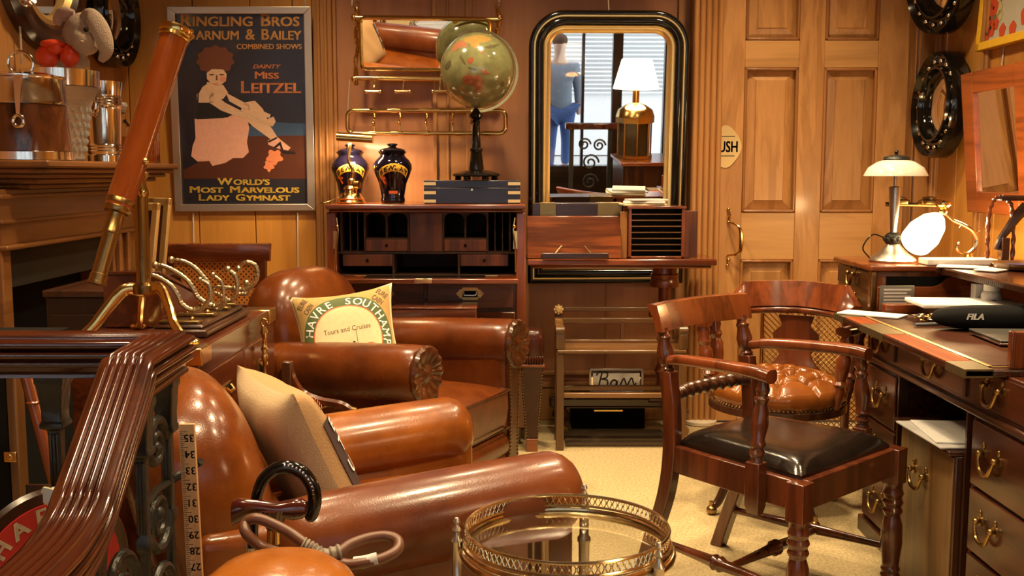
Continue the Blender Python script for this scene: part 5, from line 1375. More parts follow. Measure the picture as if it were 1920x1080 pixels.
def disc(m, r0, r1, cx, cy, n=64, k=5, a0=0, a1=2*PI, lift=.0012):
    for i in range(n):
        for j in range(k):
            A, B_ = a0 + (a1-a0)*i/n, a0 + (a1-a0)*(i+1)/n; p, q = r0 + (r1-r0)*j/k, r0 + (r1-r0)*(j+1)/k
            m.face([sm(cx + p*cos(A), cy + p*sin(A), lift), sm(cx + q*cos(A), cy + q*sin(A), lift), sm(cx + q*cos(B_), cy + q*sin(B_), lift), sm(cx + p*cos(B_), cy + p*sin(B_), lift)])
m = MB(); m.surf(lambda u, v: sm(.179*(2*u-1), .179*(2*v-1), .0006), 24, 24); m.build('tan_ground', plain('ochre_print_cloth', (.46, .29, .10), .9), fr, smooth=80)
RG = .172
m = MB(); disc(m, .128, RG, 0, -.012, lift=.0012); m.build('green_ring', M_GREEN, fr, smooth=80)
m = MB(); disc(m, .001, .128, 0, -.012, lift=.0014, k=9); m.build('cream_centre', plain('cream_cloth', (.72, .60, .36), .9), fr, smooth=80)
m = MB(); disc(m, .127, .1305, 0, -.012, lift=.0020, k=1); m.build('red_line', M_ORANGE, fr)
m = MB(); arc_text(m, 'LE HAVRE SOUTHAMPTON', lambda x, y: sm(x, y - .012, .0022), .046, .134, math.radians(213), math.radians(-60), bold=.0006); m.build('ring_lettering', M_WHITE, fr, smooth=0)
m = MB(); put_text(m, 'Tours and Cruises', lambda x, y: sm(x, y, .0022), .026, 0, .0, .175, cx=.0, cy=.012, rot=.04)
for cx_, rot in ((-.142, .85), (.142, -.75)):
    put_text(m, 'EURE', lambda x, y: sm(x, y, .0022), .028, 0, .0005, .052, cx=cx_, cy=.140, rot=rot); put_text(m, 'CAEN', lambda x, y: sm(x, y, .0022), .028, 0, .0005, .05, cx=cx_ + (.019 if cx_ < 0 else -.019), cy=.116, rot=rot)
m.build('small_lettering', plain('brown_print_ink', (.16, .10, .05), .8), fr, smooth=0)
m = MB(); disc(m, .001, .045, .075, -.085, a0=0, a1=PI, n=24, lift=.0024); 
for k in range(4):
    x = -.045 + k*.02; m.loft([[sm(x + q, -.085 + z, .0024) for q in (0, .009)] for z in (0, .02 + .006*k)], closed=False)
m.build('red_print', plain('vermilion_print', (.62, .10, .03), .8), fr, smooth=0)
m = MB()
for k in range(4):
    x = -.045 + k*.02; m.loft([[sm(x + q - .002, -.085 + z, .0026) for q in (0, .009)] for z in (.02 + .006*k, .034 + .008*k)], closed=False)
for x, z in ((-.075, .03), (.03, .10)): m.loft([[sm(x + q, -.085 + zz_, .0026) for q in (0, .0015)] for zz_ in (0, z*.5, z)], closed=False)
m.build('black_print', M_INK, fr, smooth=0)
f1 = V((cos(YAW1), sin(YAW1), 0)); l1 = V((-sin(YAW1), cos(YAW1), 0))
vy = (f1*-.42 + V((0, 0, .9))).normalized()
nt_ = at(548, 737, 2.28)
u_ = V((.53, -.848, 0))
cpos = nt_ - u_*.205 - vy*.205
t, fr, S = cushion('linen_cushion', 'plain beige linen cushion with tan printed front slumped in the foreground armchair', cpos, -u_, vy, .205, .072, M_TAN, M_BEIGE)
Hc = .205
# the front looks along +f: lettering on a dark scalloped band near the edge facing the photo
m = MB()
for k in range(10):
    v0, v1 = -.115 + .021*k, -.115 + .021*(k+1)
    for x0, x1 in ((-.192, -.155), (-.155, -.118)): m.face([sm(x0, v0), sm(x1, v0), sm(x1, v1), sm(x0, v1)])
dk = m.build('dark_band', plain('aubergine_print', (.05, .025, .025), .85), fr, smooth=80)
m = MB()
for ch, z in (('E', .055), ('T', -.002), ('U', -.06)): put_text(m, ch, lambda x, y: sm(x, y, .0024), .052, 0, .0012, cx=-.156, cy=z, rot=-.0)
m.build('white_lettering', M_WHITE, dk, smooth=0)
m = MB()
for k in range(4): m.loft([[sm(-.165 + q, .125 + k*.009 + z, .0018) for q in (0, .012, .025)] for z in (0, .004)], closed=False)
m.build('flag_print', M_ORANGE, fr, smooth=0)
# ---- brass poker and lyre shaped wooden rack between the chairs
c = at(498, 740, 3.30)
t = thing('fire_poker', 'slim brass poker standing upright at the corner of the campaign chest', 'poker', (c.x, 3.30, 0))
zt = at(498, 612, 3.30).z
m = MB(); m.cyl((0, 0, 0), (0, 0, zt), .0045, n=8); m.build('rod', M_BRASS_D, t)
m = MB(); m.lathe([(.005, zt - .17), (.010, zt - .165), (.005, zt - .155), (.007, zt - .12), (.012, zt - .1), (.006, zt - .085), (.012, zt - .075), (.006, zt - .06), (.008, zt - .03), (.013, zt - .02), (.006, zt)], n=12); m.tube([(.010*cos(k*PI/6), 0, zt + .012 + .012*sin(k*PI/6)) for k in range(12)], .0035, 6, True); m.build('handle', M_BRASS, t)
Yw = 3.17
t = thing('wooden_rack', 'lyre shaped mahogany rack with curved side rail standing between the two armchairs', 'rack', (at(545, 740, Yw).x, Yw, 0))
ot = V(t.location)
def wp(px, py, d=0): return at(px, py, Yw + d) - ot
m = MB(); m.tube([wp(505, 738, .05), wp(538, 694)], .013, 4, prof=[(-1, -1), (1, -1), (1, 1), (-1, 1)]); m.build('brace', M_MAH, t, bevel=.002)
m = MB(); B = bez([wp(541, 684), wp(549, 712), wp(568, 738), wp(600, 752), wp(640, 760), wp(662, 775)], 6); m.tube(B, .014, 6); m.build('curved_rail', M_MAH, t)
m = MB(); B = bez([wp(590, 772), wp(612, 760), wp(640, 760), wp(668, 768)], 5); m.tube(B, .006, 6); m.build('brass_edge', M_BRASS_D, t)
m = MB(); a = wp(540, 690); m.bb((a.x - .016, -.016, .0), (a.x + .012, .016, a.z + .02)); m.build('post', M_DARK, t, bevel=.003)
b = wp(655, 772); m = MB(); m.bb((b.x - .012, -.014, 0), (b.x + .012, .014, b.z)); m.bb((a.x, -.01, .12), (b.x, .01, .16)); m.build('leg', M_DARK, t, bevel=.003)
# ---- glass topped tray table
Yc = 2.06
c = at(1063, 1004, Yc); RT_ = .207; zt = c.z
t = thing('tray_table', 'round glass topped brass tray table with pierced gallery in front of the armchair', 'table', (c.x, Yc, 0))
m = MB(); n = 72
def cr(r, z): return [(r*cos(2*PI*i/n), r*sin(2*PI*i/n), z) for i in range(n)]
m.tube(cr(RT_ + .004, zt - .028), .011, 10, True); m.tube(cr(RT_ + .002, zt - .014), .006, 8, True); rim = m.build('rim', M_BRASS_P, t)
m = MB(); m.tube(cr(RT_, zt - .004), .0028, 6, True); m.tube(cr(RT_, zt + .02), .0035, 6, True)
N_ = 96
for k in range(N_):
    a, b = 2*PI*k/N_, 2*PI*(k+1)/N_
    for p, q in ((a, b), (b, a)): m.tube([(RT_*cos(p), RT_*sin(p), zt - .004), (RT_*cos((a+b)/2), RT_*sin((a+b)/2), zt + .008), (RT_*cos(q), RT_*sin(q), zt + .02)], .0013, 4)
    c_ = (a+b)/2; m.ball((RT_*cos(c_), RT_*sin(c_), zt + .008), (.003, .003, .0024), 6, 4)
m.build('pierced_gallery', M_BRASS_P, t)
m = MB(); m.lathe([(RT_ - .006, 0), (RT_ - .004, .003), (RT_ - .006, .006), (.001, .0061)], (0, 0, zt - .022), n=64); m.build('glass_top', plain('plate_glass', (.93, .95, .93), .0, trans=1, ior=2.1), t)
for an in (182, 318, 77):
    a = math.radians(an); x, y = (RT_ + .018)*cos(a), (RT_ + .018)*sin(a)
    m = MB(); m.lathe([(.013, 0), (.010, .02), (.009, .1), (.012, .11), (.009, .12), (.0115, zt - .17), (.0125, zt - .1), (.015, zt - .096), (.015, zt - .088), (.0105, zt - .082), (.0105, zt - .012), (.013, zt - .008), (.008, zt), (.005, zt + .01), (.010, zt + .015), (.006, zt + .021), (.004, zt + .026), (.0075, zt + .032), (.004, zt + .04), (.001, zt + .041)], (x, y, 0), n=16)
    m.tube([(x, y, zt - .03), (x*.92, y*.92, zt - .03)], .005, 6); m.tube([(x, y, .16), (0, 0, .18)], .005, 6); m.build('leg', M_NICKEL, t)
# ---- yardstick
Yy = 1.55
a, b = at(331, 795, Yy), at(361, 795, Yy)
t = thing('yardstick', 'upright wooden yardstick with black numbers in front of the armchair back', 'ruler', ((a.x+b.x)/2 + .02, Yy, 0), rot=(0, -.02, 0))
w, h = (b.x-a.x)/2, a.z
m = MB(); m.bb((-w, 0, 0), (w, .006, h)); st_ = m.build('stick', M_RULE, t, bevel=.001)
m = MB()
for k in range(24):
    z = h - .024 - k*.0254
    if z < .1: break
    put_text(m, str(35 - k), lambda x, y: V((x, -.0006, z + y)), .0165, 0, .0002, None, 0, .003, .0075, PI)
    for j in range(8):
        L_ = (.012, .005, .007, .005, .009, .005, .007, .005)[j]; zz_ = z + .0127 - j*.0254/8
        m.bb((-w + .001, -.0006, zz_ - .0003), (-w + .001 + L_, 0, zz_ + .0003))
m.build('graduations', M_INK, st_, smooth=0)
# ---- walking sticks, whip and the tan stool in front of them
Ys = 1.78
def sp(px, py, Y): return at(px, py, Y)
c = sp(474, 1040, Ys)
t = thing('crook_walking_stick', 'black walking stick with dotted crook handle and silver collar', 'walking stick', (c.x, Ys, 0)); ot = V(t.location)
P = [V((-.002, 0, 0)), V((-.001, 0, .3)), V((0, 0, c.z - .04))] + [sp(x, y, Ys) - ot for x, y in ((474, 1000), (478, 950), (490, 905), (512, 882), (540, 876), (568, 887), (586, 912), (590, 940), (583, 966))]
B = bez(P, 8); n = len(B); m = MB(); m.tube(B, [.0095 + .003*min(1, max(0, (i - n*.35)/(n*.3))) for i in range(n)], 12); m.ball(B[-1], .0122, 10, 8); m.build('stick', M_BLACK, t)
m = MB(); zc = sp(474, 1028, Ys).z; m.cyl((0, 0, zc - .05), (0, 0, zc + .004), .0135, n=16); m.build('silver_collar', M_SILVER, t)
m = MB()
for k, p in enumerate(B[int(n*.62):int(n*.9):2]): m.ball(p + V((0, -.010, .006 - .0*k)), .0028, 6, 4)
m.build('silver_dots', M_SILVER, t)  # row of small silver dots along the bend of the crook
Ys2 = 1.74
c = sp(513, 1000, Ys2)
t = thing('derby_walking_stick', 'walking stick with dark red wooden derby handle and gold collar beside the black crook', 'walking stick', (c.x, Ys2, 0)); ot = V(t.location)
m = MB(); rings = []
for px, top_, bot in ((436, 938, 984), (446, 934, 980), (462, 936, 968), (490, 938, 964), (520, 942, 968), (548, 936, 975), (566, 934, 972), (574, 940, 966)):
    p, q = sp(px, top_, Ys2) - ot, sp(px, bot, Ys2) - ot; cz_ = (p.z + q.z)/2; hz = (p.z - q.z)/2
    rings.append([V((p.x, .0145*cos(2*PI*i/14), cz_ + hz*sin(2*PI*i/14))) for i in range(14)])
m.loft(rings); q = sp(513, 966, Ys2) - ot; m.loft([[V((q.x + r*cos(2*PI*i/14), r*.8*sin(2*PI*i/14), z)) for i in range(14)] for z, r in ((q.z + .012, .028), (q.z - .01, .018), (q.z - .03, .0105))]); m.build('handle', plain('oxblood_lacquer', (.06, .010, .006), .14, coat=.6), t)
m = MB(); zc = sp(513, 1006, Ys2).z; m.cyl((0, 0, 0), (0, 0, q.z - .028), .0095, n=14); m.build('shaft', M_BLACK, t)
m = MB(); m.cyl((0, 0, zc - .012), (0, 0, zc + .014), .0112, n=16); m.build('gold_collar', M_BRASS, t)
Yw = 1.68
c = sp(604, 1044, Yw)
t = thing('riding_whip', 'coiled brown leather riding whip tied in two loops with grey binding', 'whip', (c.x, Yw, 0)); ot = V(t.location)
def wl(L_): return [sp(x, y, Yw + d) - ot for x, y, d in L_]
m = MB(); m.tube(bez(wl([(604, 1042, 0), (575, 1022, 0), (545, 1000, .01), (510, 982, .015), (480, 972, .015), (461, 980, .015), (462, 1000, .0), (490, 1024, 0), (530, 1038, -.02), (570, 1045, -.02), (604, 1046, -.01)]), 6), .0092, 10)
m.tube(bez(wl([(600, 1050, 0), (630, 1040, 0), (655, 1022, .02), (690, 1009, .04), (725, 1005, .05), (746, 1014, .04), (744, 1032, .02), (715, 1048, 0), (680, 1055, -.01), (650, 1058, -.01), (610, 1046, 0)]), 6), .0092, 10); m.build('loops', plain('brown_whip_leather', (.13, .05, .025), .4), t)
m = MB()
B = bez(wl([(566, 1020, 0), (584, 1030, 0), (606, 1044, -.004), (628, 1053, -.004)]), 8); m.tube(B, [.0125 + .002*sin(i*2.2) for i in range(len(B))], 10)
B = bez(wl([(576, 1048, -.012), (606, 1044, -.008), (640, 1034, 0)]), 8); m.tube(B, [.0125 + .002*sin(i*2.2) for i in range(len(B))], 10); m.build('grey_binding', plain('grey_thread', (.24, .21, .17), .7, bump=.5), t)
B = wl([(664, 1056, -.006), (686, 1053, -.006), (708, 1047, -.004)]); m = MB(); m.tube(B, .0106, 10); m.build('white_tip', M_PAPER2, t)
m = MB(); m.tube([wl([(604, 1046, 0)])[0], V((.004, .03, .3)), V((.006, .04, 0))], .006, 8); m.build('shaft', M_DARK, t)
Yp = 1.52
c = sp(520, 1046, Yp)
t = thing('leather_footstool', 'domed tan leather stool top at the bottom edge of the photo', 'stool', (c.x, Yp, 0))
zt = c.z
m = MB(); m.lathe([(.118, zt - .10), (.128, zt - .085), (.126, zt - .06), (.112, zt - .035), (.085, zt - .014), (.05, zt - .003), (.001, zt)], n=40); m.build('seat', M_LEA_T, t, smooth=60)
m = MB(); m.lathe([(.12, zt - .13), (.122, zt - .10)], n=40); m.build('seat_rail', M_RED, t)
for k in range(3):
    a = PI/2 + 2*PI*k/3; m = MB(); m.cyl((.115*cos(a), .115*sin(a), 0), (.09*cos(a), .09*sin(a), zt - .12), .014, .018, 14); m.build('leg', M_RED, t)
# ================================================================ right side
# ---- desk chair
def turned(m, p0, p1, prof, n=16):
    """prof: (fraction along, radius)"""
    p0, p1 = V(p0), V(p1); L_ = (p1 - p0).length; m.lathe([(r, f*L_) for f, r in prof], p0, (p1 - p0).normalized(), n)
FW, RW_, DP, SZ_, RZ = .257, .202, .235, .447, .86
t = thing('desk_armchair', 'mahogany desk armchair with black leather drop in seat and rope twist back rail', 'chair', (.788, 3.013, 0), -.825)
ot = V(t.location)
def sqt(m, pts, ws):
    rings = []
    for (p, w) in zip(pts, ws): p = V(p); rings.append([p + V((a*w[0], b*w[1], 0)) for a, b in ((-1, -1), (1, -1), (1, 1), (-1, 1))])
    m.loft(rings)
for s in (-1, 1):
    m = MB(); x, y = DP, s*FW
    sqt(m, [(x, y, .335), (x, y, SZ_ - .005)], [(.027, .027)]*2)
    turned(m, (x, y, 0), (x, y, .337), [(0, .018), (.05, .020), (.12, .024), (.15, .030), (.18, .024), (.21, .029), (.24, .024), (.30, .026), (.45, .032), (.62, .030), (.70, .022), (.74, .030), (.78, .024), (.82, .031), (.86, .025), (.90, .031), (.95, .026), (1, .027)]); m.build('front_leg', M_MAH, t, bevel=.002)
    y = s*RW_
    m = MB(); P = bez([(-DP - .115, y, 0), (-DP - .075, y, .12), (-DP - .02, y, .28), (-DP, y, .42), (-DP - .004, y, .56), (-DP - .02, y, .665)], 5); sqt(m, P, [(.022, .020)]*len(P)); m.build('rear_leg', M_MAH, t, bevel=.004)
    m = MB(); turned(m, (-DP - .02, y, .66), (-DP - .045, y, .79), [(0, .018), (.08, .022), (.14, .016), (.2, .022), (.45, .026), (.7, .018), (.78, .022), (.86, .016), (1, .018)]); m.build('back_post', M_MAH, t)
    # arm and its support
    m = MB(); az = .715; P = bez([(-DP - .022, y, az - .02), (-DP + .05, s*(RW_ + .02), az - .008), (-.02, s*(FW - .012), az), (.09, s*FW, az), (.140, s*FW, az - .006)], 5); n = len(P); rings = []
    for i, p in enumerate(P):
        k = i/(n-1); w = .016 + .010*k; h = .015 + .004*k; rings.append([p + V((0, a*w, b*h)) for a, b in rrect(2, 2, .7, 3)])
    m.loft(rings); m.build('arm', M_RED_X if 0 else M_RED, t)
    m = MB(); ax = .115; yo_ = s*(FW + .026)
    sqt(m, [(ax + .0, yo_, SZ_ - .115), (ax, yo_, SZ_ - .09), (ax, yo_, SZ_ + .03)], [(.018, .012), (.022, .02), (.022, .02)])
    turned(m, (ax, yo_, SZ_ + .025), (ax, s*FW, az - .012), [(0, .020), (.08, .016), (.12, .023), (.18, .016), (.22, .023), (.28, .017), (.45, .024), (.58, .022), (.70, .015), (.76, .021), (.80, .015), (.86, .020), (.92, .016), (1, .018)]); m.build('arm_support', M_MAH, t, bevel=.002)
m = MB()   # crest rail, curved in plan
n = 12; rings = []
for i in range(n + 1):
    k = 2*i/n - 1; y = k*(RW_ + .028); x = -DP - .045 - .035*(1 - k*k); h = .055
    rings.append([V((x + a - .014*(z/h), y, .825 + z)) for a, z in ((-.012, -h*.8), (.012, -h*.8), (.014, 0), (.010, h*.62), (-.010, h*.68), (-.030, h*.60), (-.016, 0))])
m.loft(rings); m.build('crest_rail', M_RED_X if 0 else M_RED, t, smooth=40)
m = MB()   # rope twist rail
n = 120; c0, c1 = V((-DP - .008, -RW_ + .02, .59)), V((-DP - .008, RW_ - .02, .59)); rings = []
for i in range(n + 1):
    k = i/n; p = c0.lerp(c1, k); p.x -= .02*(1 - (2*k-1)**2); env = 1 if .16 < k < .84 else .9
    rings.append([p + V(((.020*env*(1 + (.20*cos(2*(2*PI*j/16) + k*58) if .14 < k < .86 else .12*sin(k*160)))) * cos(2*PI*j/16), 0, (.020*env*(1 + (.20*cos(2*(2*PI*j/16) + k*58) if .14 < k < .86 else .12*sin(k*160)))) * sin(2*PI*j/16))) for j in range(16)])
m.loft(rings); m.build('rope_twist_rail', M_DARK_X, t, smooth=70)
m = MB()
for p, q in (((DP, -FW), (DP, FW)), ((-DP, -RW_), (-DP, RW_)), ((DP, -FW), (-DP, -RW_)), ((DP, FW), (-DP, RW_))):
    p, q = V((*p, 0)), V((*q, 0)); d = (q - p).normalized(); s_ = V((-d.y, d.x, 0)); a, b = p + d*.02, q - d*.015
    m.loft([[e + s_*u*.013 + V((0, 0, z)) for u, z in ((-1, SZ_ - .085), (1, SZ_ - .085), (1, SZ_ - .004), (-1, SZ_ - .004))] for e in (a, b)])
m.build('seat_rail', M_MAH_X if 0 else M_MAH, t, bevel=.003)
def seat_pt(u, v, lift):
    x = -DP + .005 + (2*DP - .0)*u; hw = (RW_ + (FW - RW_)*u) + .002; return V((x, hw*(2*v-1), lift))
m = MB(); m.surf(lambda u, v: seat_pt(.03 + .94*u, .035 + .93*v, SZ_ + .004 + .045*max(0, (1-(2*u-1)**6)*(1-(2*v-1)**6))**.45), 26, 26); m.loft([[seat_pt(u, v, z) for u, v in ((.03, .035), (.97, .035), (.97, .965), (.03, .965))] for z in (SZ_ - .03, SZ_ + .006)], caps=False); m.build('seat', M_LEA_K, t, smooth=70)
m = MB()
STR = [(0, .011), (.12, .011), (.3, .014), (.45, .017), (.48, .024), (.5, .018), (.52, .024), (.55, .017), (.7, .014), (.88, .011), (1, .011)]
turned(m, (-DP - .07, -RW_, .135), (DP - .01, -FW, .135), STR); turned(m, (-DP - .07, RW_, .135), (DP - .01, FW, .135), STR); m.build('side_stretcher', M_MAH, t)
m = MB(); turned(m, (.0, -.225, .135), (.0, .225, .135), STR); m.build('cross_stretcher', M_MAH, t)
# ---- revolving tub chair with buttoned seat
t = thing('tub_chair', 'revolving captains chair with buttoned tan leather seat and carved crest behind the desk', 'chair', (.985, 3.80, 0), math.atan2(-.89, -.455))
RS = .24
m = MB()
btn = [(r*cos(a), r*sin(a)) for r, k in ((.0, 1), (.085, 6), (.165, 10)) for a in (2*PI*i/k + r*9 for i in range(k))]
folds = [(p, q) for i, p in enumerate(btn) for q in btn[:i] if math.hypot(p[0]-q[0], p[1]-q[1]) < .112] + [((.165*cos(2*PI*i/10 + 1.485), .165*sin(2*PI*i/10 + 1.485)), (.24*cos(2*PI*i/10 + 1.485), .24*sin(2*PI*i/10 + 1.485))) for i in range(10)]
def seat_z(x, y):
    q = math.hypot(x, y)/RS; z = .535 - .055*q**3.2
    for bx_, by in btn:
        d = math.hypot(x - bx_, y - by); z -= .030*math.exp(-(d/.020)**2)
    for (ax_, ay_), (bx_, by_) in folds:
        dx_, dy_ = bx_ - ax_, by_ - ay_; u = max(0, min(1, ((x - ax_)*dx_ + (y - ay_)*dy_)/(dx_*dx_ + dy_*dy_))); d = math.hypot(x - ax_ - u*dx_, y - ay_ - u*dy_); z -= .013*math.exp(-(d/.0065)**2)
    z += .010*cos(min(PI, math.hypot(x, y)*38))*0
    return z
rings = []
for i in range(56):
    q = i/55; r = RS*max(q, .004); rings.append([V((r*cos(2*PI*j/160), r*sin(2*PI*j/160), seat_z(r*cos(2*PI*j/160), r*sin(2*PI*j/160)))) for j in range(160)])
for z, k in ((.46, 1.035), (.44, 1.03), (.42, 1.0)): rings.append([V((RS*k*(1 + .010*sin(j*PI/4)*(z > .43))*cos(2*PI*j/160), RS*k*(1 + .010*sin(j*PI/4)*(z > .43))*sin(2*PI*j/160), z)) for j in range(160)])
m.loft(rings); st = m.build('seat', leather('seat_leather', (.13, .034, .006), (.20, .058, .009), (.28, .09, .014), .2, coat=.4), t, smooth=70)
m = MB()
for x, y in btn: m.ball((x, y, seat_z(x, y) + .003), (.008, .008, .004), 8, 6)
m.build('buttons', M_LEA_R, st)
m = MB(); nails(m, [(RS*1.02*cos(2*PI*j/60), RS*1.02*sin(2*PI*j/60), .424) for j in range(61)], .0155, .005); m.build('nailheads', M_BRASS_P, st)
m = MB(); m.lathe([(.235, .385), (.25, .39), (.25, .415), (.24, .42)], n=48); m.build('seat_frame', M_DARK, t)
hz_ = .70
def horse(k, r=.285):   # k from -1 (right front) to 1 (left front)
    a = PI + k*PI*.66; return V((r*cos(a)*1.0 - .02, r*sin(a)*1.0, hz_ + .018*(1 - abs(k))))
m = MB(); rings = []
for i in range(41):
    k = -1 + 2*i/40; p = horse(k); d = V((cos(PI + k*PI*.66), sin(PI + k*PI*.66), 0)); w = .034; rings.append([p + d*(a*w) + V((0, 0, b*.016)) for a, b in rrect(2, 2, .8, 3)])
m.loft(rings); m.build('horseshoe_arm', M_RED, t)
m = MB(); rings = []
for i in range(25):
    k = -.44 + .88*i/24; a = PI + k*PI*.66; d = V((cos(a), sin(a), 0)); e = 1 if abs(k) < .33 else max(.2, 1 - (abs(k) - .33)/.12); h = .085*e + .01
    b0 = horse(k) + V((0, 0, .016)); rings.append([b0 + d*(q - .0) + V((0, 0, z)) for q, z in ((-.03, 0), (.028, 0), (.026 + .01, h*.45), (.036, h*.8), (.045, h*.9), (.04, h), (.01, h), (.004, h*.85), (-.012, h*.45))])
m.loft(rings); m.build('crest', M_RED, t, smooth=35)
m = MB(); P = [(-.085, 0), (-.10, .05), (-.075, .08), (-.06, .11), (-.085, .14), (-.09, .19), (-.055, .22), (-.07, .262), (.07, .262), (.055, .22), (.09, .19), (.085, .14), (.06, .11), (.075, .08), (.10, .05), (.085, 0)]
m.extr(P, (-.285, 0, .43), (0, 1, 0), (-.06, 0, 1), (-.016, 0, 0)); m.build('splat', M_RED, t, bevel=.003)
for k in (-.95, -.62, .62, .95):
    p = horse(k); m = MB(); turned(m, (p.x*.86, p.y*.86, .415), (p.x, p.y, hz_ - .01), [(0, .013), (.1, .016), (.2, .022), (.3, .018), (.34, .026), (.38, .018), (.5, .024), (.66, .026), (.72, .018), (.78, .026), (.84, .02), (.92, .026), (1, .018)]); m.build('arm_spindle', M_RED, t)
m = MB(); m.lathe([(.05, .36), (.05, .385)], n=20); m.lathe([(.03, .20), (.045, .22), (.035, .30), (.05, .36)], n=20); m.build('pedestal', M_DARK, t)
for k in range(4):
    a = PI/4 + k*PI/2; m = MB(); d = V((cos(a), sin(a), 0)); P = bez([d*.03 + V((0, 0, .26)), d*.12 + V((0, 0, .25)), d*.19 + V((0, 0, .14)), d*.235 + V((0, 0, .05)), d*.262 + V((0, 0, .03))], 5); m.tube(P, [.022 - .008*i/len(P) for i in range(len(P))], 8); l = m.build('leg', M_DARK, t)
    m = MB(); p = d*.262; m.cyl((p.x, p.y, .018), (p.x, p.y, .05), .010, n=8); m.ball((p.x, p.y, .018), (.02, .02, .018), 10, 8); m.build('castor', M_BRASS_D, l)
for k in range(4):
    a = k*PI/2; d = V((cos(a), sin(a), 0)); m = MB(); m.tube(bez([d*.05 + V((0, 0, .33)), d*.11 + V((0, 0, .35)), d*.19 + V((0, 0, .385))], 4), .012, 8); m.build('seat_bracket', M_DARK, t)
# ---- pedestal desk
M_BRASS_O = plain('tarnished_brass', (.16, .12, .06), .5, .8)
M_DESK = wood('dark_desk_mahogany', (.022, .006, .003), (.085, .021, .007), 'Y', 10, .26, .3, contrast=.35)
DXF, DY0, DY1, DZ = 1.235, 2.36, 3.565, .765
t = thing('pedestal_desk', 'mahogany pedestal desk with leather inlaid top and brass swan neck handles along the right wall', 'desk', (1.6, 2.95, 0))
ot = V(t.location)
def dbx(m, lo, hi): return m.bb([a - b for a, b in zip(lo, ot)], [a - b for a, b in zip(hi, ot)])
XB = 1.98
m = MB(); dbx(m, (DXF, DY0, .63), (XB, DY1, DZ - .018)); m.build('frieze', M_DESK, t, bevel=.003)
for y0, y1, nm in ((3.255, DY1, 'far'), (DY0, 2.735, 'near')):
    m = MB(); dbx(m, (DXF + .004, y0, .05), (XB, y1, .612)); m.build('pedestal', M_DESK, t, bevel=.003)
    m = MB(); dbx(m, (DXF - .012, y0 - .006, 0), (XB, y1 + .006, .055)); m.build('plinth', M_DARK_Y, t, bevel=.004)
m = MB(); dbx(m, (DXF - .014, DY0 - .01, .612), (XB, DY1 + .01, .632)); m.build('waist_moulding', M_DARK_Y, t, bevel=.006)
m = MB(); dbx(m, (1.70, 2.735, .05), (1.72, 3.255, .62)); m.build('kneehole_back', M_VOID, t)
m = MB(); dbx(m, (1.125, 2.545, DZ - .020), (XB, 3.60, DZ)); top = m.build('top', M_DESK, t, bevel=.004)
m = MB(); dbx(m, (1.215, 2.60, DZ), (1.72, 3.54, DZ + .0012)); lp = m.build('leather_inlay', leather('desk_leather', (.03, .009, .005), (.05, .015, .007), (.075, .023, .010), .5, coat=0), top)
m = MB()
for lo, hi in (((1.200, 2.58), (1.207, 3.55)), ((1.210, 2.59), (1.2125, 3.54)), ((1.2, 2.58), (1.72, 2.585)), ((1.2, 3.545), (1.72, 3.55))): dbx(m, (*lo, DZ + .0003), (*hi, DZ + .0018))
m.build('tooled_gilt_line', M_GILT, top)
for y0, y1 in ((2.545, 2.66), (3.12, 3.33), (3.50, 3.60)):
    m = MB(); dbx(m, (1.123, y0, DZ - .0215), (1.196, y1, DZ + .0014)); m.build('brass_strap', M_BRASS_O, top, bevel=.001)
m = MB()
for y0, y1 in ((2.665, 3.115), (3.335, 3.495)): dbx(m, (1.127, y0, DZ - .004), (1.194, y1, DZ + .0009))
m.build('red_banding', wood('red_banding_veneer', (.17, .030, .006), (.30, .065, .012), 'Y', 10, .6, 0), top)
for q_ in (lp, bpy.data.objects['red_banding']): q_.data.materials[0].node_tree.nodes['Principled BSDF'].inputs['Specular IOR Level'].default_value = .12
def swan(d, y, z, x=DXF - .008, w=.042):
    """swan neck drop handle on a face looking along -X"""
    m = MB(); x -= ot.x; y -= ot.y
    for s in (-1, 1):
        m.cyl((x + .004, y + s*w, z + .014), (x - .003, y + s*w, z + .014), .014, n=12); m.ball((x - .012, y + s*w, z + .014), .009, 10, 8); m.ball((x - .001, y + s*w, z + .034), (.004, .006, .01), 8, 6)
    P = bez([(x - .014, y - w, z + .012), (x - .017, y - w*.86, z - .006), (x - .018, y - w*.55, z - .026), (x - .018, y, z - .033), (x - .018, y + w*.55, z - .026), (x - .017, y + w*.86, z - .006), (x - .014, y + w, z + .012)], 4)
    m.tube(P, [.0042 + .0018*sin(PI*i/(len(P)-1)) for i in range(len(P))], 8); return m.build('drop_handle', M_BRASS_D, d)
def ddraw(y0, y1, z0, z1, hy=None):
    m = MB(); dbx(m, (DXF - .008, y0, z0), (DXF + .006, y1, z1)); d = m.build('drawer', M_DESK if (z1 - z0) < .15 else M_DESK, t, bevel=.003); swan(d, (y0+y1)/2 if hy is None else hy, (z0+z1)/2); return d
ddraw(3.30, 3.545, .645, .74); ddraw(2.775, 3.225, .645, .74, 2.99); ddraw(2.38, 2.715, .645, .74, 2.60)
for z0, z1 in ((.425, .60), (.245, .415), (.07, .235)): ddraw(3.275, 3.545, z0, z1, 3.40); ddraw(2.38, 2.715, z0, z1, 2.60)
m = MB(); dbx(m, (DXF - .009, 2.742, .06), (DXF + .02, 2.752, .61)); m.build('cock_bead', M_DARK, t)
m = MB(); dbx(m, (DXF - .009, 3.238, .06), (DXF + .02, 3.248, .61)); m.build('cock_bead', M_DARK, t)
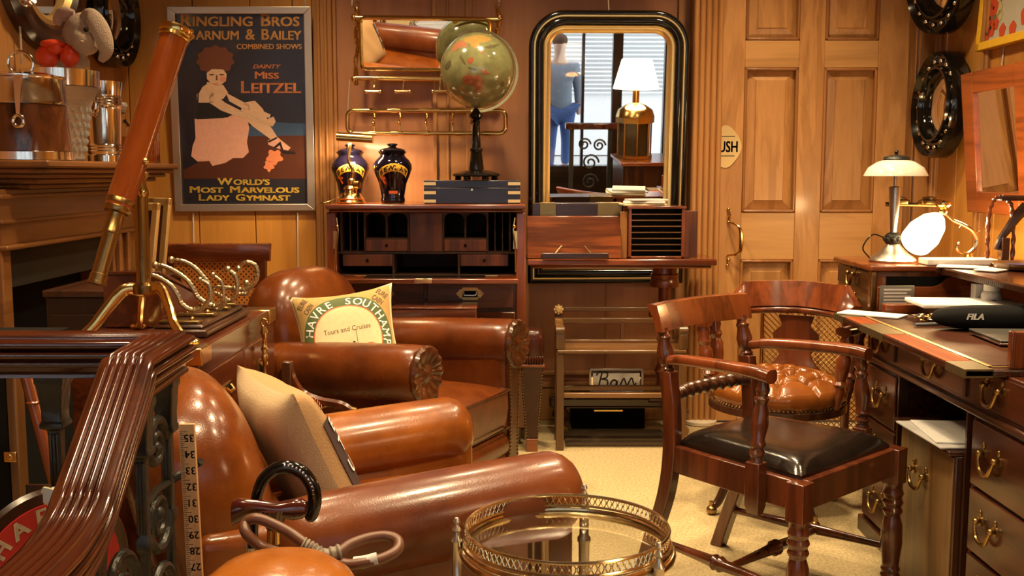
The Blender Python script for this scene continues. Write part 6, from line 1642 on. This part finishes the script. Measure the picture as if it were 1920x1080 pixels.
# gallery at the back of the desk
GZ = .91
m = MB(); dbx(m, (1.56, 2.52, GZ - .022), (XB + .02, 3.79, GZ)); gl = m.build('gallery_shelf', M_DESK, t, bevel=.003)
m = MB()
n = 90
for k in range(n):
    y = 2.52 + 1.27*(k + .5)/n - ot.y; m.cyl((1.556 - ot.x, y - .0045, GZ - .002), (1.556 - ot.x, y + .0045, GZ - .020), .0075, n=8)
m.build('gadrooned_edge', M_DARK_Y, gl)
m = MB(); dbx(m, (1.84, 2.52, DZ + .001), (XB, 3.79 if 0 else 3.58, GZ - .022)); m.build('gallery_back', M_RED, t)
for y in (2.56,): 
    m = MB(); dbx(m, (1.60, y - .006, DZ + .001), (1.84, y + .006, GZ - .022)); m.build('gallery_divider', M_MAH, t)
m = MB(); dbx(m, (1.24, 2.548, DZ + .001), (1.60, 2.565, GZ - .05)); dbx(m, (1.238, 2.546, DZ + .001), (1.25, 2.567, GZ - .05)); m.build('gallery_wing', M_RED, t, bevel=.003)
# ---- file cabinet in the kneehole
t = thing('file_cabinet', 'narrow olive brown wooden cabinet with a single drop handle in the desk kneehole', 'cabinet', (1.207, 2.955, 0))
ol = wood('olive_brown_walnut', (.10, .05, .015), (.20, .105, .035), 'Z', 7, .4, .2)
m = MB(); m.bb((0, -.195, 0), (.40, .195, .485)); cbn = m.build('body', M_DARK, t, bevel=.004)
m = MB(); m.bb((-.004, -.188, .01), (.001, .188, .478)); fr_ = m.build('front', ol, t, bevel=.002)
m = MB(); m.bb((-.022, -.20, .487), (.40, .205, .50)); m.build('top', M_DARK_Y, t, bevel=.003)
sv = ot; ot = V((1.207, 2.955, 0)); swan(fr_, 2.985, .36, 1.201, .045).data.materials[0] = M_BRASS_D; ot = sv
rnd = random.Random(11)
pl_ = [('grey printed paper lying lowest on the cabinet under the desk', .31, .24, .03, M_PAPER2), ('white printed sheet lying on top on the cabinet under the desk', .26, .20, -.10, M_PAPER)]
for i, (lab, a, b, rz, mt) in enumerate(pl_):
    o = MB().box((0, 0, .003), (b, a, .005)).build('paper_sheet', mt, bevel=.001, loc=(1.285, 2.93, .5012 + .0062*i), rot=(0, 0, rz)); tag(o, lab, 'papers', 'papers on the cabinet under the desk')
# ---- bureau on a stand behind the desk
t = thing('bureau', 'mahogany bureau with small brass handled drawers carrying the mushroom lamp', 'cabinet', (1.66, 4.02, 0))
ot2 = V(t.location)
def ub(m, lo, hi): return m.bb([a - b for a, b in zip(lo, ot2)], [a - b for a, b in zip(hi, ot2)])
BZ = .912; BX = 1.335
m = MB(); ub(m, (BX, 3.815, .68), (2.0, 4.235, BZ - .02)); m.build('carcass', M_RED, t, bevel=.004)
m = MB(); ub(m, (BX - .018, 3.80, BZ - .02), (2.02, 4.25, BZ)); m.build('top', M_RED_X, t, bevel=.005)
for z0, z1 in ((.815, .885), (.70, .80)):
    m = MB(); ub(m, (BX - .008, 3.85, z0), (BX + .004, 4.22, z1)); d = m.build('drawer', M_DARK_Y, t, bevel=.003)
    sv = ot; ot = ot2; swan(d, 4.03, (z0+z1)/2, BX - .008, .03); ot = sv
m = MB(); ub(m, (BX - .014, 3.805, .69), (BX + .006, 3.84, BZ - .02)); m.build('corner_column', M_BRASS_D, t, bevel=.004)
m = MB(); ub(m, (1.38, 3.808, .838), (1.62, 3.817, .872)); m.build('dark_slot', M_VOID, t)
m = MB(); m.extr([(1.345, .70), (1.90, .70), (1.90, .875), (1.63, .875), (1.60, .868), (1.575, .845), (1.55, .835), (1.345, .835)], (-ot2.x, 3.806 - ot2.y, 0), (1, 0, 0), (0, 0, 1), (0, .008, 0)); m.build('shaped_panel', M_RED_X, t, bevel=.003)
for x in (1.37, 1.97):
    for y in (3.85, 4.20):
        m = MB(); m.lathe([(.014, 0), (.018, .2), (.022, .5), (.026, .68)], (x - ot2.x, y - ot2.y, 0), n=12); m.build('leg', M_MAH, t)
# ---- brass lattice fire screen behind the tub chair
t = thing('fire_screen', 'brass framed lattice fire screen standing behind the buttoned chair', 'fire screen', (1.33, 4.36, 0))
m = MB(); w, h = .27, .72
m.tube([(-w, 0, .05), (-w, 0, h), (w, 0, h), (w, 0, .05)], .010, 8, True)
for x in (-.09, .09): m.cyl((x, 0, .05), (x, 0, h), .006, n=8)
for s in (-1, 1): m.tube([(s*w, -.09, .008), (s*w, -.02, .04), (s*w, .02, .04), (s*w, .09, .008)], .008, 8)
m.build('frame', M_BRASS, t)
m = MB(); k = -.72
while k < .3:
    for sg in (1, -1):
        x0, z0 = k*sg, .06; x1, z1 = (k + .66)*sg, .72
        # clip to the frame
        lo = max(0, (-w - k)/.66); hi = min(1, (w - k)/.66)
        if hi > lo: m.tube([(sg*(k + .66*lo), 0, .06 + .66*lo), (sg*(k + .66*hi), 0, .06 + .66*hi)], .0022, 4)
    k += .024
m.build('lattice', M_BRASS_D, t)
# ---- mushroom lamp
LY = 4.0
c = at(1673, 486, LY)
t = thing('mushroom_lamp', 'brushed metal table lamp with white glass mushroom shade on the bureau', 'lamp', (c.x, LY, BZ + .001))
ot = V(t.location)
def lz(py): return at(1673, py, LY).z - ot.z
m = MB(); m.lathe([(.086, 0), (.088, .006), (.082, .014), (.055, .034), (.034, .056), (.026, .066)], n=40); m.build('base', M_NICKEL, t)
m = MB(); m.lathe([(.022, .062), (.030, .072), (.033, .085), (.030, .10), (.022, .108), (.014, .112)], n=20)
for k in range(10): m.ball((.03*cos(k*PI/5), .03*sin(k*PI/5), .086), .010, 8, 6)
m.build('collar', M_IRON, t)
m = MB(); m.lathe([(.012, .11), (.013, .13), (.0235, lz(352)), (.022, lz(350)), (.007, lz(349)), (.007, lz(300))], n=28); m.build('stem', M_NICKEL, t)
zs_, zr = lz(298), lz(330); RS_ = .118
m = MB(); m.lathe([(RS_, zr), (RS_ - .003, zr + .008), (RS_*.86, zr + (zs_-zr)*.5), (RS_*.6, zr + (zs_-zr)*.82), (RS_*.3, zs_), (.01, zs_ + .004), (.01, zs_), (RS_*.3, zs_ - .005), (RS_*.6, zr + (zs_-zr)*.76), (RS_*.84, zr + (zs_-zr)*.42), (RS_ - .006, zr)], n=48)
m.build('shade', plain('opal_glass', (.80, .76, .64), .15, coat=.5), t, smooth=60)
m = MB(); m.lathe([(.052, zs_ - .002), (.046, zs_ + .008), (.02, zs_ + .014), (.006, zs_ + .016), (.006, zs_ + .022), (.009, zs_ + .027), (.006, zs_ + .033), (.001, zs_ + .035)], n=28); m.build('cap', M_IRON, t)
m = MB(); m.tube(bez([(-.08, .02, .01), (-.105, .03, .05), (-.07, .03, .10), (-.03, .01, .09)], 6), .003, 6); m.build('flex', M_BLACK, t)
# ---- swan neck lamp with lit glass shade
LY2 = 3.98
c = at(1800, 484, LY2)
t = thing('swan_neck_lamp', 'brass scroll arm lamp with glowing glass shade on the bureau near the right wall', 'lamp', (c.x, LY2, BZ + .001))
ot = V(t.location)
def lp_(px, py, d=0): return at(px, py, LY2 + d) - ot
m = MB(); m.lathe([(.05, 0), (.052, .006), (.03, .014), (.012, .02), (.008, .03)], (lp_(1816, 480).x, 0, 0), n=24); m.build('base', M_BRASS, t)
m = MB(); B = bez([lp_(1797, 457), lp_(1794, 466), lp_(1802, 474), lp_(1816, 475), lp_(1828, 464), lp_(1831, 448), lp_(1822, 432), lp_(1804, 421), lp_(1786, 413), lp_(1774, 402), lp_(1768, 392)], 6); m.tube(B, [.005 + .003*sin(PI*i/len(B)) for i in range(len(B))], 8); m.tube(bez([lp_(1820, 474), lp_(1823, 482)], 2), .006, 8); m.tube(bez([lp_(1826, 440), lp_(1834, 436), lp_(1838, 432)], 4), .003, 6); m.tube(bez([lp_(1804, 421), lp_(1797, 432), lp_(1794, 436)], 4), .0035, 6); m.ball(lp_(1797, 457), .007, 8, 6); m.build('scroll_arm', M_BRASS_P, t)
m = MB(); m.ball(lp_(1767, 396), .018, 12, 8); m.lathe([(.022, -.012), (.03, -.005), (.03, .005), (.018, .012)], lp_(1768, 382), (0, 0, 1), 20); m.build('joint', M_BRASS, t)
m = MB(); a, b = lp_(1660, 383, .07), lp_(1772, 385, .02); m.cyl(a, b, .009, n=10)
for px, r in ((1688, .034), (1745, .044)):
    q = lp_(px, 376, .07 - .05*(px > 1700)); m.lathe([(r, -.012), (r*1.05, -.006), (r*1.05, .0), (r*.7, .006), (r*.7, .012), (.004, .016)], q, (0, 0, 1), 24)
m.build('cross_bar', M_BRASS_D, t)
A = lp_(1760, 408); B_ = lp_(1722, 449, -.09); d = (B_ - A).normalized()
M_SHADE = plain('lit_frosted_shade', (1, .85, .6), .4, emit=9, ec=(1, .72, .36))
L_ = (B_ - A).length
m = MB(); m.lathe([(.018, 0), (.03, .012), (.052, L_*.35), (.064, L_*.75), (.060, L_*1.1), (.057, L_*1.1), (.048, L_*.35), (.02, .01)], A, d, 28); m.build('glass_shade', M_SHADE, t)
ld = bpy.data.lights.new('swan_lamp_wall_fill', 'POINT'); ld.energy = 11; ld.color = (1, .68, .32); ld.shadow_soft_size = .04
lo = bpy.data.objects.new('swan_lamp_wall_fill', ld); COL.objects.link(lo); lo.parent = t; lo.location = A + V((.10, .02, -.02))  # added light outside the shade, set towards the wall to brighten it
# ---- papers, dish and carved stand on the shelf
for i, (lab, px, py, Y, w_, dp, rz, mt) in enumerate((('long white paper pile under the glowing lamp', 1780, 492, 3.90, .26, .09, .0, M_PAPER), ('grey folded paper lying across the white pile on the shelf', 1770, 498, 3.74, .17, .10, -.5, M_PAPER2), ('folded white letter at the shelf edge next to the round dish', 1815, 503, 3.66, .12, .08, .7, M_PAPER))):
    c = atz(px, py, BZ + .002); z0 = BZ + .0012
    h_ = .022 if i == 0 else .006
    o = MB().box((0, 0, h_/2), (w_, dp, h_)).build('paper_pile', mt, bevel=.003, loc=((c.x, 3.86, z0), (1.625, 3.735, GZ + .002), (1.68, 3.62, GZ + .002))[i], rot=(0, 0, rz)); tag(o, lab, 'papers')
t = thing('round_dish', 'shallow round brown dish with blue lining on the desk shelf', 'dish', (1.80, 3.66, GZ + .001))
m = MB(); m.lathe([(.06, 0), (.085, .006), (.098, .022), (.10, .026), (.094, .026), (.08, .012), (.001, .010)], n=40); m.build('dish', M_OAK, t)
m = MB(); m.lathe([(.078, .0125), (.076, .016), (.001, .0165)], n=32); m.build('lining', M_BLUE, t)
NY = 3.86
t = thing('carved_stand', 'small dark carved stand with barley twist posts by the mahogany framed mirror', 'stand', (1.87, NY, BZ + .001))
ot = V(t.location)
def kp(px, py, d=0): return at(px, py, NY + d) - ot
def twist(P, r=.0075):
    B = bez(P, 14); n = len(B); m = MB(); rings = []; 
    for i, p in enumerate(B):
        tt = (B[min(i+1, n-1)] - B[max(i-1, 0)]).normalized(); x = V((0, 1, 0)); y = tt.cross(x)
        rings.append([p + x*(r*(1 + .22*cos(2*(2*PI*j/12) + i*.9))*cos(2*PI*j/12)) + y*(r*(1 + .22*cos(2*(2*PI*j/12) + i*.9))*sin(2*PI*j/12)) for j in range(12)])
    m.loft(rings); return m
p = kp(1851, 484); p.z = .012
twist([p, kp(1852, 440), kp(1856, 395), kp(1866, 372), kp(1880, 367)]).build('twist_post', M_RED, t)
p = kp(1898, 484); p.z = .012
twist([p, kp(1900, 440), kp(1897, 390), kp(1890, 375)]).build('twist_post', M_RED, t)
m = MB(); q = kp(1872, 370); m.bb((q.x, -.03, q.z - .012), (q.x + .17, .03, q.z + .008)); m.build('top_board', M_DARK_X, t, bevel=.004)
m = MB(); B = bez([kp(1925, 388), kp(1912, 400), kp(1900, 415), kp(1888, 432), kp(1876, 448), kp(1868, 468)], 6); n = len(B); m.tube(B, [.024 - .014*i/n for i in range(n)], 8); m.build('carved_bracket', M_DARK, t)
m = MB(); q = kp(1880, 484); m.bb((kp(1848, 480).x, -.05, 0), (q.x + .14, .05, .014)); m.bb((kp(1874, 480).x, -.02, .014), (kp(1888, 480).x, .02, .10)); m.build('base', M_DARK_X, t, bevel=.003)
# ---- on the desk top
ZT = DZ + .0022
c = atz(1605, 585, ZT); o = MB().box((0, 0, .003), (.10, .21, .005)).build('envelope', M_PAPER, bevel=.001, loc=(1.235, 3.535, ZT), rot=(0, 0, .9)); tag(o, 'white envelope at the far left corner of the desk top', 'envelope')
c = atz(1672, 600, ZT)
t = thing('wooden_block', 'small flat mahogany box beside the envelope on the desk', 'box', (1.385, 3.60, ZT))
MB().bb((-.09, -.025, 0), (.09, .025, .03)).build('body', M_RED_X, t, bevel=.003)
t = thing('notice_card', 'grey metal notice plate with small lettering propped on the little mahogany box', 'sign', (1.395, 3.655, ZT), rot=(-.0, 0, 0))
m = MB(); a, b = at(1650, 568, 3.655), at(1715, 536, 3.655); x0, x1 = a.x - 1.395, b.x - 1.395; m.bb((x0, 0, 0), (x1, .006, b.z - ZT)); pl = m.build('plate', plain('zinc_plate', (.20, .20, .18), .5, .5), t)
m = MB(); hh = b.z - ZT
for k in range(5): m.bb((x0 + .012, -.0008, hh*.25 + k*hh*.14), (x0 + (x1-x0)*(.9 - .12*(k % 2)), 0, hh*.25 + k*hh*.14 + .006))
m.build('printed_lines', M_PAPER2, pl, smooth=0)
# boxes under the paper stack
t = thing('document_box', 'dark wooden document box under the white paper stack on the desk', 'box', (1.50, 3.47, ZT)); MB().bb((-.10, -.08, 0), (.09, .09, .042)).build('body', M_DARK_X, t, bevel=.003)
o = MB().bb((-.18, -.10, 0), (.16, .10, .014)).build('paper_stack', M_PAPER, bevel=.004, loc=(1.53, 3.46, ZT + .0435), rot=(0, 0, -.06)); tag(o, 'thick white paper stack on the dark box on the desk', 'papers')
o = MB().bb((-.08, -.07, 0), (.08, .07, .010)).build('paper_stack', M_PAPER2, bevel=.003, loc=(1.685, 3.44, ZT), rot=(0, 0, -.2)); tag(o, 'lilac white folded papers on the desk right of the dark box', 'papers')
# keys and pen
t = thing('key_bunch', 'bunch of brass and steel keys on the desk top', 'keys', (1.36, 3.37, ZT))
rnd = random.Random(5)
for k in range(8):
    a = rnd.uniform(0, 2*PI); m = MB(); L_ = rnd.uniform(.04, .06); z = .004 + .003*k; d = V((cos(a), sin(a)*.6, 0)); s_ = V((-d.y, d.x, 0)); p = V((rnd.uniform(-.02, .02), rnd.uniform(-.02, .02), z))
    m.tube([p + d*(.011*cos(q*PI/6) - .011) + s_*(.011*sin(q*PI/6)) for q in range(12)], .0026, 6, True); m.cyl(p, p + d*L_, .0024, n=6); m.box(p + d*L_*.9 + s_*.005, (.008, .008, .002)); m.build('key', M_BRASS if k % 2 else M_NICKEL, t)
m = MB(); m.tube([(.018*cos(q*PI/8), .018*sin(q*PI/8), .02) for q in range(16)], .002, 6, True); m.ball((.06, -.01, .012), (.02, .012, .011), 10, 8); m.build('ring', M_BRASS, t)
t = thing('ballpoint_pen', 'dark grey pen lying in front of the keys', 'pen', (1.345, 3.28, ZT), .25)
MB().cyl((-.07, 0, .006), (.03, 0, .006), .0055, n=10).build('barrel', plain('grey_plastic', (.16, .17, .18), .4), t); MB().cyl((.03, 0, .006), (.075, 0, .006), .006, .004, n=10).build('cap', M_BLACK, t)
# laptop, pouch, bottle, carton
t = thing('laptop', 'closed grey laptop with bright edge on the leather desk top', 'laptop', (1.53, 2.98, ZT), -.05)
m = MB(); m.bb((-.16, -.115, .004), (.16, .115, .012)); m.build('base', M_CHROME, t, bevel=.003); m = MB(); m.bb((-.16, -.115, .0125), (.16, .115, .019)); m.build('lid', plain('graphite_lid', (.10, .095, .085), .38, .4), t, bevel=.003)
m = MB()
for x in (-.13, .13):
    for y in (-.09, .09): m.cyl((x, y, 0), (x, y, .0045), .008, n=10)
m.build('feet', M_RUBBER, t)
c = at(1835, 603, 3.16)
t = thing('zip_pouch', 'black soft pouch with white lettering lying behind the laptop', 'pouch', (1.50, 3.20, ZT), -.06)
m = MB(); m.ball((0, 0, .038), (.19, .065, .037), 32, 18, e=.75); m.ball((.17, .0, .036), (.06, .055, .035), 20, 12); po = m.build('body', M_BLACKM, t, smooth=70)
m = MB(); put_text(m, 'FILA', lambda x, y: V((x, -.0655 + abs(x+.085)*.01 - .002, y)), .026, 0, .001, .052, .25, -.085, .040); m.build('lettering', M_WHITE, po, smooth=0)
m = MB(); m.tube([(.13 + .0*q, -.066 + .006*sin(q*PI/7), .03 + .018*cos(q*PI/7)) if 0 else (.125 + .016*cos(q*PI/7), -.066, .032 + .020*sin(q*PI/7)) for q in range(14)], .0035, 6, True); m.build('zip_ring', M_NICKEL, t)
t = thing('pill_bottle', 'white plastic bottle with blue round logo standing at the back of the desk', 'bottle', (1.625, 3.50, ZT))
m = MB(); m.lathe([(.030, 0), (.033, .004), (.033, .075), (.029, .083), (.022, .088)], n=28); bd = m.build('body', M_WHITE, t); m = MB(); m.lathe([(.026, .088), (.0265, .09), (.0265, .112), (.024, .114), (.001, .1145)], n=28); m.build('cap', M_PAPER, t)
def onb(x, y, r=.0335): a = -PI/2 - .30 + x/r; return V((r*cos(a), r*sin(a), y))
m = MB()
for i in range(20):
    a, b = .6 + 2*PI*.86*i/20, .6 + 2*PI*.86*(i+1)/20; m.face([onb(.004 + p*cos(q), .042 + p*sin(q), .0336) for p, q in ((.011, a), (.019, a), (.019, b), (.011, b))])
m.face([onb(.004 + x, .042 + y, .0336) for x, y in ((.002, -.003), (.018, -.003), (.018, .003), (.002, .003))])
m.build('logo', M_BLUE, bd, smooth=0)
t = thing('medicine_carton', 'white paper carton standing behind the plastic bottle', 'box', (1.635, 3.565, ZT)); MB().bb((-.045, -.018, 0), (.04, .018, .105)).build('carton', M_PAPER2, t, bevel=.002)
MB().bb((-.0455, -.019, .01), (-.02, -.0175, .05)).build('red_label', M_REDP, t)
# ================================================================ right wall
dup(cvx, (XR - .055, 4.885, 1.565), (0, math.radians(-2), PI), 'round black mirror with silver beads on the right wall beside the panelled door')
dup(cvx, (XR - .10, 4.83, 2.125), (0, math.radians(5), PI + .12), 'round black mirror with silver beads cut by the top of the photo')
for o_ in list(bpy.data.objects):
    if o_.parent and o_.parent.get('category') == 'mirror' and o_.name.startswith('cord') and o_.parent.location.x > 1: o_.location = (0, -.03, 0)
c = at(1823, 97, 4.585)
t = thing('poppy_painting', 'painting of red poppies in a bright yellow frame high on the right wall', 'painting', (XR - .03, 4.60, c.z), rot=(0, math.radians(3), 0))
H_, L_ = .62, .66; d = .035
m = MB()
for lo, hi in (((0, 0), (d, H_)), ((L_ - d, 0), (L_, H_)), ((0, 0), (L_, d)), ((0, H_ - d), (L_, H_))): m.bb((-.022, -hi[0], lo[1]), (.012, -lo[0], hi[1]))
m.build('frame', M_YELLOW, t, bevel=.003)
m = MB(); m.bb((-.006, -L_ + d, d), (.0, -d, H_ - d)); cv = m.build('canvas', plain('pale_grey_paint', (.46, .44, .36), .7, bump=.4, bscale=40), t)
def pol(name, mat, blobs, x=-.0068):
    m = MB()
    for cy, cz, r, k in blobs: m.face([(x, -(cy + r*(1 + .09*sin(k*a*PI/10))*cos(a*PI/10)), cz + r*(1 + .09*sin(k*a*PI/10))*sin(a*PI/10)) for a in range(20)])
    return m.build(name, mat, cv, smooth=0)
pol('grey_shadow_paint', plain('slate_green_paint', (.13, .14, .10), .7), [(.10, .12, .06, 3), (.13, .22, .06, 4), (.07, .28, .04, 3)])
pol('poppies', plain('poppy_paint', (.55, .07, .02), .6), [(.065, .07, .034, 5), (.105, .085, .036, 5), (.075, .135, .036, 5), (.072, .20, .036, 5), (.12, .17, .034, 5), (.145, .10, .026, 5), (.06, .26, .03, 5), (.21, .065, .028, 5), (.30, .06, .03, 5), (.12, .23, .024, 5), (.40, .1, .04, 5)], -.0074)
pol('leaves', plain('straw_paint', (.50, .44, .22), .7), [(.16, .16, .03, 7), (.175, .13, .024, 7), (.15, .2, .02, 7)], -.0072)
pol('poppy_hearts', M_INK, [(.065, .07, .009, 5), (.10, .09, .009, 5), (.085, .13, .01, 5), (.075, .19, .009, 5), (.11, .17, .008, 5), (.06, .25, .008, 5)], -.0078)
m = MB(); m.cyl((.012, -.2, .05), (.012, -.2, -.2), .004, n=6); m.build('cord', M_CORD, t)
c = at(1826, 397, 4.56)
t = thing('wall_mirror', 'rectangular mirror in a broad flat mahogany frame on the right wall', 'mirror', (XR - .03, 4.595, c.z), rot=(0, math.radians(-5.5), 0))
H_ = at(1815, 138, 4.6).z - c.z; L_ = .58; d = .105
m = MB()
for lo, hi in (((0, 0), (d, H_)), ((L_ - d, 0), (L_, H_)), ((d, 0), (L_ - d, d*.85)), ((d, H_ - d*.85), (L_ - d, H_))): m.bb((-.024, -hi[0], lo[1]), (.006, -lo[0], hi[1]))
m.build('frame', wood('red_veneer_frame', (.16, .035, .008), (.34, .085, .018), 'Y', 9, .28, .35, contrast=.5), t, bevel=.004)
m = MB(); m.bb((-.010, -L_ + d, d*.85), (-.004, -d, H_ - d*.85)); m.build('glass', M_MIRROR, t, smooth=0)
# ================================================================ behind the camera: what the tall mirror shows
t = thing('display_counter', 'dark wooden counter carrying the brass lantern in the tall mirror reflection', 'cabinet', (1.45, 1.0, 0))
m = MB(); m.bb((-.3, -.3, 0), (.3, .3, .75)); m.build('carcass', M_DARK, t, bevel=.006)
m = MB(); m.bb((-.32, -.32, .75), (.32, .32, .78)); m.build('top', M_RED_X, t, bevel=.006)
t = thing('lantern_lamp', 'brass lantern lamp with white lit shade reflected in the tall mirror', 'lamp', (1.29, 1.0, .7815))
m = MB()
for z0, z1, r in ((0, .03, .16), (.31, .36, .17)): m.lathe([(r, z0), (r, z1)], n=8)
for k in range(8):
    a = 2*PI*k/8; m.cyl((.145*cos(a), .145*sin(a), .03), (.145*cos(a), .145*sin(a), .31), .008, n=8)
m.lathe([(.17, .36), (.15, .42), (.09, .46), (.03, .48), (.03, .60)], n=24); m.build('lantern', M_BRASS, t)
m = MB(); m.lathe([(.135, .03), (.135, .31)], n=8); m.build('panes', plain('smoky_pane', (.05, .035, .02), .1, coat=.5), t)
m = MB(); m.lathe([(.20, .60), (.13, .85), (.126, .85), (.196, .60)], n=32); m.build('lamp_shade', plain('lit_white_shade', (1, .9, .75), .6, emit=4, ec=(1, .85, .62)), t)
ld = bpy.data.lights.new('lantern_bulb', 'POINT'); ld.energy = 14; ld.color = (1, .74, .42); ld.shadow_soft_size = .05
lo = bpy.data.objects.new('lantern_bulb', ld); COL.objects.link(lo); lo.parent = t; lo.location = (0, 0, .68)
# iron railing by the stair well, seen in the mirror
t = thing('iron_railing', 'short iron stair railing with scrolls seen in the tall mirror', 'railing', (1.0, .42, 0))
m = MB(); m.bb((-.26, -.04, .97), (.22, .04, 1.03)); m.build('handrail', M_RAIL, t, bevel=.01)
for x in (-.2, .16):
    m = MB(); m.bb((x - .02, -.02, 0), (x + .02, .02, .97)); m.build('baluster', M_IRON, t, bevel=.003)
ot = V((0, 0, 0))
for x, z, r in ((-.08, .83, .06), (.06, .82, .06), (-.02, .66, .08), (-.02, .48, .08)):
    P = []
    for i in range(40):
        k = i/39; a = 2*PI*1.6*k; P.append(V((x + r*(1 - .8*k)*cos(a), 0, z + r*(1 - .8*k)*sin(a))))
    m = MB(); m.tube(P, .009, 8); m.build('scroll', M_IRON, t)
# passer-by on the pavement, seen through the shop window in the mirror
t = thing('person', 'person in grey blue jacket and jeans walking past outside the shop window', 'person', (1.0, -2.9, 0))
def figure(name, chain, mat, parent, sub=2):
    vs, es, rs = [], [], []
    for pts in chain:
        b = len(vs)
        for i, (p, r) in enumerate(pts):
            vs.append(p); rs.append(r)
            if i: es.append((b + i - 1, b + i))
    # weld shared joints
    uv, mp = [], {}
    ru = []
    for p, r in zip(vs, rs):
        k = tuple(round(q, 4) for q in p)
        if k not in mp: mp[k] = len(uv); uv.append(p); ru.append(r)
    es = [(mp[tuple(round(q, 4) for q in vs[a])], mp[tuple(round(q, 4) for q in vs[b])]) for a, b in es]
    me = bpy.data.meshes.new(name); me.from_pydata(uv, es, []); me.materials.append(mat)
    o = bpy.data.objects.new(name, me); COL.objects.link(o); o.parent = parent
    sk = o.modifiers.new('skin', 'SKIN'); sk.use_smooth_shade = True
    for i, r in enumerate(ru): me.skin_vertices[0].data[i].radius = (r, r)
    me.skin_vertices[0].data[0].use_root = True
    s_ = o.modifiers.new('sub', 'SUBSURF'); s_.levels = sub; s_.render_levels = sub
    return o
pel, neck = (0, 0, .94), (0, 0, 1.46)
SK = plain('skin', (.62, .40, .30), .6)
figure('body', [
    [(pel, .12), ((0, 0, 1.15), .11), ((0, 0, 1.36), .11), (neck, .06), ((0, .01, 1.55), .065), ((0, .015, 1.64), .095), ((0, .01, 1.73), .07)],
    [((0, 0, 1.36), .11), ((-.19, 0, 1.38), .05), ((-.24, .03, 1.12), .048), ((-.22, .12, .90), .036), ((-.22, .15, .80), .03)],
    [((0, 0, 1.36), .11), ((.19, 0, 1.38), .05), ((.24, -.03, 1.12), .048), ((.24, .03, .90), .036), ((.24, .06, .80), .03)],
    [(pel, .12), ((-.10, 0, .86), .10), ((-.11, .10, .5), .065), ((-.11, -.05, .09), .045), ((-.11, .08, .04), .04)],
    [(pel, .12), ((.10, 0, .86), .10), ((.11, -.06, .5), .065), ((.11, -.25, .10), .045), ((.11, -.14, .04), .04)]], SK, t)
figure('jacket', [
    [((0, 0, .80), .17), ((0, 0, .95), .175), ((0, 0, 1.15), .165), ((0, 0, 1.36), .175), ((0, 0, 1.46), .09)],
    [((0, 0, 1.36), .175), ((-.19, 0, 1.38), .085), ((-.24, .03, 1.12), .06), ((-.22, .11, .92), .05)],
    [((0, 0, 1.36), .175), ((.19, 0, 1.38), .085), ((.24, -.03, 1.12), .06), ((.24, .025, .92), .05)]], plain('grey_blue_cloth', (.22, .27, .34), .9), t)
figure('jeans', [
    [((0, 0, .93), .185), ((-.10, 0, .84), .125), ((-.11, .10, .5), .078), ((-.11, -.04, .13), .06)],
    [((0, 0, .93), .185), ((.10, 0, .84), .125), ((.11, -.06, .5), .078), ((.11, -.23, .15), .06)]], plain('denim', (.06, .12, .32), .9), t)
m = MB(); m.ball((0, .0, 1.70), (.098, .105, .085), 16, 10); m.build('hair', plain('brown_hair', (.08, .04, .02), .8), t)
